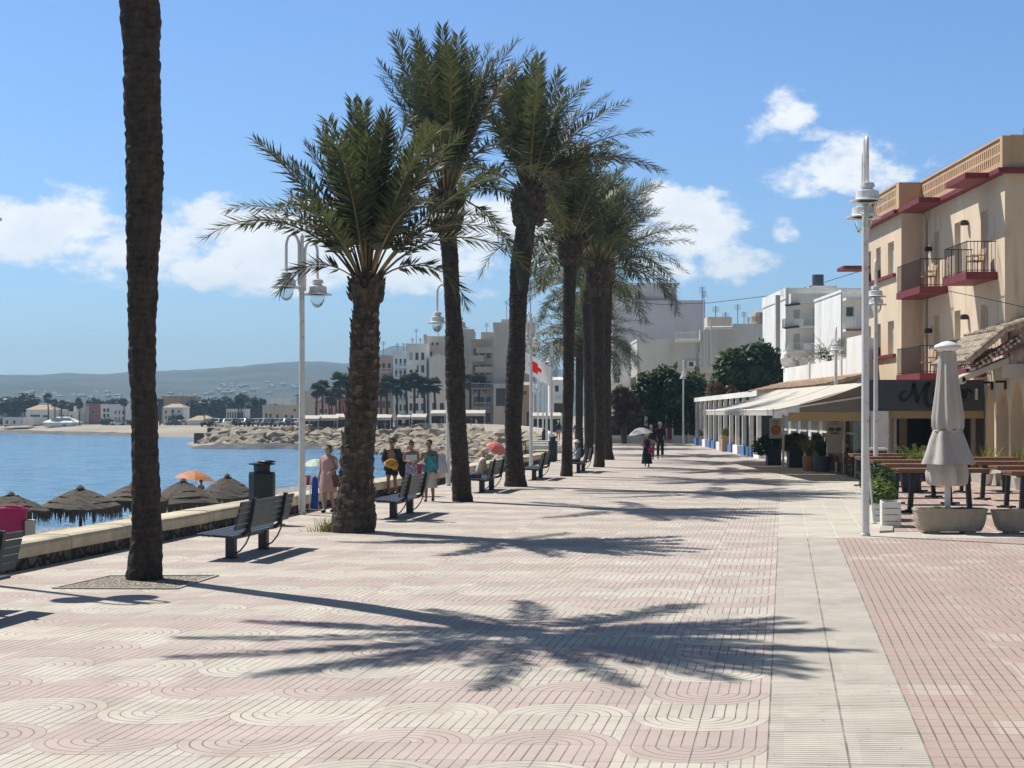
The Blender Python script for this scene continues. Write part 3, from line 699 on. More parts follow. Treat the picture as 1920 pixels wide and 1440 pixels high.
palm('date palm with a flared base half hidden behind the sixth',
     [(1141,862,24),(1139,845,19),(1138,780,17),(1137,700,17),(1137,620,19),(1137,540,22),(1137,505,25)],
     78.5, 0, 77, nf=40, L=5.0, els=(22,86), droops=(18,60), low=8, boss=(0,1.0), bossr=1.25, N=62, leaf=.66)
palm('date palm with a scaly trunk between the fifth and sixth trunks, farther back',
     [(1104,852,20),(1104,820,17),(1103,740,16),(1102,660,17),(1101,590,18),(1101,545,20)],
     90, 0, 88, nf=36, L=5.0, els=(10,84), droops=(25,85), low=10, boss=(0,1.0), bossr=1.2, N=58, leaf=.7)
palm('date palm with low drooping fronds just right of the fifth trunk, far along the row',
     [(1086,842,17),(1086,800,14),(1086,740,14),(1087,680,15),(1088,650,17)],
     105, 0, 99, nf=34, L=5.2, els=(0,80), droops=(30,90), low=12, boss=(0,.9), bossr=1.2, N=54, leaf=.72)
palm('farthest date palm, its wide drooping fronds in front of the lilac grey house wall',
     [(1112,836,15),(1112,790,13),(1111,720,13),(1111,640,15)],
     118, 0, 111, nf=38, L=5.6, els=(-5,80), droops=(35,95), low=12, boss=(0,.9), bossr=1.2, N=54, leaf=.76)

# weeds at the foot of the stout palm
mb = MB(); rnd = random.Random(2); c0 = gp(612,998)
for i in range(170):
    a = rnd.uniform(0,6.28); r = abs(rnd.gauss(0,.16)); b = Vector((c0.x+r*1.4*math.cos(a), c0.y+.2+r*math.sin(a), 0)); h = rnd.uniform(.06,.34)*(1 if r < .2 else .5)
    t_ = b + Vector((rnd.gauss(0,.09), rnd.gauss(0,.09), h)); w = Vector((rnd.uniform(-1,1), rnd.uniform(-1,1), 0)).normalized()*.012
    mb.add([b-w, b+w, t_], [(0,1,2)])
tag(mb.build('weed_tuft', M['grassy']), 'dry yellow green weeds at the foot of the stout palm', 'weeds', kind='stuff')

# fan palms and trees of the far side
def fan_palm_mesh(seed, H, r):
    rnd = random.Random(seed); t = MB(); t.tube([(0,0,-.3),(.1*rnd.uniform(-2,2),0,H*.5),(.1*rnd.uniform(-2,2),0,H)], [.26,.19,.16], 7)
    c = MB()
    for i in range(46):
        az = i*2.4; e = R(rnd.uniform(-60,75)); l = r*rnd.uniform(.75,1.05)
        d = Vector((math.cos(az)*math.cos(e), math.sin(az)*math.cos(e), math.sin(e))); s = d.cross(Vector((0,0,1))).normalized(); u = s.cross(d)
        o = Vector((0,0,H)) + d*l*.28
        for k in range(9):
            a = R(-62+15.5*k); q = d*math.cos(a) + s*math.sin(a)
            tip = o + q*l*.72*(1-.2*abs(k-4)/4) - Vector((0,0,.12*l)); w = (u.cross(q)).normalized()*.09*l
            c.add([o, o.lerp(tip,.6)+w, tip, o.lerp(tip,.6)-w], [(0,1,2,3)])
    return t, c
FP = []
for sd_ in (1,2,3):
    t_, c_ = fan_palm_mesh(sd_, 7.0, 1.9); FP.append((t_, c_))
FPM = {}
def far_palm(px, py_top, py_base, Y, label, group, kind=0, z0=0.0):
    zt = at(px, py_top, Y).z; zb = at(px, py_base, Y).z if py_base else z0
    s = (zt-zb)/8.3
    root = thing('fan_palm', label, 'palm tree', (at(px,0,Y).x, Y, zb), px*1.3, group); root.scale = (max(s,.62),)*2 + (s,)
    if kind not in FPM:
        t_, c_ = FP[kind]; a = t_.build('trunk', M['bark'], root); b = c_.build('crown', M['palmfar'], root); FPM[kind] = (a, b)
    else:
        for o in FPM[kind]: c = o.copy(); C.objects.link(c); c.parent = root
G1 = 'fan palms before the far apartment blocks'
rowA = [(714,716),(727,702),(745,710),(762,702),(777,698),(795,706),(815,708),(880,700),(898,702)]
for i, (px, py) in enumerate(rowA):
    far_palm(px, py, 802, 232, f'slim fan palm before the far apartment blocks, {ORD[i]} of the row from the left', G1, i % 3)
rowB = [(594,718),(606,712),(617,733),(629,727),(637,697),(648,699),(622,741),(640,730)]
for i, (px, py) in enumerate(sorted(rowB)):
    far_palm(px, py, 803, 252+i*2, f'fan palm between the white lamp post and the stout palm, {ORD[i]} from the left', 'fan palms behind the left promenade cafes', i % 3)
rowC = [(90,738,798),(103,748,797),(116,750,797),(232,746,798),(150,752,798),(300,747,800),(383,748,797),(447,742,797),(452,746,797),(478,746,797),(493,748,797),(418,758,797)]
for i, (px, py, pb) in enumerate(sorted(rowC)):
    far_palm(px, py, pb, 400, f'palm on the far left shore across the bay, {ORD[i]} from the left', 'palms on the far shore', i % 3)
# leafy crowns
def leaf_crown(mb, blobs, n, size, rnd, flat=1.0):
    tot = sum(b[3]*b[4]*b[5] for b in blobs)
    for (x,y,z,rx,ry,rz) in blobs:
        k = int(n*rx*ry*rz/tot)
        for i in range(k):
            d = Vector((rnd.gauss(0,1), rnd.gauss(0,1), rnd.gauss(0,1))).normalized(); r = rnd.uniform(.35,1.0)**.45
            q = 1 + .28*noise.noise(d*2.1 + Vector((x,y,z)))
            p = Vector((x+d.x*rx*r*q, y+d.y*ry*r*q, z+d.z*rz*r*q*flat))
            a = Vector((rnd.gauss(0,1), rnd.gauss(0,1), rnd.gauss(0,.6))).normalized(); b = a.cross(d + Vector((.1,.2,.3))).normalized()
            s = size*rnd.uniform(.6,1.3)
            mb.add([p-a*s, p+b*s*.42, p+a*s, p-b*s*.42], [(0,1,2,3)])
def tree(name, label, loc, trunk_h, blobs, n, size, leaf, cat='tree', group=None, seed=1, trunk_r=.18):
    rnd = random.Random(seed); root = thing(name, label, cat, loc, 0, group)
    mb = MB()
    for (x,y,z,rx,ry,rz) in blobs:
        mb.tube([(x*.08,y*.08,-.1),(x*.35,y*.35,trunk_h*.7),(x*.8,y*.8,z)], [trunk_r,trunk_r*.7,trunk_r*.25], 6)
    mb.build('trunk', M['bark2'], root)
    mb = MB(); leaf_crown(mb, blobs, n, size, rnd); mb.build('crown', leaf, root); return root
def pxblob(px, py, rx, ry, Y, org, d=.8):
    p = at(px, py, Y) - Vector(org); k = Y/F; return (p.x, p.y, p.z, rx*k, rx*k*d, ry*k)
def pxtree(name, label, bx, Y, blobs, n, size, leaf, seed, z0=0, cat='tree', group=None, tr=.18):
    org = (at(bx,0,Y).x, Y, z0); bl = [pxblob(*b[:4], Y + (b[4] if len(b) > 4 else 0), org) for b in blobs]
    return tree(name, label, org, 2, bl, n, size, leaf, cat, group, seed, tr)
pxtree('broadleaf_tree', 'dark glossy tree behind the slim lamp post at the end of the square', 1250, 122, [(1215,745,34,48),(1255,738,42,52),(1298,742,36,48),(1235,785,45,36),(1285,790,48,34),(1330,780,30,38),(1200,790,25,30)], 9000, .30, M['bush'], 5)
pxtree('broadleaf_tree', 'tall dark tree behind the white pergola, nearest the white apartment block', 1400, 112, [(1375,705,38,50),(1420,690,44,52),(1450,720,28,50),(1395,750,52,34),(1350,740,25,40)], 8500, .28, M['bush'], 6)
pxtree('bougainvillea', 'dull red bougainvillea beside the dark tree, behind the farthest palm trunks', 1170, 120, [(1165,748,22,26),(1180,770,24,30),(1158,785,16,20)], 2200, .22, M['bougain'], 7, cat='bush')
pxtree('bougainvillea', 'reddish bougainvillea between the two dark trees', 1345, 110, [(1340,735,16,20),(1368,742,18,18)], 1100, .2, M['bougain'], 8, cat='bush', z0=1)
fs = [('pine_tree','round dark pine at the far left edge of the bay shore',15,[(15,758,26,14),(0,765,18,14),(25,775,15,10)]),
      ('pine_tree','broad dark pine beside the first shore palm at far left',52,[(52,752,22,12),(40,762,16,12),(62,764,14,12),(78,768,12,9)]),
      ('pine_tree','dark pine behind the white shore houses, left of the nearest trunk',128,[(128,764,14,9),(140,767,8,7)]),
      ('broadleaf_tree','dark tree right of the small white house on the far shore',365,[(365,768,18,18),(352,776,12,14)]),
      ('broadleaf_tree','rounded dark tree above the parked cars, middle of the far grove',405,[(402,764,20,18),(415,774,16,18)]),
      ('pine_tree','tall dark tree at the right end of the far grove',480,[(478,762,18,20),(492,775,12,20),(468,778,12,16)]),
      ('broadleaf_tree','olive coloured tree among the far shore palms',436,[(436,770,16,20),(428,782,14,14)]),
      ('pine_tree','low dark pine between the terracotta roofed house and the narrow white house',107,[(107,771,12,10),(98,775,8,7)]),
      ('broadleaf_tree','dark tree rising behind the brick red shore house',176,[(176,757,13,9),(186,760,9,8)]),
      ('pine_tree','flat topped dark pine behind the white loggia house',214,[(214,757,15,8),(226,760,10,7)]),
      ('broadleaf_tree','dark tree just right of the nearest trunk on the far shore',302,[(302,768,12,16),(296,780,9,10)]),
      ('broadleaf_tree','dark tree left of the white colonnaded pavilion',425,[(424,760,15,17),(415,772,10,12)]),
      ('pine_tree','tall dark pine rising right behind the colonnaded pavilion',455,[(455,754,15,14),(464,764,12,12)]),
      ('cypress_tree','slim dark cypress on the far shore by the red house',147,[(147,758,4,11),(147,775,5,10)])]
for i, (nm, lb, bx, bl) in enumerate(fs): pxtree(nm, lb, bx, 425+i*3, bl, 900, .8, M['pine'], 20+i, z0=-.8, tr=.35)
for i, (px, py, w, h) in enumerate([(330,785,14,8),(520,788,12,6),(200,790,14,5),(395,789,16,6),(455,790,16,5),(12,792,14,6)]):
    pxtree('shrub', ['low dark shrub beside the small white shore house','low shrub under the far stone villa','low shrub before the brick red shore house','low shrub under the far grove, left of the parked cars','low shrub behind the parked cars','low shrub at the far left of the shore'][i], px, 405, [(px,py,w,h)], 260, .6, M['pine'], 40+i, z0=-.9, cat='shrub', tr=.1)

# ------------------------------------------------------------------ lamp posts
def lamp_model(name, label, loc, rz, H, drop=.13, group='white lamp posts', k=1.0, split=.30, asym=.15):
    root = thing(name, label, 'lamp post', loc, rz, group)
    mb = MB(); mb.lathe([(.10,0),(.10,.05),(.082,.06),(.080,1.0),(.062,H-1.3),(.055,H-1.25)], 10, cap=True)
    mb.build('pole', M['lampwhite'], root)
    mb = MB(); mb.lathe([(.085,H-1.35),(.085,H-.98)], 10); mb.lathe([(.05,H-1.0),(.045,H-.05),(.012,H)], 8); mb.build('sleeve', M['lampwhite'], root)
    for sg, dz in ((-1,0),(1,-asym)):
        mb = MB(); pts = [(sg*.07,0,H-1.2+dz)]
        for i in range(13):
            a = PI*i/12; pts.append((sg*(.07+split/2*(1-math.cos(a))), 0, H-.30+dz+.28*math.sin(a)))
        pts.append((sg*(.07+split),0,H-.93+dz)); mb.tube(pts, .034*k, 8); arm = mb.build('arm', M['lampwhite'], root, smooth=True)
        x = sg*(.07+split); z = H-1.26+dz
        mb = MB(); mb.lathe([(.02,z+.36),(.13,z+.33),(.145,z+.26),(.10,z+.24),(.12,z+.20),(.215,z+.17),(.225,z+.03),(.23,z+.02),(.34,z-.005),(.34,z-.03),(.2,z-.01)], 22, (x,0,0), cap=False)
        hd = clean(mb.build('lamp_shade', M['lampwhite'], root, smooth=False))
        mb = MB(); mb.lathe([(.17,z-.015),(.172,z-.08),(.155,z-.18),(.11,z-.27),(.05,z-.32),(.001,z-.33)], 18, (x,0,0), cap=False); mb.build('globe', M['globe'], hd, smooth=True)
    return root
def globe_mat():
    m, t, b = newmat('opal_glass'); b.inputs['Base Color'].default_value = (.80,.88,.86,1); b.inputs['Roughness'].default_value = .08
    b.inputs['Transmission Weight'].default_value = .95; b.inputs['IOR'].default_value = 1.03; return m
M['globe'] = globe_mat()
l0 = lamp_model('lamp_post', 'white two-armed lamp post left of the stout palm', (-4.95,36.2,0), R(18), 6.62)
l1 = dup(l0, 'white two-armed lamp post half hidden behind the tall slender palm', (-2.10,50.5,0), R(20))
l2 = dup(l0, 'white two-armed lamp post carrying its lamps before the red cross flag', (.80,64.6,0), R(60))
for i, (x, y) in enumerate([(2.3,89.6),(2.44,108),(2.9,144),(3.0,178),(2.9,205),(2.2,226)]):
    dup(l0, ['white lamp post standing behind the second litter bin','slim white lamp post just left of the one behind the bin','white lamp post third beyond the litter bin, in the far row','white lamp post fourth beyond the litter bin, in the far row','white lamp post fifth beyond the litter bin, in the far row','white lamp post sixth beyond the litter bin, in the far row'][i], (x,y,0), R(80))
r0 = lamp_model('lamp_post', 'tall white lamp post at the right seen edge-on, before the peach building', (6.87,29.87,0), R(83), 7.74, asym=.22)
r1 = dup(r0, 'white lamp post second on the right, beside the menu boards', (11.7,49.4,0), R(75), sc=(1,1,.945))
r2 = dup(r0, 'white lamp post rising over the tiled terrace roof', (13.05,61.9,0), R(80), sc=(1,1,.76))
r3 = dup(l0, 'slim white lamp post in front of the dark trees', (13.1,117.5,0), R(88), sc=(.85,.85,.97))
n0 = dup(l0, 'white lamp post outside the picture to the left', (-8.05,22.0,0), R(14))
# ------------------------------------------------------------------ benches
def bench(label, loc, rz):
    root = thing('park_bench', label, 'bench', loc, rz, 'slatted promenade benches')
    L0, L1 = -1.42, 1.42
    mb = MB()
    for i in range(6):
        x = -.43 + i*.105; mb.box(x, x+.092, L0, L1, .405-.006*i, .44-.006*i)
    mb.build('seat', M['benchpaint'], root)
    mb = MB(); A = R(14)
    for i in range(5):
        z = .50 + i*.095; x = .205 + (z-.45)*math.tan(A)
        mb.add([(x,L0,z),(x+.03,L0,z-.004),(x+.05,L0,z+.075),(x+.02,L0,z+.08),(x,L1,z),(x+.03,L1,z-.004),(x+.05,L1,z+.075),(x+.02,L1,z+.08)], [(0,1,2,3),(7,6,5,4),(0,4,5,1),(1,5,6,2),(2,6,7,3),(3,7,4,0)])
    clean(mb.build('backrest', M['benchpaint'], root))
    for y in (-.845,.845):
        mb = MB(); mb.box(-.10,.05,y-.075,y+.075,0,.36); mb.box(-.13,.08,y-.1,y+.1,0,.012); mb.build('leg', M['benchpaint'], root)
        mb = MB(); pr = [(.38,1.0),(.36,.86),(.32,.62),(.275,.48),(.20,.40),(.05,.37),(-.42,.38)]
        w = .032; 
        for (a, b) in zip(pr[:-1], pr[1:]): mb.bar((a[0],y,a[1]),(b[0],y,b[1]), .06, .085, up=(0,1,0))
        mb.build('side_frame', M['benchpaint'], root)
        mb = MB(); mb.tube([(.30,y+.02,.5),(.285,y+.02,.38),(.22,y+.02,.24),(.12,y+.02,.12),(.0,y+.02,.05)], .014, 6); mb.build('brace', M['benchpaint'], root)
    mb = MB(); mb.box(-.06,.02,-.80,.80,.30,.37); mb.build('beam', M['benchpaint'], root)
    return root
b1 = bench('slatted dark bench between the nearest trunk and the stout palm', (-4.48,26.2,0), PROM+R(1))
for lb, x, y in [('slatted dark bench cut off by the left picture edge', -6.55,17.45),('slatted dark bench right of the stout palm, before the three bathers',-2.55,35.9),('slatted dark bench on which the white-haired man sits',-.75,47.2),
                 ('empty slatted bench right of the kinked palm trunk',.95,55.8),('slatted bench carrying the person with the rucksack',2.82,62.3)]:
    dup(b1, lb, (x,y,0), PROM+R(1))
# ------------------------------------------------------------------ litter bins
def bin_(label, loc, rz, s):
    root = thing('litter_bin', label, 'litter bin', loc, rz, 'dark green litter bins'); root.scale = (s[0],s[0],s[1])
    oct_ = lambda r, z, k=.72: [(r*math.cos(a), r*math.sin(a)*k, z) for a in [PI/8+i*PI/4 for i in range(8)]]
    mb = MB()
    def loft(rs):
        vs = [p for r, z in rs for p in oct_(r, z)]; n = len(rs)
        mb.add(vs, [tuple(range(7,-1,-1)), tuple(range((n-1)*8, n*8))] + [(i*8+j, i*8+(j+1)%8, (i+1)*8+(j+1)%8, (i+1)*8+j) for i in range(n-1) for j in range(8)])
    loft([(.27,.04),(.29,.08),(.295,1.10),(.27,1.15)]); mb.build('body', M['binpaint'], root)
    mb = MB(); loft([(.18,1.14),(.185,1.30)]); mb.build('neck', M['binpaint'], root)
    mb = MB(); loft([(.20,1.29),(.29,1.31),(.29,1.335),(.12,1.36)]); mb.build('lid', M['binpaint'], root)
    mb = MB(); mb.lathe([(.16,1.355),(.17,1.37),(.12,1.40),(.02,1.41)], 14, (.1,0,0), sx=1.2); mb.build('hood', M['binpaint'], root, smooth=True)
    mb = MB(); mb.box(-.16,.16,-.12,.12,0,.05); mb.build('foot', M['binpaint'], root)
    return root
k0 = bin_('dark green litter bin in front of the sea wall, behind the near bench', (-5.37,33.0,0), PROM, (1.0,.985))
dup(k0, 'dark litter bin at the foot of the white lamp posts, by the fifth palm', (2.0,75,0), PROM, (.78,.78,.9))
dup(k0, 'small far litter bin beyond the beach steps', (2.5,118,0), PROM, (.75,.75,.85))
# ------------------------------------------------------------------ beach things
def thatch(label, px, py, Y, r, drop, seed):
    p = at(px, py, Y); zb = -2.35; root = thing('thatched_parasol', label, 'parasol', (p.x, Y, zb), seed, 'thatched beach parasols')
    H = p.z - zb; rnd = random.Random(seed); mb = MB(); n = 40
    tiers = [(0.0,.0,.30,.30),(.22,.20,.56,.52),(.48,.44,.80,.76),(.72,.70,1.0,1.0)]
    for (r0, z0, r1, z1) in tiers:
        rows = []
        for f in (0,.33,.66,1,1.04):
            rr = (r0+(r1-r0)*min(f,1))*r; zz = H - (z0+(z1-z0)*min(f,1))*drop - (.085 if f > 1 else 0) + (.03 if r0 else 0)
            rows.append([( (rr+rnd.uniform(-.03,.03))*math.cos(2*PI*j/n), (rr+rnd.uniform(-.03,.03))*math.sin(2*PI*j/n), zz + .05*math.sin(2*PI*j/n*3+seed)*f + rnd.uniform(-.02,.02)) for j in range(n)])
        vs = [q for w_ in rows for q in w_]; mb.add(vs, [(i*n+j, i*n+(j+1)%n, (i+1)*n+(j+1)%n, (i+1)*n+j) for i in range(4) for j in range(n)])
    mb.lathe([(.12*r,H-.03),(.05*r,H+.06),(.001,H+.09)], 10)
    mb.build('canopy', M['thatch'], root)
    mb = MB()
    for i in range(420):
        a = rnd.uniform(0,2*PI); l = rnd.uniform(.22,.55); rr = r*rnd.uniform(.96,1.02); z = H-drop+.02+.05*math.sin(a*3+seed)
        b = Vector((rr*math.cos(a), rr*math.sin(a), z)); s = Vector((-math.sin(a), math.cos(a), 0))*rnd.uniform(.02,.045)
        tip = b + Vector((rnd.gauss(0,.03), rnd.gauss(0,.03), -l)); mb.add([b-s, b+s, tip+s*.3, tip-s*.3], [(0,1,2,3)])
    mb.build('fringe', M['thatch'], root)
    mb = MB(); mb.tube([(0,0,-.3),(0,0,H-.1)], .06, 8); mb.build('post', M['bark2'], root)
thatch('thatched beach parasol behind the magenta bin, farthest left', 21, 926, 55, 1.3, .60, 1)
thatch('wide thatched beach parasol between the magenta bin and the nearest trunk', 151, 914, 57.6, 1.52, .74, 2)
thatch('thatched beach parasol half hidden by the nearest palm trunk', 250, 906, 61, 1.35, .7, 3)
thatch('thatched beach parasol just under the orange parasol', 344, 900, 65, 1.5, .95, 4)
thatch('thatched beach parasol beside the large litter bin', 426, 891, 70, 1.42, .98, 5)
pbx = thing('beach_bin', 'tall magenta plastic bin behind the sea wall at the left edge', 'bin', (-14.75,45,-2.3), R(10))
mb = MB(); mb.lathe([(.46,0),(.5,.05),(.53,1.80),(.57,1.82),(.57,1.9),(.52,1.9)], 24, sx=1, sy=.8, cap=False); mb.build('tub', M['magenta'], pbx)
mb = MB(); mb.tube([(.57*math.cos(a)*1.0,.57*math.sin(a)*.8,1.88-.05*math.cos(a*2)) for a in [2*PI*i/24 for i in range(25)]], .03, 6, cap=False); mb.build('rim', M['magenta'], pbx)
mb = MB(); mb.box(.5,.72,-.3,.3,.0,1.55); mb.build('side_panel', M['beigewall'], pbx)
def parasol(label, px, py, Y, r, col1, col2, zb, tilt=(0,0), seg=8, h=.42):
    p = at(px, py, Y); root = thing('beach_parasol', label, 'parasol', (p.x, Y, zb), .2, 'cloth beach parasols'); H = p.z - zb
    m1 = leafmat('parasol_cloth', col1, col2, .35, 30)
    T = Matrix.Translation((0,0,H)) @ Matrix.Rotation(tilt[0],4,'X') @ Matrix.Rotation(tilt[1],4,'Y')
    mb = MB(); rows = []
    for f in (0.001,.35,.7,1):
        rows.append([T @ Vector((r*f*math.cos(2*PI*j/16), r*f*math.sin(2*PI*j/16), -h*f*f - (.03 if j % 2 and f > .5 else 0))) for j in range(16)])
    vs = [q for w_ in rows for q in w_]; mb.add(vs, [(i*16+j, i*16+(j+1)%16, (i+1)*16+(j+1)%16, (i+1)*16+j) for i in range(3) for j in range(16)])
    mb.build('canopy', m1, root)
    mb = MB(); mb.tube([(0,0,-.1),(0,0,H*.6),T @ Vector((0,0,.06))], .02, 6); mb.build('pole', M['white'], root)
parasol('orange beach parasol beyond the thatched ones', 367, 883, 78, 1.02, (.62,.24,.10), (.72,.32,.16), -2.5, (0,.12))
parasol('pale green and white beach parasol left of the woman in pink', 592, 860, 96, .92, (.42,.60,.44), (.62,.74,.66), -2.5, (0,-.05))
parasol('coral pink beach parasol tipped towards the viewer on the rocks', 934, 832, 112, .78, (.65,.17,.15), (.72,.24,.2), -2.2, (.62,.25))
def sunbed(label, px, py, Y, rz, m):
    p = at(px, py, Y); root = thing('beach_chair', label, 'beach chair', (p.x, Y, -2.45), rz)
    mb = MB(); mb.box(-.28,.28,-.25,.25,.30,.34); mb.build('seat', m, root)
    mb = MB(); mb.prism([(-.28,.25,.34),(.28,.25,.34),(.28,.42,.95),(-.28,.42,.95)], (0,.03,0)); mb.build('backrest', m, root)
    for sx in (-.27,.27):
        for sy in (-.22,.22): q = MB(); q.tube([(sx,sy,-.05),(sx,sy,.32)], .018, 5); q.build('leg', M['white'], root)
sunbed('red folding beach chair under the pale green parasol', 578, 890, 95, R(20), mat('red_cloth', (.5,.05,.07), .8))
sunbed('blue folding beach chair under the pale green parasol', 596, 900, 93, R(-30), mat('blue_cloth', (.10,.25,.42), .8))
tb = thing('beach_table', 'small white beach table left of the woman in pink', 'table', (at(585,905,88).x, 88, -2.42))
mb = MB(); mb.box(-.5,.5,-.3,.3,.60,.64); mb.build('table_top', M['white'], tb)
for sx in (-.45,.45):
    for sy in (-.25,.25): q = MB(); q.tube([(sx,sy,-.05),(sx*.9,sy,.61)], .02, 5); q.build('leg', M['white'], tb)
# gear of the bathers below the coral parasol
rnd = random.Random(8)
for i, (px, py, col, lb, nm) in enumerate([(893,866,(.75,.74,.72),'white beach bag on the shingle behind the white-haired man','beach_bag'),(920,853,(.7,.7,.72),'white cool box under the coral parasol','cool_box'),(938,856,(.25,.3,.4),'grey blue beach bag right of the white cool box','beach_bag'),(880,858,(.10,.14,.25),'dark blue beach bag on the shingle near the slender palm','beach_bag')]):
    Y = 104 - i; p = at(px, py, Y); mb = MB(); mb.box(-.4,.4,-.25,.25,0,.42); mb.box(-.42,.42,-.27,.27,.425,.5); o = mb.build(nm, mat('beach_gear%d' % i, col, .7)); o.location = (p.x, Y, -2.35); tag(o, lb, nm.replace('_',' '))
# steps down to the beach
st = thing('beach_steps', 'pale concrete steps from the promenade to the beach, beyond the wall end', 'steps', (2.1,84,0), PROM)
mb = MB()
for i in range(9): mb.box(-1.0-.34*(i+1), -1.0-.34*i, -2.2, 2.2, -2.6, -.02-.26*i)
mb.build('treads', M['conc'], st)
mb = MB(); mb.tube([(.35-1.0,-2.25,.9),(-1.0,-2.25,.9),(-4.1,-2.25,-1.5)], .03, 6); mb.tube([(-1.0,-2.25,0),(-1.0,-2.25,.9)], .025, 6); mb.tube([(-4.0,-2.25,-2.4),(-4.0,-2.25,-1.45)], .025, 6); mb.build('handrail', M['iron'], st)
mb = MB(); mb.box(-.5,.5,-.8,.8,0,.42); mb.box(-.55,.55,-.85,.85,.423,.52); o = mb.build('stone_block', M['capstone']); o.location = (1.65,77.3,0); o.rotation_euler.z = PROM; tag(o, 'stone block ending the sea wall by the beach steps', 'block')
for i in range(3):
    mb = MB(); mb.box(-.9,.9,-.5,.5,0,.4); mb.box(-.93,.93,-.53,.53,.403,.47); o = mb.build('stone_planter', M['whitewall']); o.location = (2.0+.12*i, 92+i*7, 0); o.rotation_euler.z = PROM
    tag(o, f'low white block beside the far lamp posts, {ORD[i]} after the beach steps', 'block', 'low white blocks along the quay')
# red cross flag
fl = thing('flag_pole', 'slim white flag pole behind the kinked palm trunk', 'flag pole', (at(974,0,68).x, 68, 0))
mb = MB(); mb.tube([(0,0,0),(0,0,5.3)], [.035,.022], 8); mb.build('pole', M['white'], fl); mb = MB(); mb.ball((0,0,5.33),.05); mb.build('finial', M['white'], fl)
def flag():
    m, t, b = newmat('flag_cloth'); uv = t.N('ShaderNodeUVMap'); uv.uv_map = 'pave'; s = t.N('ShaderNodeSeparateXYZ'); t.l.new(uv.outputs[0], s.inputs[0])
    ax = t.m('ABSOLUTE', t.m('SUBTRACT', s.outputs[0], .5)); ay = t.m('ABSOLUTE', t.m('SUBTRACT', s.outputs[1], .5))
    A = lambda p, q: t.m('MULTIPLY', t.m('LESS_THAN', ax, p), t.m('LESS_THAN', ay, q))
    c = t.mix(t.m('MAXIMUM', A(.085,.27), A(.20,.105)), (.78,.78,.78), (.72,.03,.03)); t.l.new(c, b.inputs['Base Color']); b.inputs['Roughness'].default_value = .8
    tr = t.N('ShaderNodeBsdfTranslucent'); t.l.new(c, tr.inputs[0]); mx = t.N('ShaderNodeMixShader'); mx.inputs[0].default_value = .35
    t.l.new(b.outputs[0], mx.inputs[1]); t.l.new(tr.outputs[0], mx.inputs[2]); t.l.new(mx.outputs[0], t.n['Material Output'].inputs[0])
    nx, ny = 26, 16; vs = []; uvs = []
    for i in range(nx):
        for j in range(ny):
            u, v = i/(nx-1), j/(ny-1); x = 1.42*u*.98; z = .3 -.62*u - .55*u*u*.3 + (v-.5)*.95*(1-.12*u); y = .11*math.sin(u*9+v*2)*u**.5 - .1*u
            vs.append((x, y, 4.45 + z)); uvs.append((u,v))
    me = bpy.data.meshes.new('red_cross_flag'); me.from_pydata(vs, [], [(i*ny+j,(i+1)*ny+j,(i+1)*ny+j+1,i*ny+j+1) for i in range(nx-1) for j in range(ny-1)])
    ul = me.uv_layers.new(name='pave')
    for l in me.loops: ul.data[l.index].uv = uvs[l.vertex_index]
    me.materials.append(m); o = bpy.data.objects.new('red_cross_flag', me); C.objects.link(o); o.location = fl.location
    tag(o, 'white flag with a red cross waving beside the kinked palm', 'flag')
flag()
# ------------------------------------------------------------------ peach building
yb = thing('guest_house', 'peach three storey guest house with oxblood balconies and pierced parapet', 'building', (0,0,0))
def pane(root, name, o, u, n, a0, a1, b0, b1, d, mt, frame=None, fw=.05, bars=0, lab=None):
    """window or door set d behind the face: a frame part with its pane as sub-part"""
    o = Vector(o); u = Vector(u); n = Vector(n); z = Vector((0,0,1)); P = lambda a, b, dd: o + u*a + z*b - n*dd
    fr = None
    if frame:
        mb = MB()
        for (c, e) in (((a0+fw/2,b0),(a0+fw/2,b1)),((a1-fw/2,b0),(a1-fw/2,b1)),((a0+fw,b0+fw/2),(a1-fw,b0+fw/2)),((a0+fw,b1-fw/2),(a1-fw,b1-fw/2))):
            mb.bar(P(*c,d), P(*e,d), fw, fw, up=n)
        for i in range(bars):
            a = a0 + (a1-a0)*(i+1)/(bars+1); mb.bar(P(a,b0+fw,d), P(a,b1-fw,d), fw*.8, fw*.8, up=n)
        fr = mb.build(name, frame, root)
    mb = MB(); mb.poly([P(a0,b0,d+.02),P(a1,b0,d+.02),P(a1,b1,d+.02),P(a0,b1,d+.02)]); q = mb.build('pane' if fr else name, mt, fr or root); return fr or q
XF, XW = 17.2, 16.3; Y0, YS, Y1 = 53.6, 64.3, 70.8; ZT = 10.75
dr = [(55.45,56.35),(58.9,59.7),(61.8,62.6)]; FL = [(4.0,6.35),(7.42,9.75)]
# near facade (faces the sea), u runs along +Y
ops = [(a-Y0,b-Y0,z0+.02,z1) for (a,b) in dr for (z0,z1) in FL] + [(2.0,3.4,.02,2.3),(6,8.6,.02,2.4)]
mb = MB(); mb.wall((XF,Y0,0),(0,1,0),YS-Y0,ZT,ops,(-1,0,0),.3,back=False)
mb.wall((XW,YS,0),(0,1,0),Y1-YS,ZT,[(w-YS,w2-YS,z0+.9,z1) for (w,w2) in ((65.55,66.6),(67.9,68.75),(69.75,70.5)) for (z0,z1) in FL],(-1,0,0),.3,back=False)
mb.poly([(XW,YS,0),(XF,YS,0),(XF,YS,ZT),(XW,YS,ZT)])                     # return of the far wing, faces the viewer
mb.poly([(XF,Y0,0),(34,Y0,0),(34,Y0,ZT),(XF,Y0,ZT)])                       # near gable, faces the viewer
mb.poly([(XW,Y1,0),(XW,Y1,ZT),(34,Y1,ZT),(34,Y1,0)])
clean(mb.build('wall', M['yellow'], yb)) if False else mb.build('wall', M['yellow'], yb)
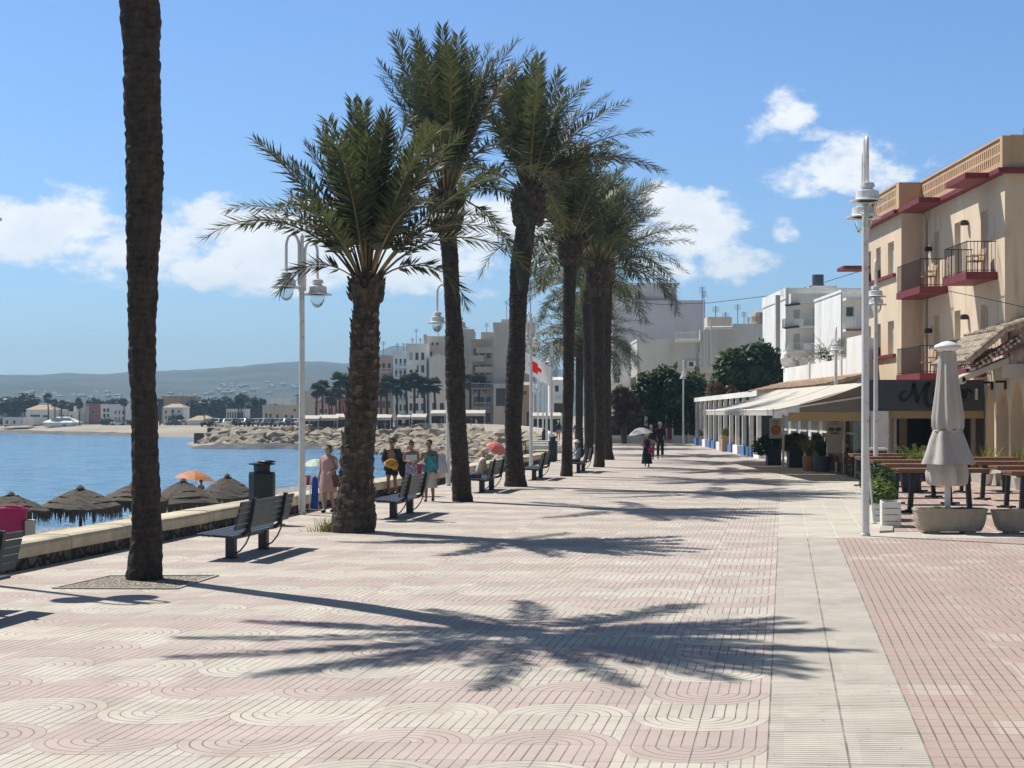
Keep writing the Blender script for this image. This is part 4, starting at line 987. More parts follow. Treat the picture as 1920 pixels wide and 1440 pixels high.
for (a,b) in dr:
    for (z0,z1) in FL: pane(yb, 'balcony_door', (XF,Y0,0),(0,1,0),(-1,0,0),a-Y0,b-Y0,z0+.02,z1,.2,M['shutter'],M['white'])
for (w,w2) in ((65.55,66.6),(67.9,68.75),(69.75,70.5)):
    for (z0,z1) in FL:
        f = pane(yb, 'window', (XW,YS,0),(0,1,0),(-1,0,0),w-YS,w2-YS,z0+.9,z1,.16,M['shutter'],M['white'])
        q = MB(); q.box(XW-.09,XW+.02,w+.04,w2-.04,z0+.91,z0+1.3); q.build('window_box', M['iron'], f) if w > 66 else None
for z in (4.78,8.2):
    mb = MB(); mb.box(XW-.14,XW-.003,65.2,70.6,z,z+.13); mb.build('string_course', M['oxred'], yb)
mb = MB()   # cornice
mb.box(XF-.32,34,Y0-.32,YS-.003,ZT,ZT+.17); mb.box(XW-.32,34,YS,Y1+.3,ZT,ZT+.17); mb.build('cornice', M['oxred'], yb)
for (ya,yb_) in ((54.4,57.3),(60.6,YS-.02)):
    mb = MB(); mb.box(16.05,XF-.325,ya,yb_-.4,ZT-.05,ZT+.16); mb.build('balcony_canopy', M['oxred'], yb)
mb = MB()   # pierced parapet: two rows of holes
def pierced(o, u, w, n, step=.235, hw=.115, solid=()):
    ops = []; k = int((w-.3)/step)
    for i in range(k):
        a = .2 + i*step
        if any(s0 < a < s1 for s0, s1 in solid): continue
        ops += [(a,a+hw,.28,.56),(a,a+hw,.64,.92)]
    mb.wall(o, u, w, 1.08, ops, n, .16)
pierced((XF-.08,Y0-.1,ZT+.17),(0,1,0),YS-Y0+.1,(-1,0,0)); pierced((XW-.08,YS+.003,ZT+.17),(0,1,0),Y1-YS,(-1,0,0),solid=((0,.1),))
mb.wall((XF-.08+.17,Y0-.1,ZT+.17),(1,0,0),12,1.08,[(.55+i*.62,.55+i*.62+.3,z,z+.28) for i in range(17) for z in (.25,.62)],(0,-1,0),.16)
mb.box(XF-.14,XF+.14,Y0-.16,Y0+.12,ZT+.171,ZT+1.3); mb.box(XW-.14,XF+.1,YS-.15,YS+.35,ZT+.171,ZT+1.28)
mb.box(XF-.13,XF+.11,Y0+.121,YS-.151,ZT+1.253,ZT+1.33); mb.box(XW-.13,XW+.11,YS+.351,Y1,ZT+1.253,ZT+1.33); mb.box(XF+.141,29,Y0-.15,Y0+.09,ZT+1.253,ZT+1.33)
mb.build('parapet', M['peachtrim'], yb)
mb = MB(); mb.box(XF+.3,34,Y0+.3,Y1-.3,ZT+.172,ZT+.2); mb.build('roof', M['conc'], yb)
mb = MB(); mb.tube([(XF-.06,63.6,.1),(XF-.06,63.6,10.2),(XF-.2,63.4,10.6)], .05, 8); mb.build('downpipe', M['brownwall'], yb)
for (y,z) in ((57.9,9.55),(62.95,9.1),(57.9,6.0),(62.95,5.75)):
    mb = MB(); mb.lathe([(.02,z+.12),(.13,z+.1),(.16,z-.05),(.12,z-.08)],10,(XF-.15,y,0)); mb.box(XF-.12,XF-.002,y-.03,y+.03,z,z+.06); mb.build('wall_lamp', M['iron'], yb)
for k, (ya, y2) in enumerate(((54.4,57.3),(60.6,YS-.02))):
    for zs in (3.97,7.40):
        mb = MB(); mb.box(16.08,XF-.002,ya,y2,zs-.27,zs); bl = mb.build('balcony', M['oxred'], yb)
        mb = MB(); h = zs+1.08
        if True:
            mb.tube([(XF-.03,ya+.05,h),(16.13,ya+.05,h),(16.13,y2-.05,h)] + ([(XF-.03,y2-.05,h)] if k == 0 else []), .02, 6)
            mb.tube([(XF-.03,ya+.05,zs+.06),(16.13,ya+.05,zs+.06),(16.13,y2-.05,zs+.06)] + ([(XF-.03,y2-.05,zs+.06)] if k == 0 else []), .014, 5)
            x = 16.13
            while x < XF: mb.bar((x,ya+.05,zs),(x,ya+.05,h),.016); (mb.bar((x,y2-.05,zs),(x,y2-.05,h),.016) if k == 0 else None); x += .125
            y = ya+.05
            while y < y2: mb.bar((16.13,y,zs),(16.13,y,h),.016); y += .125
        mb.build('railing', M['iron'], bl)
mb = MB(); mb.tube([(19,57,12.1),(19,57,12.95),(21.5,57,12.95)], .03, 6); mb.build('roof_pipe', M['iron'], yb)
mb = MB(); mb.box(15.1,XW-.003,Y1-.9,Y1+.6,8.95,9.1); mb.build('end_canopy', M['oxred'], yb)
def chair(label, loc, rz, mt, group=None, name='balcony_chair', h=.9):
    r = thing(name, label, 'chair', loc, rz, group)
    mb = MB(); mb.box(-.24,.24,-.24,.24,.42,.46); mb.build('seat', mt, r)
    mb = MB(); mb.prism([(-.24,.2,.46),(.24,.2,.46),(.24,.32,h),(-.24,.32,h)], (0,.03,0)); mb.build('backrest', mt, r)
    for sx in (-.22,.22):
        for sy in (-.21,.21): q = MB(); q.bar((sx,sy,0),(sx,sy,.42),.035); q.build('leg', mt, r)
        q = MB(); q.bar((sx,-.22,.64),(sx,.25,.64),.035); q.bar((sx,-.2,.46),(sx,-.2,.64),.03); q.build('armrest', mt, r)
    return r
ch = chair('wooden armchair on the top right balcony of the peach house', (16.62,55.15,7.40), R(-80), M['woodlite'], 'wooden balcony armchairs')
dup(ch, 'wooden armchair on the top left balcony of the peach house', (16.6,61.3,7.40), R(-85))
dup(ch, 'wooden armchair on the lower left balcony of the peach house', (16.6,61.4,3.97), R(-85)); dup(ch, 'wooden armchair on the lower right balcony of the peach house', (16.6,55.3,3.97), R(-75))

# ------------------------------------------------------------------ arcade house at the right edge
ah = thing('arcade_house', 'low house with pointed stucco arches and a weathered tile canopy at the right edge', 'building', (0,0,0))
XA = 16.8
mb = MB()
def arch_wall(x, y0, y1, piers, zt, dep):
    """stucco arcade facing -X with openings between piers"""
    segs = []; y = y0
    for (a, b) in piers:     # solid pieces
        mb.box(x, x+dep, a, b, 0, zt)
    for (p, q) in zip(piers[:-1], piers[1:]):
        ya, yc = p[1], q[0]; w = yc-ya; zs = 2.25; k = 12; zt2 = 3.45
        arc = [(ya + w*i/k, zs + (zt2-zs)*math.sin(PI*i/k)**.62) for i in range(k+1)]
        for (c, d) in zip(arc[:-1], arc[1:]):
            for xx, fl in ((x,0),(x+dep,1)):
                f = [(xx,c[0],c[1]),(xx,d[0],d[1]),(xx,d[0],zt),(xx,c[0],zt)]; mb.poly(f if not fl else f[::-1])
            mb.poly([(x,c[0],c[1]),(x+dep,c[0],c[1]),(x+dep,d[0],d[1]),(x,d[0],d[1])])
    mb.poly([(x,y0,zt),(x,y1,zt),(x+dep,y1,zt),(x+dep,y0,zt)])
arch_wall(XA, 44, 54.6, [(44,44.2),(45.55,45.75),(47.1,47.3),(48.65,48.85),(50.2,50.4),(51.75,51.95),(53.3,53.5),(54.42,54.58)], 4.0, .5)
mb.build('arcade', M['yellow'], ah)
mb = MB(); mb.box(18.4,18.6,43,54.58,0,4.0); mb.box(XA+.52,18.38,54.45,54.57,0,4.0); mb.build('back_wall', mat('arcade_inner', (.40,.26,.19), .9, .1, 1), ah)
mb = MB(); mb.box(15.9,XA-.003,46,53.8,.012,.42); mb.build('front_step', M['conc'], ah)
for y in (53.65,52.2):
    q = MB(); q.box(XA-.36,XA-.003,y-.05,y+.05,3.42,3.5); q.box(XA-.07,XA-.003,y-.05,y+.05,3.2,3.419); q.build('awning_bracket', M['iron'], ah)
# tile canopy: barrel tiles running down towards the sea
def tile_roof(mb, x0, z0, x1, z1, ya, yb_, pitch=.24, r=.1, n=5):
    y = ya; d = Vector((x1-x0,0,z1-z0)); L = d.length; d.normalize(); k = max(1, int(L/.38)); up = Vector((-d.z,0,d.x))
    while y < yb_:
        for i in range(k):
            a = Vector((x0,y,z0)) + d*(L*i/k - .05) + up*(.03*(k-i)/k + random.uniform(-.01,.01)); b = Vector((x0,y,z0)) + d*(L*(i+1)/k); rr = r*random.uniform(.93,1.08)
            for (p, q, ra) in ((a, b, rr),):
                vs = []
                for c, rs in ((p, ra), (q, ra*.82)):
                    for j in range(n+1):
                        an = PI*j/n; vs.append(c + Vector((0,1,0))*rs*math.cos(an) + up*rs*math.sin(an))
                    for j in range(n+1):
                        an = PI*(n-j)/n; vs.append(c + Vector((0,1,0))*rs*.78*math.cos(an) + up*rs*.78*math.sin(an))
                m_ = 2*(n+1); mb.add(vs, [tuple(range(m_-1,-1,-1)), tuple(range(m_,2*m_))] + [(j,(j+1)%m_,(j+1)%m_+m_,j+m_) for j in range(m_)])
        y += pitch
    mb.prism([(x0+.03,ya-.1,z0-.02),(x1,ya-.1,z1-.02),(x1,yb_,z1-.02),(x0+.03,yb_,z0-.02)], (0,0,-.05))
tc_ = MB(); tile_roof(tc_, 14.85,4.06, 16.05,5.08, 50.0,54.2); tile_roof(tc_, 16.0,5.06, 19,6.0, 50.0,54.2); tc_.build('tile_canopy', M['tileold'], ah)
mb = MB()
for y in [50.1+.45*i for i in range(10)]: mb.bar((15.0,y,4.0),(16.8,y,4.62), .09, .11)
mb.bar((15.35,50.0,4.12),(15.35,54.2,4.12), .12, .12); mb.build('rafters', M['wood'], ah)
mb = MB()
for (xa, za, xb, zb) in ((14.8,4.10,16.05,5.16),(16.0,5.13,17.4,5.6)):
    k = 5
    for i in range(k):
        f, g = i/k, (i+1.12)/k; mb.tube([(xa+(xb-xa)*f,49.9,za+(zb-za)*f),(xa+(xb-xa)*g,49.9,za+(zb-za)*g)], [.15,.12], 9)
mb.build('rake_tiles', M['tileold'], ah)
mb = MB(); rnd = random.Random(3)
for i in range(22):
    f = i/21; x = 15.05+1.5*f; z = 3.98+.95*f
    for q in range(2): mb.tube([(x+rnd.uniform(-.04,.04),49.95,z-.02-.13*q),(x,50.4,z-.02-.13*q)], rnd.uniform(.035,.06), 7, mi=(i+q) % 2)
mb.build('eave_tile_ends', [M['wood'], M['beigewall']], ah)
mb = MB(); mb.prism([(14.72,50.2,3.40),(16.25,50.2,4.02),(16.25,51.0,4.02),(14.72,51.0,3.40)], (0,0,.2)); mb.tube([(14.72,50.2,3.46),(14.72,51.0,3.46)], .13, 10); mb.build('awning', M['awning'], ah)
mb = MB(); mb.prism([(16.3,50.3,4.0),(19,50.3,4.0),(19,50.3,5.9),(16.3,50.3,5.05)], (0,.2,0)); mb.build('gable', M['tileold'], ah)
mb = MB(); mb.box(16.05,16.8,50.25,50.45,3.55,4.0); mb.build('beam', M['beigewall'], ah)

# ------------------------------------------------------------------ restaurant with the script sign
rs = thing('restaurant', 'restaurant with dark fascia sign, white glazed doors and a tiled roof', 'building', (0,0,0))
mb = MB(); mb.box(12.68,16.78,54.6,54.8,2.47,3.575); mb.box(12.68,12.88,54.801,56.5,2.47,3.575); fs_ = mb.build('fascia', M['charcoal'], rs)
# brush-script word, each stroke a ribbon of its own width
def ribbon(mb, pts, y, th=.02):
    """pts: (x, z, half width) centre line of a brush stroke, drawn as a thin solid ribbon"""
    P = []
    k = len(pts)
    for i in range(k-1):       # Catmull-Rom
        p0, p1, p2, p3 = pts[max(i-1,0)], pts[i], pts[i+1], pts[min(i+2,k-1)]
        for s_ in range(7):
            t = s_/7; P.append(tuple(.5*((2*b) + (-a+c)*t + (2*a-5*b+4*c-d)*t*t + (-a+3*b-3*c+d)*t**3) for a,b,c,d in zip(p0,p1,p2,p3)))
    P.append(pts[-1]); n = len(P); F_ = []; 
    for i, (x,z,w) in enumerate(P):
        a, b = P[max(i-1,0)], P[min(i+1,n-1)]; tx_, tz_ = b[0]-a[0], b[1]-a[1]; l = math.hypot(tx_,tz_) or 1; F_.append((x-tz_/l*w, z+tx_/l*w, x+tz_/l*w, z-tx_/l*w))
    vs = []
    for (ax,az_,bx,bz) in F_: vs += [(ax,y,az_),(bx,y,bz),(ax,y+th,az_),(bx,y+th,bz)]
    fs2 = []
    for i in range(n-1):
        o = i*4; q = o+4; fs2 += [(o,o+1,q+1,q),(o+2,q+2,q+3,o+3),(o,q,q+2,o+2),(o+1,o+3,q+3,q+1)]
    fs2 += [(0,2,3,1),((n-1)*4,(n-1)*4+1,(n-1)*4+3,(n-1)*4+2)]
    mb.add(vs, fs2)
mb = MB()
px2 = lambda x, y: ((x/6.4+1620-CX)/F*54.58, EYE-((y/6.4+680)-HZ)/F*54.58)    # sign coordinates read off an enlarged view
def stroke(*p): ribbon(mb, [(*px2(x,y), w*54.58/F/6.4) for x,y,w in p], 54.565)
stroke((520,340,6),(490,345,8),(450,375,14),(432,415,20),(455,450,18),(500,448,12),(545,405,10),(580,330,14),(600,255,20))
stroke((595,240,22),(610,320,26),(625,400,26),(640,470,20),(655,480,10)); stroke((640,470,10),(690,360,12),(745,270,16),(800,238,14)); stroke((790,242,18),(755,300,26),(738,390,28),(745,470,26),(775,522,22),(830,500,10))
for ox in (830,): stroke((ox,400,8),(ox+14,340,14),(ox+10,420,16),(ox+30,450,8),(ox+50,410,6))
stroke((836,290,14),(846,284,14)); stroke((885,450,8),(900,350,14),(905,330,8),(935,345,14),(948,360,8))
stroke((950,440,10),(965,345,15),(960,440,15),(990,350,10),(1010,350,15),(1005,440,15),(1035,350,10),(1055,352,15),(1052,430,14),(1075,440,6))
stroke((1185,340,10),(1150,335,13),(1118,385,16),(1130,430,14),(1165,405,8),(1190,335,12),(1182,410,16),(1205,425,8),(1222,400,6)); stroke((1215,430,8),(1235,350,14),(1240,320,9),(1265,335,13),(1290,350,10),(1300,375,7))
for (xx, ww) in ((1020,10),(1075,14),(1135,12),(1190,16)): stroke((xx,458,3),(xx+ww*3,456,3))
mb.build('sign_lettering', M['black'], fs_)
mb = MB(); mb.box(16.45,16.53,54.5,54.6,2.86,3.26); mb.build('sign_light', M['white'], fs_)
mb = MB(); mb.box(13.3,16.78,54.62,54.75,2.2,2.466); mb.build('blind_box', M['awnlining'], rs)
mb = MB(); mb.box(12.75,13.35,54.45,54.6,.9,2.46); mb.build('wall_panel', M['white'], rs)
mb = MB(); mb.box(12.9,17.1,54.82,64.2,3.0,3.1); mb.build('ceiling', M['brownwall'], rs)
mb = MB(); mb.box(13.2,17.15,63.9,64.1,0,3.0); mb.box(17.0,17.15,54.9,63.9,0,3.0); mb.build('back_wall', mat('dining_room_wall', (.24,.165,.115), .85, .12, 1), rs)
for (x, y, w) in ((13.75,55.6,.12),(14.6,57.5,.3),(15.35,55.4,.1),(16.2,56.5,.3),(16.6,55.3,.14)):
    q = MB(); q.box(x-w/2,x+w/2,y-w/2,y+w/2,.02,2.99); q.build('column', M['brownwall'], rs)
# sea-side front: white glazed doors
mb = MB(); mb.wall((14.0,56.5,0),(0,1,0),26,3.3,[(.5+i*2.6,2.5+i*2.6,.05,2.35) for i in range(9)],(-1,0,0),.15); mb.build('front_wall', M['whitewall'], rs)
for i in range(9):
    pane(rs, 'glazed_door', (14.0,56.5,0),(0,1,0),(-1,0,0),.5+i*2.6,2.5+i*2.6,.05,2.35,.06,M['glass'],M['white'],.09,bars=3)
    q = MB(); q.bar((13.95,57.0+i*2.6,1.55),(13.95,59.0+i*2.6,1.55),.09); q.build('door_rail', M['white'], rs)
mb = MB(); tile_roof(mb, 13.0,3.52,15.0,4.02, 65,84, .26, .11); mb.build('tiled_roof', M['tile'], rs)
# awnings over the sea-side tables
def awning(label, ya, y2, xl=9.3, zl=2.5, xh=12.75, zh=3.5):
    r = thing('awning', label, 'awning', (0,0,0), 0, 'cream awnings of the restaurant terrace')
    mb = MB(); n = 8; vs = []
    for i in range(n+1):
        f = i/n
        for y in (ya, y2): vs.append((xl+(xh-xl)*f, y, zl+(zh-zl)*f-.10*math.sin(PI*f)))
    vs2 = [(x,y,z-.02) for x,y,z in vs]; N_ = len(vs)
    mb.add(vs+vs2, [(2*i,2*i+1,2*i+3,2*i+2) for i in range(n)] + [(N_+2*i,N_+2*i+2,N_+2*i+3,N_+2*i+1) for i in range(n)] + [(2*i,2*i+2,N_+2*i+2,N_+2*i) for i in range(n)] + [(2*i+1,N_+2*i+1,N_+2*i+3,2*i+3) for i in range(n)])
    mb.build('cloth', M['awning'], r)
    mb = MB(); mb.box(xl-.03,xl+.03,ya,y2,zl-.2,zl-.04); mb.build('valance', M['awning'], r)
    mb = MB(); mb.bar((xl+.05,ya+.25,zl-.03),(xh,ya+.25,zh-.5),.06); mb.bar((xl+.05,y2-.25,zl-.03),(xh,y2-.25,zh-.5),.06); mb.tube([(xl,ya,zl),(xl,y2,zl)],.045,8); mb.build('arms', M['white'], r)
    return r
awning('nearest cream awning with ochre valance, beside the tall white lamp post', 54.7, 60.8); awning('middle cream awning over the menu boards', 61.0, 70.0); awning('far cream awning reaching the white pergola', 70.2, 74.5)
mb = MB(); mb.tube([(9.4,54.9,0),(9.4,54.9,2.4)], .03, 6)
ap = thing('awning_curtain', 'dark side screen with ochre hem closing the nearest awning end', 'screen', (0,0,0))
mb = MB(); mb.prism([(10.3,55.0,2.42),(12.7,55.0,2.42),(12.7,55.0,3.42),(10.3,55.0,2.72)], (0,.03,0)); mb.build('cloth', mat('screen_cloth', (.22,.19,.155), .85, .08, 1), ap)
mb = MB(); mb.box(9.9,12.72,55.0,55.03,2.1,2.415); mb.build('hem', M['awnlining'], ap)
# pergola beyond
pg = thing('pergola', 'white pergola with slim posts and blue plinth beyond the awnings', 'pergola', (0,0,0))
mb = MB(); mb.prism([(12.9,81,3.28),(17,81,3.75),(17,116,3.6),(13.75,116,3.22)], (0,0,.3)); mb.build('roof', M['whitewall'], pg)
for i in range(12):
    y = 81.5 + i*3.1; x = 12.98 + .85*(y-81)/35; q = MB(); q.box(x,x+.22,y-.11,y+.11,.5,3.27); q.build('post', M['white'], pg)
    q = MB(); q.box(x-.05,x+.27,y-.9,y+.9,0,.5); q.build('plinth', M['bluepaint'] if i % 3 else M['whitewall'], pg)
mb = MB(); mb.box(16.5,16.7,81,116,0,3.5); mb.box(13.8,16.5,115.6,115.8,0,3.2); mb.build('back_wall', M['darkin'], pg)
# white parapet wall with curls above the tiled roof
ww = thing('terrace_wall', 'white roof terrace wall with curled corner finials above the tiled roof', 'wall', (0,0,0))
mb = MB(); mb.box(15.02,15.25,69,85,3.5,4.85); mb.box(15.03,16.28,68.8,69,3.5,5.75); mb.box(15.03,15.25,66,68.79,3.5,5.75); mb.build('wall', M['whitewall'], ww)
for y in (70,77.5): q = MB(); q.box(14.96,15.3,y-.15,y+.15,3.5,4.95); q.build('pier', M['white'], ww)
for i in range(8):
    y = 72 + i*1.7; q = MB(); q.tube([(15.12,y,4.85),(15.12,y+.05,5.1),(15.0,y+.12,5.24),(14.9,y+.1,5.18)], .035, 5); q.build('curl', M['white'], ww)
q = MB(); q.lathe([(.26,4.85),(.2,4.98),(.26,5.15),(.32,5.4),(.2,5.65),(.05,5.8)], 12, (15.12,84.8,0)); q.build('urn', M['white'], ww)
tr_ = thing('roof_palm', 'low spiky palm on the roof terrace behind the white wall', 'palm tree', (at(1555,0,90).x, 90, 4.2))
mb = MB(); rnd = random.Random(9)
for i in range(26): frond(mb, (0,0,1.2), i*2.4, R(rnd.uniform(15,80)), 1.7, R(rnd.uniform(20,50)), .35, 22, rnd, lw=.05)
mb.build('crown', [M['palmfar'], M['petiole']], tr_); mb = MB(); mb.tube([(0,0,-1),(0,0,1.25)], .14, 8); mb.build('trunk', M['bark'], tr_)

# ------------------------------------------------------------------ terrace furniture
pr = thing('closed_parasol', 'large closed canvas parasol standing in a concrete trough', 'parasol', (8.72,30.75,0))
def fold(a, z): return 1 + .13*math.sin(a*8 + z*1.3) + .05*math.sin(a*3+1)
mb = MB(); mb.lathe([(.15,3.62),(.165,3.4),(.20,3.0),(.25,2.6),(.285,2.3),(.285,2.12),(.255,2.03)], 64, fn=fold, cap=False)
mb.lathe([(.25,2.04),(.31,1.86),(.38,1.62),(.455,1.42),(.47,1.38)], 64, fn=lambda a, z: 1+.12*abs(math.sin(a*4.5+z*1.2))+.10*math.sin(a*7+2*z)+.07*math.sin(a*2), cap=False)
mb.lathe([(.24,2.0),(.31,1.5),(.37,1.18),(.35,1.0),(.31,.95)], 64, fn=lambda a, z: .92+.2*abs(math.sin(a*3.5+z*.8))+.10*math.sin(a*9+z*2), cap=False)
mb.build('canopy', M['canvas'], pr, smooth=True)
mb = MB(); mb.lathe([(.265,2.06),(.285,2.04),(.265,2.02)], 40, fn=lambda a, z: 1+.08*math.sin(a*8)); mb.build('tie', M['canvas'], pr)
mb = MB(); mb.lathe([(.06,.25),(.06,3.7)], 12); mb.build('pole', M['white'], pr)
mb = MB(); mb.lathe([(.17,3.63),(.27,3.70),(.25,3.75),(.1,3.82),(.001,3.84)], 24); mb.build('cap', M['white'], pr, smooth=True)
def trough(label, x, y, w, d, h, ribs, plants, seed):
    r = thing('planter', label, 'planter', (x, y, 0), 0, 'concrete troughs')
    mb = MB(); k = 24; rings = []
    for (f, z, s_) in ((.80,.05,.82),(.84,.06,.86),(.92,.16,.93),(.97,.3,.97),(1.0,h-.05,1),(1.02,h-.04,1.03),(1.02,h,1.03),(.93,h,.9),(.92,h-.1,.88)):
        ring = []
        for j in range(48):
            a = 2*PI*j/48; ca, sa = math.cos(a), math.sin(a); e = .38
            px_ = math.copysign(abs(ca)**e, ca)*w/2*f; py_ = math.copysign(abs(sa)**e, sa)*d/2*s_
            if ribs and .1 < z < h-.05 and f < 1.01: px_ += .0; py_ *= 1 + .025*math.cos(px_*70)
            ring.append((px_, py_, z))
        rings.append(ring)
    vs = [p for q in rings for p in q]; n = 48
    mb.add(vs, [(i*n+j, i*n+(j+1)%n, (i+1)*n+(j+1)%n, (i+1)*n+j) for i in range(len(rings)-1) for j in range(n)] + [tuple(range(n-1,-1,-1))])
    mb.build('trough', M['plantconc'], r)
    for sx in (-.25,.25): q = MB(); q.cbox(sx*w,0,.024,.22,d*.7,.046); q.build('foot', M['conc'], r)
    mb = MB(); mb.poly([(w*.45*math.cos(a), d*.42*math.sin(a), h-.08) for a in [2*PI*i/20 for i in range(20)]]); mb.build('soil', M['soil'], r)
    mb = MB(); leaf_crown(mb, plants, 500, .045, random.Random(seed)); mb.build('plants', M['bushlite'], r)
trough('smooth stained concrete trough holding the closed parasol', 8.72, 30.6, 1.42, .55, .50, False, [(-.25,0,.46,.2,.15,.07),(.3,.02,.46,.22,.15,.06)], 1)
trough('ribbed concrete trough cut off by the right picture edge', 10.28, 30.55, 1.42, .55, .47, True, [(.2,0,.42,.3,.15,.05)], 2)
def table(label, x, y, w, d, h, group='high wooden terrace tables'):
    r = thing('terrace_table', label, 'table', (x, y, .012), 0, group)
    mb = MB()
    for i in range(4): mb.box(-w/2,w/2,-d/2+i*d/4,-d/2+(i+1)*d/4-.008,h-.045,h)
    mb.box(-w/2+.02,w/2-.02,-d/2+.03,d/2-.03,h-.1,h-.046); mb.build('table_top', M['wood'], r)
    for s_ in (-1,1):
        q = MB(); q.bar((s_*(w/2-.42),0,h-.1),(s_*(w/2-.36),0,.05),.11,.11); q.build('leg', M['iron'], r)
        q = MB(); x_ = s_*(w/2-.36); q.bar((x_,-.36,.03),(x_,.36,.03),.07,.05); q.bar((x_-.25,0,.03),(x_+.25,0,.03),.06,.045); q.build('foot', M['iron'], r)
    return r
t0 = table('high wooden table directly behind the closed parasol', 10.25, 36.8, 2.15, .75, 1.06)
for lb, x, y, sx in [('second high wooden table behind the closed parasol',10.75,40.2,1),('third high wooden table behind the closed parasol',11.2,43.4,1),('fourth high wooden table behind the parasol, before the leafy plant',11.6,46.6,1.05),('farthest high wooden table, under the fascia sign',12.2,50.0,1.1),
                  ('wooden table at the right edge behind the ribbed trough',12.35,35.2,.95),('wooden table at right behind the first edge table',13.1,38.6,.95),('wooden table at right beside the arcade step',13.6,42.2,.95),('wooden table at right nearest the arches',14.1,46.0,.9)]:
    dup(t0, lb, (x,y,.012), 0, (sx,1,1))
mb = MB()
def crate_planter(label, x, y, rows, plant, seed, w=.34, d=1.2):
    r = thing('crate_planter', label, 'planter', (x, y, 0), PROM, 'white slatted plant boxes'); z = .012
    mb = MB()
    for i in range(rows):
        for s_ in (-1,1):
            mb.box(s_*w/2-.012,s_*w/2+.012,-d/2,d/2,z+i*.135,z+i*.135+.12); mb.box(-w/2+.013,w/2-.013,s_*d/2-.012,s_*d/2+.012,z+i*.135,z+i*.135+.12)
    for sx in (-1,1):
        for sy in (-1,1): mb.cbox(sx*(w/2-.03),sy*(d/2-.03),z+rows*.0675,.04,.04,rows*.135)
    mb.build('slats', M['white'], r)
    mb = MB(); mb.box(-w/2+.02,w/2-.02,-d/2+.02,d/2-.02,.05,rows*.135-.06); mb.build('soil', M['soil'], r)
    if plant:
        mb = MB(); leaf_crown(mb, plant, 1500, .075, random.Random(seed)); mb.build('plants', M['bush'] if seed % 2 else M['bushlite'], r)
crate_planter('empty white slatted plant box nearest the parasol trough', 7.98, 32.4, 4, None, 1, .36, .8)
crate_planter('white slatted plant box with leafy green plants behind the empty one', 8.25, 34.4, 3, [(0,.1,.62,.35,.6,.30),(.0,-.4,.55,.3,.3,.25)], 2)
crate_planter('white slatted plant box with dark leafy plants, third from the trough', 8.85, 37.0, 3, [(0,0,.7,.4,.8,.42),(-.1,.3,.8,.35,.4,.4)], 3)
mb = MB(); mb.tube([(0,0,0),(-.09,.3,1.88)], .022, 8); mb.lathe([(.07,0),(.06,.03)], 10)
o = mb.build('barrier_pole', M['white']); o.location = (7.82,33.2,.012); tag(o, 'thin leaning white pole at the corner of the terrace', 'pole')
pl = thing('leafy_shrub', 'bushy green shrub in front of the dark dining room', 'bush', (12.0,46.2,.012))
mb = MB(); rnd = random.Random(4)
for i in range(70):
    a = rnd.uniform(0,6.28); e = R(rnd.uniform(25,85)); frond(mb, (rnd.gauss(0,.12),rnd.gauss(0,.12),.55), a, e, rnd.uniform(.5,1.15), R(50), .16, 12, rnd, lw=.05, pet=.15)
mb.build('foliage', [M['bushlite'], M['petiole']], pl); mb = MB(); mb.lathe([(.26,0),(.36,.55),(.33,.55)], 14); mb.build('pot', M['navy'], pl)
def spiky(label, x, y, h, n, mt, pot, seed, pr_=(.17,.25,.38), w=.03):
    r = thing('potted_plant', label, 'potted plant', (x,y,.012)); mb = MB(); mb.lathe([(pr_[0],0),(pr_[1],pr_[2]),(pr_[1]*.9,pr_[2])], 14); mb.build('pot', pot, r)
    mb = MB(); rnd = random.Random(seed)
    for i in range(n):
        a = rnd.uniform(0,6.28); e = R(rnd.uniform(50,88)); l = h*rnd.uniform(.6,1.05); d = Vector((math.cos(a)*math.cos(e), math.sin(a)*math.cos(e), math.sin(e))); b = Vector((math.cos(a)*.08, math.sin(a)*.08, pr_[2]-.03)); s_ = Vector((-math.sin(a), math.cos(a), 0))*w
        m_ = b + d*l*.55; t_ = b + d*l + Vector((math.cos(a), math.sin(a), -.4))*l*.12; mb.add([b-s_*.6, b+s_*.6, m_+s_, t_, m_-s_], [(0,1,2,4),(4,2,3)])
    mb.build('leaves', mt, r); return r
spiky('yellow green spiky plant at the first arch pier', 15.55, 50.4, 1.15, 60, M['grassy'], M['white'], 1); spiky('yellow green spiky plant at the second arch pier', 15.75, 47.6, 1.25, 60, M['grassy'], M['white'], 2)
# row of planters along the awning edge
def boxpot(label, x, y, s_, h, pot, plant, n, size, leaf, seed):
    r = thing('potted_shrub', label, 'potted shrub', (x,y,.012)); mb = MB(); mb.prism([(-s_/2,-s_/2,0),(s_/2,-s_/2,0),(s_/2,s_/2,0),(-s_/2,s_/2,0)], (0,0,h)); mb.box(-s_/2-.03,s_/2+.03,-s_/2-.03,s_/2+.03,h+.002,h+.06); mb.build('pot', pot, r)
    mb = MB(); leaf_crown(mb, plant, n, size, random.Random(seed)); mb.build('foliage', leaf, r)
boxpot('broad dark shrub in a dark square pot, farthest left of the awning row', 12.0, 70.5, .62, .75, M['navy'], [(0,0,1.05,.55,.5,.45),(-.5,0,.85,.45,.4,.42),(.35,0,1.0,.35,.35,.4)], 2200, .10, M['bush'], 1)
boxpot('dark shrub in a navy square pot, second of the awning row', 12.35, 67.0, .62, .95, M['navy'], [(0,0,1.2,.45,.4,.32),(.25,0,1.15,.4,.35,.32),(-.3,0,1.05,.35,.35,.36)], 2000, .10, M['bush'], 2)
boxpot('light green shrub behind the navy pots under the awning', 12.95, 65.2, .5, .9, M['terracotta'], [(0,0,1.2,.26,.26,.32)], 500, .09, M['bushlite'], 3)
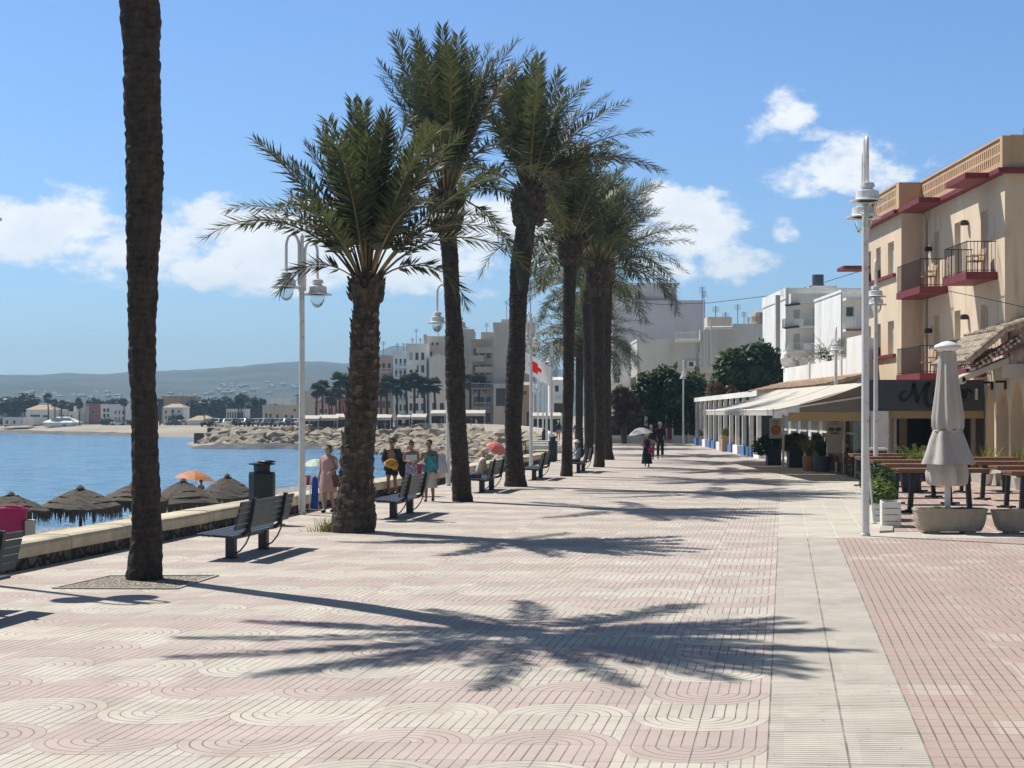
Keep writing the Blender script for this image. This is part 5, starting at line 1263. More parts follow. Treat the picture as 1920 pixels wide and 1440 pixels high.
spiky('tall blade-leaved plant in a dark pot in front of the poster board', 12.55, 62.2, .95, 90, M['bush'], M['charcoal'], 5, (.3,.38,.62), .045)
spiky('dry reed-like plant beside the blade-leaved plant', 12.3, 63.6, 1.05, 70, M['grassy'], M['terracotta'], 6, (.24,.3,.6), .02)
boxpot('clipped shrub in a dark pot at the nearest awning corner', 13.0, 57.0, .45, .55, M['charcoal'], [(0,0,.75,.3,.3,.3)], 500, .08, M['bush'], 7)
def roundpot(label, px, py, r_, h, pot, plant, seed, leaf):
    p = gp(px, py); t_ = thing('flower_pot', label, 'flower pot', (p.x,p.y,0)); mb = MB(); mb.lathe([(r_*.62,0),(r_*.8,h*.5),(r_,h*.93),(r_*1.08,h*.94),(r_*1.08,h),(r_*.9,h)], 16, cap=False); mb.build('pot', pot, t_)
    mb = MB(); leaf_crown(mb, plant, 420, .09, random.Random(seed)); mb.build('plants', leaf, t_)
roundpot('tall terracotta pot with yellow green plant before the white doors', 1416, 845, .30, .92, M['terracotta'], [(0,0,1.1,.35,.35,.3)], 1, M['bushlite'])
roundpot('pale round pot with orange flowers by the pergola', 1322, 836, .32, .75, M['plantconc'], [(0,0,.95,.45,.4,.3)], 2, M['bougain'])
roundpot('low wide terracotta pot with a dark palm', 1385, 843, .50, .78, M['terracotta'], [(0,0,.8,.3,.3,.12)], 3, M['bush'])
p = gp(1385,843); mb = MB(); rnd = random.Random(3)
sp_ = thing('sago_palm', 'small dark palm growing from the low terracotta pot', 'palm', (p.x,p.y,.7))
for i in range(26): frond(mb, (0,0,.1), i*2.4, R(rnd.uniform(20,75)), 1.0, R(55), .22, 18, rnd, lw=.035)
mb.build('fronds', [M['palm'], M['petiole']], sp_); mb = MB(); mb.lathe([(.12,0),(.1,.2)], 8); mb.build('stem', M['bark'], sp_)
p = gp(1365,847); t_ = thing('box_planter', 'tall square terracotta planter in front of the white pergola', 'planter', (p.x,p.y+.4,0))
mb = MB(); mb.box(-.36,.36,-.36,.36,0,.88); mb.box(-.4,.4,-.4,.4,.882,.98); mb.build('box', mat('tan_box', (.46,.32,.20), .8, .1, 2), t_); mb = MB(); leaf_crown(mb, [(0,0,1.15,.35,.3,.35)], 300, .1, random.Random(8)); mb.build('plants', M['bushlite'], t_)
# boards
def board(label, px0, px1, py0, py1, Y, dishes, lines, post=True):
    a = at(px0,py0,Y); b = at(px1,py1,Y); w = b.x-a.x; h = a.z-b.z; r = thing('menu_board', label, 'menu board', (a.x,Y,b.z), 0, 'hanging menu boards')
    mb = MB(); mb.box(0,w,0,.04,0,h); mb.build('board', mat('board_face', (.40,.385,.355), .7, .05, 2), r)
    mb = MB()
    for (x0_, z0_, ww, hh, lean) in lines:
        mb.prism([(x0_*w,-.006,z0_*h),((x0_+ww)*w,-.006,z0_*h),((x0_+ww+lean)*w,-.006,(z0_+hh)*h),((x0_+lean)*w,-.006,(z0_+hh)*h)], (0,.004,0))
    mb.build('lettering', M['charcoal'], r)
    for (cx_, cz_, rx_, rz_, col) in dishes:
        q = MB(); q.prism([(cx_*w+rx_*w*math.cos(t), -.012, cz_*h+rz_*h*math.sin(t)) for t in [2*PI*i/20 for i in range(20)]], (0,.008,0)); q.build('dish_picture', mat('dish_%d' % int(cx_*1000+cz_*97+px0), col, .6, .5, 22), r)
    if post:
        q = MB(); q.box(w+.02,w+.1,-.02,.06,-b.z+.012,h+.15); q.build('post', M['beigewall'], r)
board('menu board with a round pizza picture above the dark shrub', 1443, 1466, 784, 822, 63.5, [(.5,.42,.40,.26,(.30,.12,.05))], [(.3,.82,.08,.1,.05),(.42,.82,.3,.05,.02),(.34,.72,.35,.03,0)])
board('tall menu board with three dishes beside the tall lamp post', 1550, 1580, 784, 850, 60.0, [(.3,.68,.2,.06,(.10,.06,.05)),(.72,.68,.2,.06,(.10,.06,.05)),(.5,.57,.3,.03,(.16,.10,.07))], [(.15,.88,.07,.08,.06),(.28,.89,.5,.03,.02),(.3,.82,.4,.025,0)])
ib = thing('notice_board', 'pale blue notice board behind the tall lamp post', 'notice board', (at(1601,0,57).x, 57, .012))
mb = MB(); mb.box(0,.62,0,.05,.75,2.2); mb.build('board', mat('blue_poster', (.35,.45,.50), .5, .25, 3), ib)
for x in (.05,.5): q = MB(); q.bar((x,.03,0),(x+.02,.03,.75),.04); q.build('leg', M['white'], ib)
db = thing('dark_cabinet', 'tall dark cabinet standing behind the second lamp post', 'cabinet', (at(1640,0,52).x, 52, .012)); mb = MB(); mb.box(-.35,.35,-.3,.3,.05,1.12); mb.build('body', M['charcoal'], db); mb = MB(); mb.box(-.38,.38,-.33,.33,1.122,1.2); mb.build('top', M['white'], db); mb = MB(); mb.box(-.3,.3,-.25,.25,0,.05); mb.build('foot', M['iron'], db)
# low timber benches and dining tables under the awning
for i, (x, y) in enumerate([(13.0,58.5),(13.2,60.5),(13.3,62.8)]):
    t_ = thing('dining_table', f'dark dining table under the awnings, {ORD[i]} from the near end', 'table', (x,y,.012), 0, 'dining tables under the awning'); mb = MB(); mb.box(-.4,.4,-.4,.4,.72,.76); mb.build('table_top', M['wood'], t_); mb = MB(); mb.lathe([(.25,0),(.05,.04),(.05,.72)], 10); mb.build('pedestal', M['iron'], t_)
    chair(f'brown dining chair by the {ORD[i]} table under the awnings', (x-.1,y-.75,.012), R(180), M['wood'], 'brown dining chairs under the awning', 'dining_chair')
# power cables
for lb, pts in [('long sagging black cable above the white gabled building',[(985,527,150),(1160,563,150),(1240,571,150),(1330,568,150),(1455,553,140),(1530,534,125),(1640,500,100)]),('thin black cable crossing the front of the peach house',[(1775,545,53.0),(1850,560,52.5),(1925,577,52)])]:
    P_ = [at(*p) for p in pts]; mb = MB(); q = []
    for i in range(len(P_)-1):
        for s_ in range(5): q.append(P_[i].lerp(P_[i+1], s_/5))
    q.append(P_[-1]); mb.tube(q, .028 if len(pts) > 4 else .012, 5); tag(mb.build('power_cable', M['iron']), lb, 'cable')
# ------------------------------------------------------------------ houses beyond
def X_(px, Y): return (px-CX)/F*Y
def Z_(py, Y): return EYE-(py-HZ)/F*Y
def house(label, x0, x1, yt, Y, dep, wm, z0=0.0, wins=(), balcs=(), roof='flat', side=None, cat='building', name='apartment_block', parapet=.5, group=None, glass='glass', shut=(), extra=None, roofm='conc', skew=0):
    """block whose front faces the viewer; pixel columns x0..x1 and top row yt at depth Y. wins (x0,x1,y0,y1) px; balcs (x0,x1,yfloor,height,kind) px"""
    a, b, zt = X_(x0,Y), X_(x1,Y), Z_(yt,Y)
    r = thing(name, label, cat, ((a+b)/2, Y, z0), skew, group); o = Vector(((a+b)/2, Y, z0)); w = b-a; H = zt-z0
    mb = MB(); ops = [(X_(p,Y)-a, X_(q,Y)-a, Z_(s,Y)-z0, Z_(t,Y)-z0) for p,q,t,s in wins]
    mb.wall((-w/2,0,0),(1,0,0),w,H,ops,(0,-1,0),.22)
    mb.poly([(-w/2,0,0),(-w/2,0,H),(-w/2,dep,H),(-w/2,dep,0)]); mb.poly([(w/2,0,0),(w/2,dep,0),(w/2,dep,H),(w/2,0,H)]); mb.poly([(-w/2,dep,0),(w/2,dep,0),(w/2,dep,H),(-w/2,dep,H)])
    mb.build('wall', wm, r)
    for i, (u0,u1,v0,v1) in enumerate(ops):
        pane(r, 'window', (-w/2,0,0),(1,0,0),(0,-1,0),u0,u1,v0,v1,.15,M['shutter'] if i in shut else M[glass],M['white'] if (u1-u0) > .5 else None,.06)
    if roof == 'flat':
        mb = MB(); mb.box(-w/2-.003,w/2+.003,-.003,dep+.003,H-.1,H) if False else mb.poly([(-w/2,0,H-.02),(w/2,0,H-.02),(w/2,dep,H-.02),(-w/2,dep,H-.02)])
        if parapet:
            t = .2; mb.box(-w/2-.06,w/2+.06,-.06,t,H,H+parapet); mb.box(-w/2-.06,-w/2+t,t,dep,H,H+parapet); mb.box(w/2-t,w/2+.06,t,dep,H,H+parapet)
        mb.build('roof', wm, r)
    elif roof == 'gable':
        mb = MB(); e = .3; rh = w*.22; 
        mb.prism([(-w/2-e,-e,H-.05),(0,-e,H+rh),(0,dep+e,H+rh),(-w/2-e,dep+e,H-.05)],(0,0,.16)); mb.prism([(0,-e,H+rh),(w/2+e,-e,H-.05),(w/2+e,dep+e,H-.05),(0,dep+e,H+rh)],(0,0,.16)); mb.build('roof', M[roofm], r)
        mb = MB(); mb.prism([(-w/2,0,H),(w/2,0,H),(0,0,H+rh)],(0,.2,0)); mb.build('gable', wm, r)
    elif roof == 'hip':
        mb = MB(); e = .35; rh = min(w,dep)*.2; 
        P_ = [(-w/2-e,-e,H),(w/2+e,-e,H),(w/2+e,dep+e,H),(-w/2-e,dep+e,H)]; q = [(-w*.22,dep*.5,H+rh),(w*.22,dep*.5,H+rh)]
        mb.add(P_+q, [(0,1,5,4),(1,2,5),(2,3,4,5),(3,0,4),(0,3,2,1)]); mb.build('roof', M[roofm], r)
    for bc in balcs:
        p, q, yf, h, kind = bc; u0, u1 = X_(p,Y)-o.x, X_(q,Y)-o.x; zf = Z_(yf,Y)-z0; hh = h/F*Y; d = 1.2
        mb = MB(); mb.box(u0,u1,-d,-.003,zf-.18,zf); bo = mb.build('balcony', wm if kind != 'white' else M['whitewall'], r)
        mb = MB()
        if kind in ('solid','white'): mb.box(u0,u1,-d,-d+.1,zf+.003,zf+hh); mb.box(u0,u0+.1,-d+.1,-.003,zf+.003,zf+hh); mb.box(u1-.1,u1,-d+.1,-.003,zf+.003,zf+hh); mb.build('balcony_wall', wm if kind == 'solid' else M['whitewall'], bo)
        else:
            mb.bar((u0,-d+.03,zf+hh),(u1,-d+.03,zf+hh),.06)
            n = max(3, int((u1-u0)/.22)); 
            for i in range(n+1): x = u0+(u1-u0)*i/n; mb.bar((x,-d+.03,zf),(x,-d+.03,zf+hh),.035)
            mb.build('railing', M['white'] if kind == 'rail' else M['iron'], bo)
    return r, o
def antenna(root, x, y, z, h):
    mb = MB(); mb.tube([(x,y,z),(x,y,z+h)], .04, 5)
    for i in range(5): mb.bar((x-.35,y,z+h-.1-.12*i),(x+.35,y,z+h-.1-.12*i),.025)
    mb.build('antenna', M['iron'], root)
# white gabled block in the middle right
Yw = 160
r, o = house('big blank lilac grey house wall with a stepped top behind the last palms', 1150,1322,563, Yw, 14, M['lilacwall'], 0, roof='flat', parapet=0, name='house')
w2 = X_(1270,Yw)-X_(1155,Yw); mb = MB(); xo = X_(1155,Yw)-o.x
mb.box(xo,xo+w2,.5,9,Z_(563,Yw)+.003,Z_(533,Yw)); mb.build('upper_storey', M['lilacwall'], r); mb = MB(); mb.box(xo-.2,xo+w2+.3,.3,9.3,Z_(533,Yw)+.003,Z_(530,Yw)); mb.build('roof_slab', M['white'], r)
q = MB(); q.box(X_(1183,Yw)-o.x,X_(1193,Yw)-o.x,.44,.49,Z_(559,Yw),Z_(545,Yw)); q.build('window', M['glass'], r); q = MB(); q.box(X_(1197,Yw)-o.x,X_(1201,Yw)-o.x,.44,.49,Z_(559,Yw),Z_(545,Yw)); q.build('window', M['glass'], r)
q = MB(); q.box(X_(1150,Yw)-o.x-.3,X_(1190,Yw)-o.x,-.6,-.003,Z_(563,Yw),Z_(533,Yw)); q.build('bay', M['whitewall'], r)
antenna(r, X_(1319,Yw)-o.x, 1, Z_(563,Yw), 1.5); antenna(r, X_(1319,Yw)-o.x, -.4, Z_(640,Yw), 5.2)
Yg = 148
r, o = house('stained grey wing with air conditioners below the lilac house wall', 1195,1375,640, Yg, 8, M['greywall'], 0, roof='flat', parapet=.25, name='house')
for i, (px, py) in enumerate([(1317,667),(1317,682),(1296,683)]):
    q = MB(); x = X_(px,Yg)-o.x; z = Z_(py,Yg); q.box(x-.42,x+.42,-.4,-.003,z-.33,z+.33); u = q.build('air_conditioner', M['white'], r); q = MB(); q.lathe([(.24,-.41),(.2,-.402)],14,(x,0,z),M=Matrix.Rotation(R(90),3,'X').inverted() if False else None) if False else q.cbox(x-.05,-.406,z,.44,.01,.44); q.build('fan_grille', M['charcoal'], u)
q = MB(); x0_, x1_, zf = X_(1266,Yg)-o.x, X_(1312,Yg)-o.x, Z_(640,Yg); q.box(x0_,x1_,-.6,-.003,zf-.1,zf+.12); bo = q.build('balcony', M['white'], r)
q = MB(); 
for i in range(12): q.bar((x0_+(x1_-x0_)*i/11,-.55,zf+.12),(x0_+(x1_-x0_)*i/11,-.55,zf+.85),.05)
q.bar((x0_,-.55,zf+.85),(x1_,-.55,zf+.85),.09); q.build('railing', M['white'], bo)
q = MB(); q.box(X_(1311,Yg)-o.x,X_(1374,Yg)-o.x,-.5,-.003,Z_(700,Yg),Z_(618,Yg)); q.build('stair_tower', M['greywall'], r); q = MB(); q.box(X_(1329,Yg)-o.x,X_(1375,Yg)-o.x,1,4,Z_(640,Yg)+.3,Z_(593,Yg)); q.build('roof_cabin', M['beigewall'], r)
q = MB(); q.tube([(X_(1318,Yg)-o.x,-.62,Z_(690,Yg)),(X_(1318,Yg)-o.x,-.62,Z_(560,Yg))],.05,6); q.tube([(X_(1331,Yg)-o.x,-.62,Z_(690,Yg)),(X_(1331,Yg)-o.x,-.62,Z_(600,Yg))],.1,6); q.build('pipe', M['lilacwall'], r)
q = MB(); q.tube([(X_(1321,Yg)-o.x,-.3,Z_(617,Yg)),(X_(1372,Yg)-o.x,-.3,Z_(616,Yg))],.22,8); q.build('duct', M['white'], r)
for px, py, h, lb in ((1347,600,3.2,'a'),(1366,612,4.5,'b')): antenna(r, X_(px,Yg)-o.x, 2, Z_(640,Yg), (640-py)/F*Yg+1.5)
r, o = house('low cream roofs with antennas between the grey wing and the white apartment block', 1374,1460,612, 175, 10, M['whitewall'], 0, roof='flat', parapet=.3, name='house')
for px, py in ((1388,568),(1400,582),(1409,592)): antenna(r, X_(px,175)-o.x, 2, Z_(612,175), (612-py)/F*175)
q = MB(); q.ball((X_(1424,175)-o.x,1,Z_(608,175)+.6), (.9,.7,1.0), 9, 6); q.build('roof_vent', M['brownwall'], r)
Ya = 128
r, o = house('white three storey apartment block with curved balconies and a roof terrace', 1474,1585,560, Ya, 12, M['whitewall'], 0, name='apartment_block', parapet=.9, glass='shutter',
   wins=[(1487,1500,580,606),(1524,1550,577,609),(1487,1500,625,655),(1524,1548,624,655),(1487,1500,672,690),(1524,1548,672,690)], balcs=[(1466,1502,612,13,'solid'),(1502,1574,612,15,'rail'),(1468,1502,658,14,'rail'),(1502,1574,658,14,'solid'),(1478,1576,566,14,'white')])
q = MB(); q.box(X_(1530,Ya)-o.x,X_(1584,Ya)-o.x,3,9,Z_(560,Ya)+.003,Z_(530,Ya)); q.build('roof_cabin', M['lilacwall'], r); q = MB(); q.lathe([(.5,0),(.5,.9)],12,(X_(1556,Ya)-o.x,5,Z_(530,Ya)+.2)); q.box(X_(1546,Ya)-o.x,X_(1566,Ya)-o.x,4.4,5.6,Z_(530,Ya),Z_(530,Ya)+.2); q.build('water_tank', M['charcoal'], r)
for (px, py) in ((1480,574),(1478,616)): q = MB(); q.prism([(X_(px-12,Ya)-o.x,-1.6,Z_(py+3,Ya)),(X_(px+14,Ya)-o.x,-1.6,Z_(py,Ya)),(X_(px+14,Ya)-o.x,-.9,Z_(py-2,Ya)),(X_(px-12,Ya)-o.x,-.9,Z_(py+1,Ya))],(0,0,.14)); q.build('rolled_awning', M['navy'], r)
q = MB(); q.box(X_(1453,Ya)-o.x,X_(1461,Ya)-o.x,-.5,0,0,Z_(554,Ya)); q.build('chimney', M['greywall'], r); antenna(r, X_(1475,Ya)-o.x, 1, Z_(560,Ya), .9)
r, o = house('white house with brick edged balconies right behind the tall lamp post', 1578,1640,548, 112, 10, M['whitewall'], 0, name='apartment_block', wins=[(1586,1602,574,594)], balcs=[(1580,1640,560,16,'rail'),(1580,1640,618,22,'rail')], parapet=.2)
q = MB(); q.box(X_(1580,112)-o.x,X_(1640,112)-o.x,-1.25,-1.0,Z_(622,112),Z_(618,112)); q.build('brick_edge', M['redwall'], r)
# square's end: navy railings, white posts
Ye = 121
fc = thing('boundary_fence', 'dark navy fence panels between white posts closing the end of the square', 'fence', (0,Ye,0))
mb = MB(); mb.box(X_(1100,Ye),X_(1320,Ye),.05,.2,.003,.62); mb.build('plinth', M['whitewall'], fc)
mb = MB(); mb.box(X_(1100,Ye),X_(1320,Ye),.1,.16,.623,2.05); mb.build('panels', M['navy'], fc)
for px, w in ((1173,.22),(1211,.24),(1249,.12),(1261,.12),(1283,.1),(1290,.1),(1304,.1)): x = X_(px,Ye); q = MB(); q.box(x-w/2,x+w/2,-.12,.045,.003,2.2); q.build('post', M['white'], fc)
q = MB(); q.box(X_(1250.5,Ye),X_(1259.5,Ye),-.05,.0,.3,2.1); q.build('red_panel', mat('maroon_panel', (.22,.03,.05), .6), fc)
q = MB(); q.box(X_(1284,Ye),X_(1289.5,Ye),-.05,.0,.9,2.1); q.build('poster', mat('teal_poster', (.10,.30,.30), .6, .3, 2), fc)
mb = MB(); mb.prism([(X_(1140,140),138,Z_(745,140)),(X_(1200,140),138,Z_(722,140)),(X_(1250,140),146,Z_(715,140)),(X_(1180,140),146,Z_(735,140))],(0,0,.15)); tag(mb.build('white_canopy', M['whitewall']), 'small white canopy roof showing over the bougainvillea', 'canopy')
r, o = house('small white house with lattice balcony behind the last palm trunks', 1140,1180,690, 150, 8, M['whitewall'], 0, name='house', wins=[(1150,1163,700,720)], balcs=[(1142,1170,718,12,'rail')], parapet=.2)
# ------------------------------------------------------------------ far apartments on the left promenade
Yf = 246
def grid(x0, x1, y0, y1, nx, ny, fx=.5, fy=.55):
    out = []
    for i in range(nx):
        for j in range(ny):
            dx = (x1-x0)/nx; dy = (y1-y0)/ny; a = x0+dx*(i+.5-fx/2); b = y0+dy*(j+.5-fy/2); out.append((a, a+dx*fx, b, b+dy*fy))
    return out
r, o = house('rose apartment block with rail balconies, leftmost of the far promenade blocks', 700,737,672, Yf+6, 14, M['pinkwall'], 0, wins=grid(704,735,676,770,3,4), balcs=[(705,735,y,6,'rail') for y in (697,720,744)])
r, o = house('pale blue apartment block with glass balconies beside the rose one', 737,765,664, Yf+3, 14, M['bluewall'], 0, wins=grid(739,763,668,775,3,5), balcs=[(739,763,y,6,'rail') for y in (688,709,731,752)])
for px in (741,752,758): antenna(r, X_(px,Yf)-o.x, 2, Z_(664,Yf), 2.0)
r, o = house('tall white apartment block with blinds in the middle of the far promenade', 763,800,650, Yf, 14, M['whitewall'], 0, wins=grid(765,798,656,775,3,5,.62,.62), balcs=[(765,782,y,7,'white') for y in (691,716,741)], shut=(0,3,7))
q = MB(); q.box(X_(794,Yf)-o.x,X_(800,Yf)-o.x,.3,1.5,Z_(650,Yf),Z_(627,Yf)); q.build('chimney', M['greywall'], r); antenna(r, X_(779,Yf)-o.x,2,Z_(650,Yf),3)
r, o = house('grey apartment block with bare side wall right of the white one', 795,842,636, Yf+10, 14, M['beigewall'], 0, wins=[(808,814,641,648),(817,823,641,648)] + grid(798,812,655,690,2,2), shut=(2,))
r, o = house('plain grey block behind the slender palm trunk', 842,888,626, Yf+16, 14, M['greywall'], 0, parapet=.8)
r, o = house('low white gabled house in front of the grey apartment block', 806,838,672, Yf-4, 10, M['whitewall'], 0, name='house', roof='gable', roofm='whitewall', wins=[(812,822,725,732),(810,818,755,770),(824,833,755,770)])
r, o = house('brown balcony front of the tall beige block left of the kinked trunk', 884,925,642, Yf-14, 12, M['brownwall'], 0, wins=grid(886,922,648,798,3,5,.86,.66), balcs=[(893,925,660,9,'solid'),(891,925,697,9,'solid'),(884,925,728,9,'rail'),(891,922,764,9,'rail'),(876,908,676,9,'solid')])
q = MB(); q.box(X_(905,Yf)-o.x,X_(926,Yf)-o.x,1,5,Z_(642,Yf-14),Z_(622,Yf-14)); q.build('roof_cabin', M['beigewall'], r)
r, o = house('tall beige block with a blank side wall behind the kinked trunk', 925,1004,612, Yf-14, 14, M['beigewall'], 0, wins=[(975,985,630,645),(990,1000,640,655)], parapet=.6)
q = MB(); q.box(X_(940,Yf-14)-o.x,X_(985,Yf-14)-o.x,2,7,Z_(612,Yf-14),Z_(597,Yf-14)); q.build('roof_cabin', M['greywall'], r)
q = MB(); q.tube([(X_(993,Yf)-o.x,2,Z_(612,Yf)),(X_(993,Yf)-o.x,2,Z_(525,Yf))],.09,5); q.build('mast', M['greywall'], r)
r, o = house('low grey cafe with a big greenish window below the beige block', 925,962,721, Yf-20, 6, M['greywall'], 0, name='cafe', wins=[(929,952,727,762)], parapet=.15)
r, o = house('ochre low house right of the kinked trunk on the far promenade', 968,1002,722, Yf-24, 8, M['ochre'], 0, name='house', wins=[(973,978,733,740),(982,987,733,740),(972,980,770,800),(986,994,770,800)], roof='hip', roofm='tile')
r, o = house('white house with rail balcony behind the row of lamp posts', 1030,1062,712, 200, 8, M['whitewall'], 0, name='house', wins=[(1040,1048,722,735),(1038,1056,755,775)], balcs=[(1032,1060,748,8,'rail')], roof='hip', roofm='whitewall')
for px, yt, Y in ((716,672,252),(771,650,246),(786,650,246),(820,636,256),(870,626,262),(912,622,232),(950,597,232),(1015,612,232)):
    q = thing('roof_antenna', f'thin rooftop aerial above the far promenade blocks, {ORD[[716,771,786,820,870,912,950,1015].index(px)]} from the left', 'aerial', (X_(px,Y),Y+3,Z_(yt,Y)-.05), 0, 'rooftop aerials of the far blocks'); antenna(q, 0,0,0, 1.6+(px%3)*.7)
# left group at the end of the row of blocks
for (lb, x0, x1, yt, Y, wm, kw) in [
    ('red house between the fan palms and the stout palm', 638,662,752, 262, M['redwall'], dict(wins=grid(640,660,758,790,3,2,.45))),
    ('dark grey house wall behind the fan palms left of the stout palm', 573,600,735, 285, M['greywall'], dict(parapet=.2)),
    ('brown gabled hall with overhanging roof right of the lamp post', 556,592,742, 292, M['brownwall'], dict(roof='gable', roofm='tile')),
    ('long stone villa with arched windows left of the white lamp post', 492,578,762, 300, M['beigewall'], dict(wins=[(497,501,775,783),(505,509,776,783),(518,522,777,784),(534,539,777,784),(550,555,766,772),(560,565,766,772),(545,550,778,786)], parapet=.3)),
    ('flat roofed grey house behind the stone villa', 503,532,748, 330, M['whitewall'], dict(wins=[(503.5,508,757,761),(512,520,757,761)], parapet=.2)),
    ('pink gabled house low behind the fan palms', 592,640,757, 275, M['pinkwall'], dict(roof='gable', roofm='tile', wins=grid(596,636,764,790,4,2,.4)))]:
    house(lb, x0, x1, yt, Y, 10, wm, -.3, name='house', **kw)
# awnings and cafe fronts along the far promenade
for i, (x0, x1, y, Y, lb) in enumerate([(568,600,786,238,'white flat cafe awning just right of the lamp post'),(598,636,785,240,'white peaked cafe awning left of the stout palm'),(628,652,783,243,'cream cafe awning touching the stout palm trunk'),(706,735,784,228,'white cafe awning below the rose block'),(745,770,783,228,'white cafe awning below the pale blue block'),(772,800,783,226,'white cafe awning below the white block'),(808,836,776,224,'white cafe awning below the gabled house'),(872,910,776,216,'white cafe awning below the brown balconies'),(998,1052,781,190,'long white awning behind the lamp posts')]):
    r = thing('cafe_awning', lb, 'awning', ((X_(x0,Y)+X_(x1,Y))/2, Y, 0), 0, 'white cafe awnings on the far promenade'); w = X_(x1,Y)-X_(x0,Y); zt = Z_(y-6,Y); zl = Z_(y,Y)
    mb = MB(); mb.prism([(-w/2,-1.6,zl),(w/2,-1.6,zl),(w/2,1.6,zt),(-w/2,1.6,zt)],(0,0,.1)); mb.box(-w/2,w/2,-1.62,-1.6,zl-.3,zl); mb.build('cloth', M['awning'], r)
    for sx in (-1,1): q = MB(); q.tube([(sx*(w/2-.1),-1.5,0),(sx*(w/2-.1),-1.5,zl)],.05,5); q.build('post', M['white'], r)
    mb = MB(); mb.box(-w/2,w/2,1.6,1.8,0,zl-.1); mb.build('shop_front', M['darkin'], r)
# far left shore houses
zs = -.85
for (lb, x0, x1, yt, Y, wm, kw) in [
    ('flat white beach hut at the far left end of the shore', 5,42,783, 400, M['whitewall'], dict(wins=[(10,15,788,795),(24,29,788,795)], parapet=.1)),
    ('white house with terracotta roof vents on the far left shore', 50,97,768, 415, M['whitewall'], dict(wins=[(57,75,777,782),(80,90,778,783)], roof='hip', roofm='tile')),
    ('low white boat shed with a pale sloping roof on the far shore', 82,134,792, 396, M['whitewall'], dict(roof='hip', roofm='whitewall', wins=[(118,123,795,800)])),
    ('pale grey house behind the shore palms at left', 98,114,768, 422, M['beigewall'], dict(parapet=.1)),
    ('narrow white house beside the slate coloured one on the far shore', 114,139,772, 420, M['whitewall'], dict(wins=grid(115,138,776,794,3,2,.5), parapet=.1)),
    ('slate coloured house left of the brick red one on the far shore', 138,160,762, 424, M['greywall'], dict(parapet=.1)),
    ('brick red house on the far left shore', 160,189,759, 428, M['redwall'], dict(wins=[(162,168,770,776),(171,177,770,776)], parapet=.3)),
    ('white house with framed loggias left of the nearest palm trunk', 189,236,760, 412, M['whitewall'], dict(wins=grid(192,206,764,794,2,3,.75,.7)+grid(213,234,767,792,3,2,.5), parapet=.3)),
    ('small white two storey house right of the nearest palm trunk', 306,342,764, 408, M['whitewall'], dict(wins=[(309,313,769,776),(321,326,767,775),(333,337,769,774),(309,313,779,786),(321,326,778,787)], roof='hip', roofm='tileold')),
    ('tan brown flats behind the small white shore house', 303,340,745, 440, M['ochre'], dict(parapet=.4)),
    ('orange brown tower flats behind the far grove', 336,365,746, 450, M['ochre'], dict(parapet=.4)),
    ('white colonnaded shore pavilion above the parked cars', 424,458,768, 405, M['whitewall'], dict(wins=grid(425,457,771,786,7,1,.55,.8), parapet=.2, glass='darkin')),
    ('low salmon roofed hut below the far grove', 352,395,788, 398, M['whitewall'], dict(roof='hip', roofm='tile'))]:
    house(lb, x0, x1, yt, Y, 9, wm, zs, name='house', **kw)
# villas on the far hills
mw = mat('villa_white', (.17,.17,.16), .9, .4, .05); mwl = MB()
rnd = random.Random(12); k = 0
spots = []
def band(n, x0, x1, y0, y1):
    k = 0
    for _ in range(6000):
        px = rnd.uniform(x0, x1); Y = rnd.uniform(900, 2300); py = HZ - (hz(px, Y)-EYE)/Y*F
        if y0 < py < y1: spots.append((px, Y)); k += 1
        if k >= n: return
band(26, 405, 535, 716, 742); band(30, 0, 240, 735, 756); band(10, 300, 420, 738, 752); band(6, 540, 640, 725, 745)
for (px, Y) in spots:
    x = X_(px, Y); z = hz(px, Y); k_ = Y/1500; s_ = rnd.uniform(2.8,6)*k_; h = rnd.uniform(1.6,2.8)*k_; mb = MB(); mb.box(-s_/2,s_/2,-4,4,-3,h); mb.add([(-s_/2-.5,-4.5,h),(s_/2+.5,-4.5,h),(s_/2+.5,4.5,h),(-s_/2-.5,4.5,h),(-s_/4,0,h+1.6),(s_/4,0,h+1.6)],[(0,1,5,4),(1,2,5),(2,3,4,5),(3,0,4)])
    o = mb.build('hillside_villa', mw); o.location = (x, Y, z-1.2*k_); k += 1
    tag(o, 'tiny pale villa among the scrub on the hazy hills across the bay', 'house', 'villas scattered on the far hills')
# clumps of scrub and pines on the nearer hill
mb = MB(); rnd = random.Random(31)
for i in range(900):
    px = rnd.gauss(400,230); Y = rnd.uniform(620,1150)
    if not -60 < px < 700: continue
    x, z = X_(px,Y), hz(px,Y); r = rnd.uniform(1.2,3.0)
    for q in range(7):
        d = Vector((rnd.gauss(0,1),rnd.gauss(0,1),rnd.gauss(0,.7)))*r*.5; p_ = Vector((x,Y,z+r*.4))+d; a = Vector((rnd.gauss(0,1),rnd.gauss(0,1),rnd.gauss(0,1))).normalized()*r*.6; b = a.orthogonal()
        mb.add([p_-a, p_+b*.6, p_+a, p_-b*.6],[(0,1,2,3)])
tag(mb.build('scrub_woodland', M['pine']), kind='stuff', label='dark scrub and pines dotting the hills across the bay', cat='woodland')

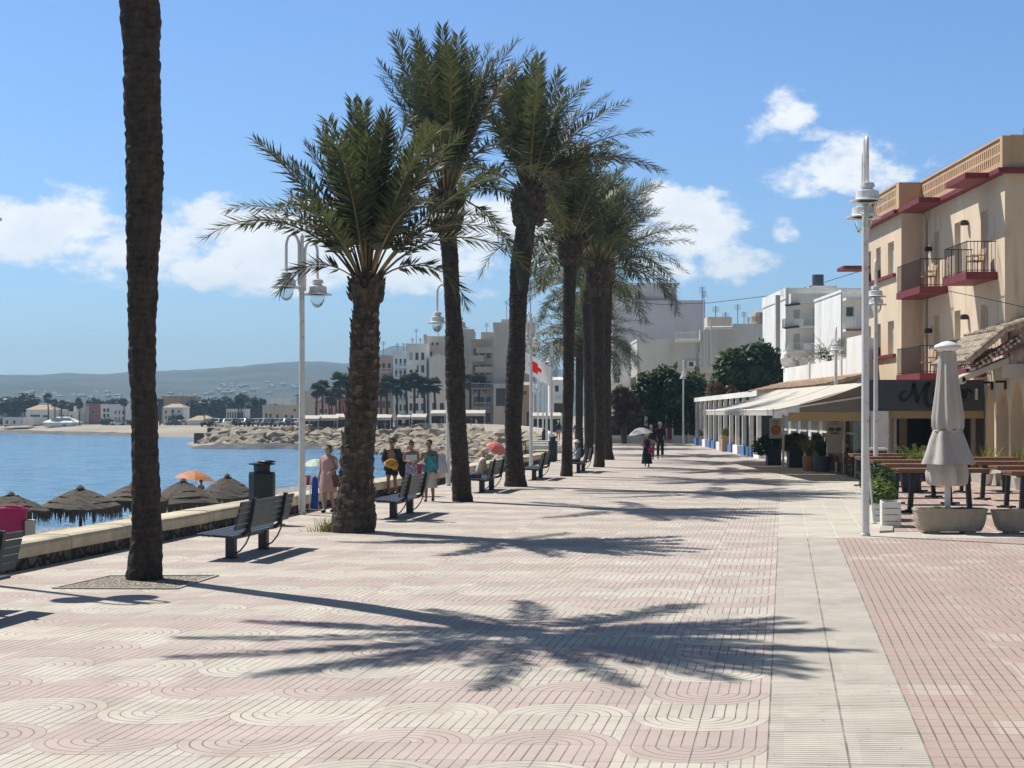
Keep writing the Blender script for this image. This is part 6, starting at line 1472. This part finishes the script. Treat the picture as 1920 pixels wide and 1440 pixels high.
# ------------------------------------------------------------------ parked cars
def car_model(label, loc, rz, paint, group='cars parked across the bay'):
    r = thing('parked_car', label, 'car', loc, rz, group); mb = MB(); pr_ = [(-2.0,.35),(-2.05,.75),(-1.9,.92),(-1.15,.98),(-.55,1.42),(.75,1.46),(1.55,1.0),(2.0,.9),(2.08,.6),(2.0,.32)]
    vs = []; n = len(pr_)
    for yy, s_ in ((-.82,.94),(-.7,1),(.7,1),(.82,.94)):
        for (x,z) in pr_: vs.append((x*(.97 if abs(yy) > .8 else 1), yy*(1 if z < 1.0 else .86), .32+(z-.32)*(1 if abs(yy) < .8 else .97)))
    mb.add(vs, [tuple(range(n)), tuple(range(4*n-1,3*n-1,-1))] + [(k_*n+i, (k_+1)*n+i, (k_+1)*n+(i+1)%n, k_*n+(i+1)%n) for k_ in range(3) for i in range(n)]); mb.build('body', paint, r)
    for pts in ([(-1.12,.99),(-.56,1.40)],[(1.5,1.03),(.78,1.44)]):
        (xa,za),(xb,zb) = pts; q = MB(); s_ = .03*(1 if xa > 0 else -1); q.add([(xa+s_,-.66,za),(xa+s_,.66,za),(xb+s_,.6,zb),(xb+s_,-.6,zb)],[(0,1,2,3)]); q.build('windscreen', M['glass'], r)
    for sy in (-1,1):
        q = MB(); q.add([(-1.0,sy*.79,1.0),(1.4,sy*.79,1.0),(.75,sy*.745,1.38),(-.5,sy*.745,1.38)],[(0,1,2,3)]); q.build('side_window', M['glass'], r)
        for x in (-1.3,1.3): q = MB(); q.lathe([(.32,-.1),(.32,.1)],14,(x,sy*.74,.32),M=Matrix.Rotation(R(90),3,'X')); q.build('wheel', M['iron'], r)
    for sy in (-.55,.55): q = MB(); q.box(-2.08,-2.0,sy-.16,sy+.16,.66,.8); q.build('headlight', M['white'], r)
    return r
cols = [('black',(.015,.015,.018)),('white',(.7,.7,.7)),('dark blue',(.03,.05,.12)),('silver',(.42,.43,.45)),('dark grey',(.06,.065,.07)),('white',(.7,.7,.7)),('black',(.015,.015,.018)),('silver',(.42,.43,.45)),('white',(.7,.7,.7)),('dark grey',(.06,.065,.07)),('pale green',(.3,.42,.36)),('silver',(.42,.43,.45)),('dark blue',(.03,.05,.12)),('white',(.7,.7,.7))]
pm = {c: mat('car_paint_'+c.replace(' ','_'), v, .25, .02, 1, metal=.3) for c, v in cols}
mb = MB(); mb.poly([(X_(378,262),261,-.026),(X_(585,262),261,-.026),(X_(585,290),290,-.026),(X_(378,290),290,-.026)]); struct('parking_ground', mb, M['sandy'])
mb = MB()
for i, (c, v) in enumerate(cols):
    px = 392 + i*12.4; Y = 266 + (i % 3)*1.8
    car_model(f'{c} parked car facing the bay, {ORD[i]} from the left of the row', (X_(px,Y), Y, -.026), R(90 + (i*37 % 25) - 12), pm[c])
for i, (px, Y) in enumerate([(222,402),(236,404),(325,400),(338,402)]): car_model(['white car parked by the white loggia house','black car parked just left of the nearest trunk on the far shore','dark car parked before the small white shore house','silver car parked right of the small white shore house'][i], (X_(px,Y),Y,-.93), R(20*i), pm[['white','black','dark grey','silver'][i]])

# ------------------------------------------------------------------ people
def skin_mesh(name, nodes, edges, m, parent, root_i=0, sub=1):
    """nodes: list of (pos, rx, ry); grows one continuous skin over the joints"""
    me = bpy.data.meshes.new(name); me.from_pydata([n[0] for n in nodes], edges, [])
    o = bpy.data.objects.new(name, me); C.objects.link(o)
    sk = o.modifiers.new('skin', 'SKIN'); sv = me.skin_vertices[0].data if me.skin_vertices else None
    if sv is None:
        bm = bmesh.new(); bm.from_mesh(me); bm.verts.layers.skin.verify(); bm.to_mesh(me); bm.free(); sv = me.skin_vertices[0].data
    for i, n in enumerate(nodes): sv[i].radius = (n[1], n[2]); sv[i].use_root = (i == root_i)
    sb = o.modifiers.new('sub', 'SUBSURF'); sb.levels = sub; sb.render_levels = sub
    dg = bpy.context.evaluated_depsgraph_get(); dg.update(); em = bpy.data.meshes.new_from_object(o.evaluated_get(dg)); o.modifiers.clear(); old = o.data; o.data = em; bpy.data.meshes.remove(old); em.name = name
    em.materials.clear(); em.materials.append(m); em.polygons.foreach_set('use_smooth', [True]*len(em.polygons))
    if parent: o.parent = parent
    return o
def person(label, loc, rz, H=1.68, skin='skin', arms=None, legs=None, lean=0, sit=False, head_turn=0, clothes=(), hair=None, hat=None, cat='person', girth=1.0, group=None, hip_z=None):
    """figure faces local -Y; arms / legs: ((elbow),(wrist)) and ((knee),(ankle)) offsets in body units (1 = height)"""
    r = thing('person', label, cat, loc, rz, group); h = H
    V = lambda x, y, z: Vector((x*h, y*h, z*h))
    hz_ = (hip_z or .52); tl = math.tan(lean)
    def T(x, y, z):            # trunk point, leans forward/back about the hips
        return V(x, y - (z-.52)*tl, z - .52 + hz_)
    J = {}
    J['pel'] = T(0,0,.52); J['wai'] = T(0,-.005,.60); J['che'] = T(0,-.003,.72); J['nek0'] = T(0,.005,.815); J['nek1'] = T(0,-.004,.86); J['hd0'] = T(0,-.016,.895); J['hd1'] = T(0,-.012,.945); J['hd2'] = T(0,-.008,.985)
    J['jaw'] = T(0,-.040,.880); J['nose'] = T(.0,-.068,.915)
    g = girth
    nodes = [(J['pel'],.078*h*g,.062*h*g),(J['wai'],.070*h*g,.055*h*g),(J['che'],.085*h*g,.062*h*g),(J['nek0'],.045*h,.04*h),(J['nek1'],.030*h,.032*h),(J['hd0'],.038*h,.046*h),(J['hd1'],.043*h,.054*h),(J['hd2'],.028*h,.034*h),(J['jaw'],.020*h,.016*h),(J['nose'],.007*h,.009*h)]
    edges = [(0,1),(1,2),(2,3),(3,4),(4,5),(5,6),(6,7),(5,8),(5,9)]
    L = {}
    dl = legs or {(-1): ((-.052,-.02,.285),(-.055,.01,.045)), 1: ((.052,-.02,.285),(.055,.01,.045))}
    da = arms or {(-1): ((-.135,.015,.63),(-.15,-.03,.49)), 1: ((.135,.015,.63),(.15,-.03,.49))}
    for s_ in (-1,1):
        hp = V(s_*.05, 0, hz_-.01); kn = V(*dl[s_][0]); an = V(*dl[s_][1]); d = (an-kn).normalized(); fw = Vector((0,-1,0)); toe = an + fw*.085*h + Vector((0,0,-.03*h)); heel = an + Vector((0,.02*h,-.022*h))
        i = len(nodes); nodes += [(hp,.056*h*g,.058*h*g),(hp.lerp(kn,.5),.047*h*g,.048*h*g),(kn,.033*h,.034*h),(kn.lerp(an,.35),.032*h,.034*h),(an,.019*h,.021*h),(toe,.022*h,.014*h),(heel,.018*h,.016*h)]
        edges += [(0,i),(i,i+1),(i+1,i+2),(i+2,i+3),(i+3,i+4),(i+4,i+5),(i+4,i+6)]; L[('leg',s_)] = (hp,kn,an)
        sh = T(s_*.105,0,.795); el = V(*da[s_][0]); wr = V(*da[s_][1]); d = (wr-el).normalized(); ha = wr + d*.045*h; sd_ = d.cross(Vector((0,1,0))); sd_ = sd_.normalized() if sd_.length > .1 else Vector((1,0,0))
        i = len(nodes); nodes += [(sh,.036*h,.034*h),(sh.lerp(el,.5),.028*h*g,.028*h*g),(el,.022*h,.022*h),(el.lerp(wr,.35),.022*h,.021*h),(wr,.014*h,.013*h),(ha,.021*h,.012*h)]
        edges += [(2,i),(i,i+1),(i+1,i+2),(i+2,i+3),(i+3,i+4),(i+4,i+5)]; L[('arm',s_)] = (sh,el,wr,ha)
        for k_, (ox, ln) in enumerate(((-.016,.036),(-.005,.045),(.006,.042),(.016,.033))):      # fingers
            f0 = len(nodes); b = ha + sd_*ox*h + d*.018*h; nodes += [(b,.0062*h,.0062*h),(b + d*ln*.6*h + Vector((0,-.006*h,0)),.0056*h,.0056*h),(b + d*ln*h + Vector((0,-.015*h,0)),.0045*h,.0045*h)]; edges += [(i+5,f0),(f0,f0+1),(f0+1,f0+2)]
        f0 = len(nodes); nodes += [(wr + d*.018*h + sd_*.02*h*-s_,.007*h,.007*h),(wr + d*.042*h + sd_*.034*h*-s_ + Vector((0,-.008*h,0)),.0055*h,.0055*h)]; edges += [(i+4,f0),(f0,f0+1)]
    skin_mesh('body', nodes, edges, M[skin], r)
    # eyes and ears as little shapes, hair
    mb = MB()
    for s_ in (-1,1): mb.ball(T(s_*.018,-.058,.930), .006*h, 6, 5)
    mb.build('eyes', M['iron'], r)
    mb = MB()
    for s_ in (-1,1): mb.ball(T(s_*.047,-.005,.925), (.006*h,.012*h,.018*h), 7, 5)
    mb.build('ears', M[skin], r)
    if hair:
        col, kind = hair; mb = MB(); c = T(0,.004,.952)
        mb.ball(c, (.051*h,.062*h,.050*h), 12, 8)
        if kind == 'bob': mb.ball(T(0,.022,.915), (.055*h,.045*h,.055*h), 12, 8)
        if kind == 'bun': mb.ball(T(0,.03,.99), .03*h, 8, 6)
        if kind == 'long': mb.ball(T(0,.03,.86), (.05*h,.028*h,.09*h), 10, 8)
        # cut the front away by pushing it back above the forehead
        mb.v = [(x, max(y, c.y-.030*h if z < c.z+.015*h else y), z) for x, y, z in mb.v]
        mb.build('hair', col, r, smooth=True)
    if hat:
        hc, kind = hat; mb = MB(); c = T(0,-.008,.965)
        if kind == 'sun': mb.lathe([(.125*h,-.012*h),(.07*h,.0),(.06*h,.03*h),(.04*h,.05*h),(.001,.055*h)], 18, c)
        else: mb.lathe([(.058*h,-.008*h),(.058*h,.02*h),(.045*h,.042*h),(.001,.05*h)], 16, c); mb.prism([c+Vector((-.05*h,-.045*h,0)),c+Vector((.05*h,-.045*h,0)),c+Vector((.035*h,-.115*h,-.012*h)),c+Vector((-.035*h,-.115*h,-.012*h))],(0,0,.008*h))
        mb.build('hat', hc, r, smooth=(kind == 'sun'))
    for cl in clothes:
        k = cl[0]; m_ = cl[1]
        if k in ('shirt','tee','jacket'):
            ex = {'shirt':1.22,'tee':1.2,'jacket':1.42}[k]; frac = cl[2] if len(cl) > 2 else 1.0
            nd = [(T(0,0,.515),.086*h*g*ex*.9,.068*h*g*ex*.9),(T(0,0,.60),.076*h*g*ex,.06*h*g*ex),(T(0,0,.72),.086*h*g*ex,.064*h*g*ex),(T(0,.008,.81),.052*h*ex,.046*h*ex)]; ed = [(0,1),(1,2),(2,3)]
            for s_ in (-1,1):
                sh,el,wr,ha = L[('arm',s_)]; i = len(nd); end = el if frac <= .5 else el.lerp(wr, (frac-.5)*2); nd += [(sh,.040*h*ex,.037*h*ex),(sh.lerp(el,.55),.032*h*ex*g,.031*h*ex*g)]; ed += [(2,i),(i,i+1)]
                if frac > .5: nd += [(el,.027*h*ex,.026*h*ex),(end,.021*h*ex,.02*h*ex)]; ed += [(i+1,i+2),(i+2,i+3)]
            skin_mesh({'shirt':'shirt','tee':'top','jacket':'jacket'}[k], nd, ed, m_, r)
        elif k in ('trousers','shorts'):
            nd = [(T(0,0,.575),.078*h*g,.062*h*g),(T(0,0,.52),.088*h*g,.072*h*g)]; ed = [(0,1)]
            for s_ in (-1,1):
                hp,kn,an = L[('leg',s_)]; i = len(nd)
                if k == 'shorts': nd += [(hp.lerp(kn,.12),.066*h*g,.068*h*g),(hp.lerp(kn,.8),.056*h*g,.056*h*g)]; ed += [(1,i),(i,i+1)]
                else: nd += [(hp.lerp(kn,.12),.064*h*g,.066*h*g),(hp.lerp(kn,.55),.054*h*g,.055*h*g),(kn,.043*h,.045*h),(an+(kn-an)*.08,.036*h,.037*h)]; ed += [(1,i),(i,i+1),(i+1,i+2),(i+2,i+3)]
            skin_mesh(k, nd, ed, m_, r)
        elif k in ('dress','skirt'):
            z1, wd = cl[2], cl[3]; pr = ([(.06,.815),(.098,.78),(.100,.72),(.092,.62)] if k == 'dress' else []) + [(.095,.585),(.105,.52),(.105+(wd-.105)*.6,(.52+z1)/2),(wd,z1)]
            mb = MB(); vs = []; n = 20
            for (rr, z) in pr:
                c = T(0,0,z) if z >= .5 else V(0,0,z)
                for j in range(n):
                    a = 2*PI*j/n; q = 1 + (.07*math.sin(a*5+z*9) if z < .5 else 0); vs.append(c + Vector((rr*h*g*q*math.cos(a), rr*h*g*.74*q*math.sin(a), 0)))
            mb.add(vs, [(i*n+j,(i+1)*n+j,(i+1)*n+(j+1)%n,i*n+(j+1)%n) for i in range(len(pr)-1) for j in range(n)]); mb.build(k, m_, r, smooth=True)
            if k == 'dress':
                nd = [(T(0,0,.80),.06*h,.05*h)]; ed = []
                for s_ in (-1,1): sh,el,wr,ha = L[('arm',s_)]; i = len(nd); nd += [(sh,.046*h,.042*h),(sh.lerp(el,.6),.044*h,.042*h)]; ed += [(0,i),(i,i+1)]
                skin_mesh('sleeves', nd, ed, m_, r)
        elif k == 'top': mb = MB(); 
        elif k == 'bikini':
            mb = MB()
            for s_ in (-1,1): mb.ball(T(s_*.042,-.062,.715), (.036*h,.022*h,.032*h), 9, 6)
            mb.tube([T(-.07,-.055,.71),T(0,-.072,.705),T(.07,-.055,.71)], .008*h, 5); mb.build('bikini_top', m_, r, smooth=True)
        elif k == 'shoes':
            mb = MB()
            for s_ in (-1,1):
                an = L[('leg',s_)][2]; mb.ball(an+Vector((0,-.035*h,-.026*h)), (.027*h,.068*h,.020*h), 9, 6)
            mb.build('shoes', m_, r, smooth=True)
        elif k == 'pack':
            mb = MB(); mb.ball(T(0,.105,.70), (.085*h,.055*h,.12*h), 12, 9); pk = mb.build('rucksack', m_, r, smooth=True)
            mb = MB()
            for s_ in (-1,1): mb.tube([T(s_*.06,.06,.80),T(s_*.065,0,.845),T(s_*.07,-.075,.77),T(s_*.075,-.03,.64),T(s_*.07,.07,.62)], .011*h, 5)
            mb.build('strap', m_, pk)
    return r, L
cl = lambda n, c, r_=.85, v=.08: mat(n, c, r_, v, 8)
gry, dkb, wht, blk = cl('grey_hair',(.35,.33,.31)), cl('dark_brown_hair',(.03,.018,.012)), cl('white_hair',(.55,.54,.52)), cl('black_cloth',(.012,.013,.016))
def place(px, py, Y=None, z=0):
    p = gp(px, py, z) if Y is None else at(px, 0, Y); return (p.x, p.y, 0)
# woman in the pink dress
stand = {(-1): ((-.05,-.025,.285),(-.048,-.03,.045)), 1: ((.05,.0,.285),(.055,.055,.05))}
r, L = person('woman in a short pink dress carrying a folded blue beach chair', (-4.42,37.0,0), R(-22), 1.64, 'skin', {(-1): ((-.14,.03,.64),(-.17,.0,.50)), 1: ((.13,.03,.65),(.10,-.10,.60))}, stand, 0, clothes=[('dress', cl('rose_dress',(.50,.31,.29)), .30,.12), ('shoes', blk)], hair=(cl('ash_brown_hair',(.13,.095,.07)),'bob'), girth=1.18)
hb = thing('folded_beach_chair', 'folded blue and white beach chair carried by the woman in pink', 'beach chair', (-4.78,36.9,0.02), R(-12))
mb = MB(); mb.prism([(-.06,0,.10),(.12,0,.10),(.12,0,.78),(.05,0,.86),(-.02,0,.80)],(0,.04,0)); mb.build('cloth', cl('chair_blue',(.02,.08,.38)), hb)
for dx in (-.22,-.1): q = MB(); q.tube([(dx,.03,.06),(dx+.03,.03,.82),(dx+.2,.03,.86),(dx+.36,.03,.06),(dx,.03,.06)],.014,6); q.build('frame', M['white'], hb)
hg = MB(); hg.tube([(.16,-.13,1.34),(.19,-.02,1.1),(.2,.03,.86)],.012,5); q = hg.build('bag_strap', M['wood'], r)
mb = MB(); mb.box(.13,.33,-.1,.1,.62,.9); o = mb.build('shoulder_bag', cl('brown_bag',(.16,.06,.05)), r)
# three bathers
walk_f = {(-1): ((-.052,-.06,.29),(-.05,-.055,.045)), 1: ((.052,.0,.28),(.055,.07,.06))}
r, L = person('bare chested man in a cap and open dark jacket holding a yellow towel', (-3.49,44.7,0), R(-12), 1.66, 'skintan', {(-1): ((-.16,.0,.64),(-.10,-.13,.57)), 1: ((.16,.0,.64),(.09,-.13,.57))}, walk_f, 0, clothes=[('shorts', blk), ('shoes', blk)], hair=(dkb,'short'), hat=(cl('cap_green',(.05,.07,.055)),'cap'), girth=1.12)
h = 1.66; jm = mat('checked_jacket', (.035,.04,.055), .85, .6, 14)
for s_ in (-1,1):
    mb = MB(); vs = []; n = 9
    for (z, o_, dz) in ((1.345,.11,0),(1.2,.19,0),(1.0,.23,0),(.80,.25,0),(.72,.25,0)):
        for j in range(n):
            a = -.55 + 2.0*j/(n-1); vs.append((s_*o_*math.cos(a-.35)*1.02, .02 + .135*math.sin(a-.35)*(1.2 if z < 1.2 else 1), z))
    mb.add(vs, [(i*n+j,i*n+j+1,(i+1)*n+j+1,(i+1)*n+j) for i in range(4) for j in range(n-1)]); q = mb.build('jacket_side', jm, r, smooth=True); md = q.modifiers.new('t','SOLIDIFY'); md.thickness = .025
sl = MB()
for s_ in (-1,1):
    sh, el, wr, ha = L[('arm',s_)]; sl.tube([sh+Vector((0,0,.02)), sh.lerp(el,.5), el, el.lerp(wr,.75)], [.085,.078,.07,.06], 10)
sl.build('jacket_sleeves', jm, r, smooth=True)
mb = MB(); mb.ball((0,-.24,.93),(.20,.06,.14),12,8); mb.ball((.1,-.25,.87),(.12,.05,.13),10,7); tw = mb.build('yellow_towel', cl('towel_yellow',(.50,.30,.06),.95,.25), None, smooth=True); tw.location = (-3.49,44.7,0); tag(tw, 'bunched yellow towel held at the waist by the man in the cap', 'towel')
mb = MB(); mb.ball((0,0,.78),(.18,.14,.30),12,9); mb.tube([(-.08,0,1.05),(-.05,0,1.2),(.05,0,1.2),(.08,0,1.05)],.015,5); o = mb.build('dark_bag', blk, None, smooth=True); o.location = (-3.12,44.6,0); tag(o, 'dark beach bag at the side of the man in the cap', 'bag')
r, L = person('woman in a bikini and patterned sarong reading a white paper', (-2.90,44.3,0), R(14), 1.60, 'skintan', {(-1): ((-.145,.01,.64),(-.045,-.15,.62)), 1: ((.145,.01,.64),(.06,-.15,.60))}, None, 0, clothes=[('skirt', mat('patterned_sarong',(.30,.28,.40),.85,.7,18), .16,.11), ('bikini', cl('bikini_white',(.6,.5,.48))), ('shoes', blk)], hair=(dkb,'bun'), girth=1.05)
mb = MB(); mb.prism([(-.16,-.26,1.02),(.16,-.27,1.03),(.17,-.21,1.20),(-.15,-.20,1.19)],(0,.012,0)); o = mb.build('white_paper', M['white']); o.location = (-2.90,44.3,0); tag(o, 'white sheet of paper held up by the woman in the sarong', 'paper')
mb = MB(); mb.prism([(-.2,-.1,.55),(.2,-.1,.55),(.22,-.1,.92),(-.22,-.1,.92)],(0,.16,0)); mb.tube([(-.15,-.02,.92),(-.1,-.02,1.2),(.1,-.02,1.2),(.15,-.02,.92)],.012,5); o = mb.build('striped_bag', mat('striped_bag_cloth',(.34,.06,.10),.85,.7,10,stretch=(6,.2,.2))); o.location = (-2.62,44.4,0); tag(o, 'red striped beach bag beside the woman in the sarong', 'bag')
r, L = person('woman with bare shoulders holding a teal beach bag, rightmost of the bathers', (-2.24,41.6,0), R(-8), 1.68, 'skintan', {(-1): ((-.14,.01,.64),(-.07,-.13,.62)), 1: ((.15,.03,.64),(.14,-.06,.53))}, stand, 0, clothes=[('skirt', cl('cream_skirt',(.50,.47,.42)), .22,.12), ('bikini', blk), ('shoes', blk)], hair=(dkb,'short'), girth=1.05)
mb = MB(); mb.prism([(-.17,-.25,.80),(.02,-.29,.78),(.2,-.25,.82),(.24,-.25,1.05),(.20,-.24,1.24),(.04,-.28,1.21),(-.10,-.25,1.26),(-.15,-.25,1.05)],(0,.1,0)); mb.tube([(-.06,-.2,1.25),(-.02,-.16,1.4),(.1,-.14,1.42),(.18,-.2,1.23)],.012,5); o = mb.build('teal_bag', mat('teal_cloth',(.05,.22,.26),.85,.35,9)); o.location = (-2.24,41.6,0); tag(o, 'large teal beach bag held against the rightmost bather', 'bag')
mb = MB(); mb.prism([(.24,-.12,.75),(.52,-.05,.78),(.42,.02,1.26),(.24,-.08,1.3)],(0,.05,0)); o = mb.build('striped_towel', mat('white_blue_towel',(.5,.52,.6),.9,.4,30,stretch=(4,1,.2))); o.location = (-2.24,41.6,0); tag(o, 'white and blue striped towel over the arm of the rightmost bather', 'towel')
# seated man and seated person with rucksack
sitl = {(-1): ((-.055,-.25,.275),(-.06,-.30,.045)), 1: ((.055,-.25,.275),(.06,-.22,.045))}
p3 = Vector((-.75,47.2,0)); 
person('white-haired man in a cream shirt leaning back on a bench, looking at the sea', (-1.0,46.5,0), PROM+R(-75), 1.72, 'skin', {(-1): ((-.155,.07,.53),(-.16,.03,.34)), 1: ((.16,.10,.50),(.17,.14,.315))}, sitl, R(-14), clothes=[('shirt', cl('cream_shirt',(.62,.58,.50)), .5), ('trousers', cl('jeans',(.06,.09,.16))), ('shoes', blk)], hair=(wht,'short'), girth=1.15, hip_z=.30)
person('seated person in a white hat with a grey green rucksack on a bench', (2.68,61.9,0), PROM+R(-65), 1.66, 'skin', {(-1): ((-.15,-.05,.52),(-.10,-.18,.38)), 1: ((.15,-.05,.52),(.10,-.18,.38))}, sitl, R(6), clothes=[('shirt', cl('pale_blue_shirt',(.45,.48,.56)), .9), ('trousers', cl('grey_trousers',(.12,.13,.17))), ('pack', cl('green_pack',(.07,.10,.09))), ('shoes', blk)], hair=(gry,'short'), hat=(cl('white_hat',(.7,.69,.66)),'sun'), girth=1.12, hip_z=.30)
# walkers seen from behind
walk = {(-1): ((-.05,-.05,.29),(-.05,.0,.05)), 1: ((.05,.0,.28),(.052,.085,.075))}
walk2 = {(1): ((.055,-.06,.29),(.06,-.06,.045)), -1: ((-.055,.02,.275),(-.06,.11,.085))}
px6 = (5.96,67.8,0)
r, L = person('woman walking away under a white parasol in a long dark skirt with a black rucksack', px6, R(178), 1.52, 'skin', {(-1): ((-.14,.0,.64),(-.07,-.10,.72)), 1: ((.14,.02,.64),(.11,-.10,.60))}, walk, 0, clothes=[('skirt', cl('dark_skirt',(.02,.028,.03)), .10,.15), ('tee', cl('mauve_blouse',(.36,.29,.31))), ('pack', cl('black_pack',(.02,.018,.025))), ('shoes', blk)], hair=(wht,'short'), hat=(cl('straw_hat',(.55,.52,.46)),'sun'), girth=1.05)
pu = thing('sun_umbrella', 'white sun umbrella held by the woman in the long skirt', 'umbrella', (px6[0]-.33,67.7,1.10)); Tm = Matrix.Translation((0,0,.66)) @ Matrix.Rotation(R(-8),4,'Y')
mb = MB(); rows = []
for f in (.001,.4,.75,1): rows.append([Tm @ Vector((.55*f*math.cos(2*PI*j/16), .55*f*math.sin(2*PI*j/16), -.30*f**1.8)) for j in range(16)])
vs = [q for w_ in rows for q in w_]; mb.add(vs, [(i*16+j,i*16+(j+1)%16,(i+1)*16+(j+1)%16,(i+1)*16+j) for i in range(3) for j in range(16)]); mb.build('canopy', clothmat('umbrella_white',(.85,.85,.85),(.85,.85,.86),.3), pu)
mb = MB(); mb.tube([(.22,0,-.06),Tm @ Vector((0,0,.05))],.01,5); mb.build('shaft', M['iron'], pu)
mb = MB(); mb.prism([(.0,-.26,.62),(.27,-.26,.62),(.27,-.26,.84),(.0,-.26,.86)],(0,-.1,0)); o = mb.build('coral_bag', cl('coral_cloth',(.40,.05,.07))); o.location = (px6[0]+.02,px6[1],0); tag(o, 'coral red bag hanging behind the woman with the white umbrella', 'bag')
person('tall man in black walking away beside the umbrella', (7.66,79.4,0), R(176), 1.93, 'skin', None, walk2, 0, clothes=[('tee', blk), ('trousers', cl('black_trousers',(.014,.016,.02))), ('shoes', cl('pale_shoes',(.4,.4,.42)))], hair=(gry,'short'))
person('grey-haired person in dark clothes walking between the umbrella and the tall man', (7.12,78.6,0), R(170), 1.80, 'skin', None, walk, 0, clothes=[('tee', blk), ('trousers', cl('brown_trousers',(.10,.07,.055))), ('shoes', blk)], hair=(gry,'short'))
person('walker in a navy top and pale shorts beyond the litter bin', (3.95,131,0), R(170), 1.72, 'skin', None, walk, 0, clothes=[('tee', cl('navy_top',(.02,.03,.08))), ('shorts', cl('pink_shorts',(.45,.33,.30))), ('shoes', blk)], hair=(wht,'short'), hat=(cl('cream_cap',(.6,.56,.45)),'cap'))
person('walker in a violet shirt half hidden by the fifth palm trunk', (5.45,130,0), R(182), 1.66, 'skin', None, walk2, 0, clothes=[('tee', cl('violet_shirt',(.14,.12,.38))), ('shorts', cl('beige_shorts',(.4,.37,.32))), ('shoes', blk)], hair=(gry,'bob'))
# beach and far promenade people
for i, (lb, px, py, Y, col, z) in enumerate([('bather under the orange parasol with only the dark head showing',377,899,77,(.03,.03,.04),-2.5),('bather standing behind the leftmost thatched parasol',33,928,57,(.03,.03,.05),-2.45)]):
    p = at(px, py, Y); person(lb, (p.x, Y, z), R(150+40*i), p.z-z, 'skintan', None, None, 0, clothes=[('shorts', cl('bath_shorts%d'%i, col))], hair=(dkb,'short'))
q_ = [('red shirted person on the far promenade left of the slender palm',743,228,(.45,.05,.05)),('person in red on the far promenade by the gabled house',828,225,(.45,.05,.06)),('person in white on the far promenade by the white awning',580,238,(.6,.6,.6)),('person in dark clothes by the white peaked awning',588,238,(.04,.04,.06)),('person in grey under the cream awning left of the stout palm',632,240,(.2,.2,.22)),
      ('person in blue below the rose block on the far promenade',722,228,(.08,.12,.3)),('person in white below the pale blue block',757,226,(.6,.6,.6)),('person in dark clothes below the brown balconies',884,214,(.05,.05,.07)),('person in pale clothes beneath the brown balconies',893,214,(.5,.5,.5)),('person in black on the quay beyond the lamp posts',1009,185,(.03,.03,.04))]
for i, (lb, px, Y, col) in enumerate(q_): person(lb, (X_(px,Y),Y,.0), R(37*i), 1.62+.03*(i%4), 'skin', None, walk if i % 2 else None, 0, clothes=[('tee', cl('top%d'%i, col)), ('shorts' if i % 3 else 'trousers', cl('bottom%d'%i, (.08+.1*(i%3),.08+.1*(i%3),.12)))], hair=(dkb,'short'))
person('dark dressed diner seated at a table under the awnings', (13.25,60.9,.012), R(100), 1.68, 'skintan', {(-1): ((-.15,-.08,.54),(-.08,-.22,.48)), 1: ((.15,-.08,.54),(.08,-.22,.48))}, sitl, R(6), clothes=[('shirt', blk, .5), ('trousers', blk), ('shoes', blk)], hair=(dkb,'short'), hip_z=.30)
chair('brown dining chair under the seated diner', (13.3,60.9,.012), R(100), M['wood'], 'brown dining chairs under the awning', 'dining_chair')
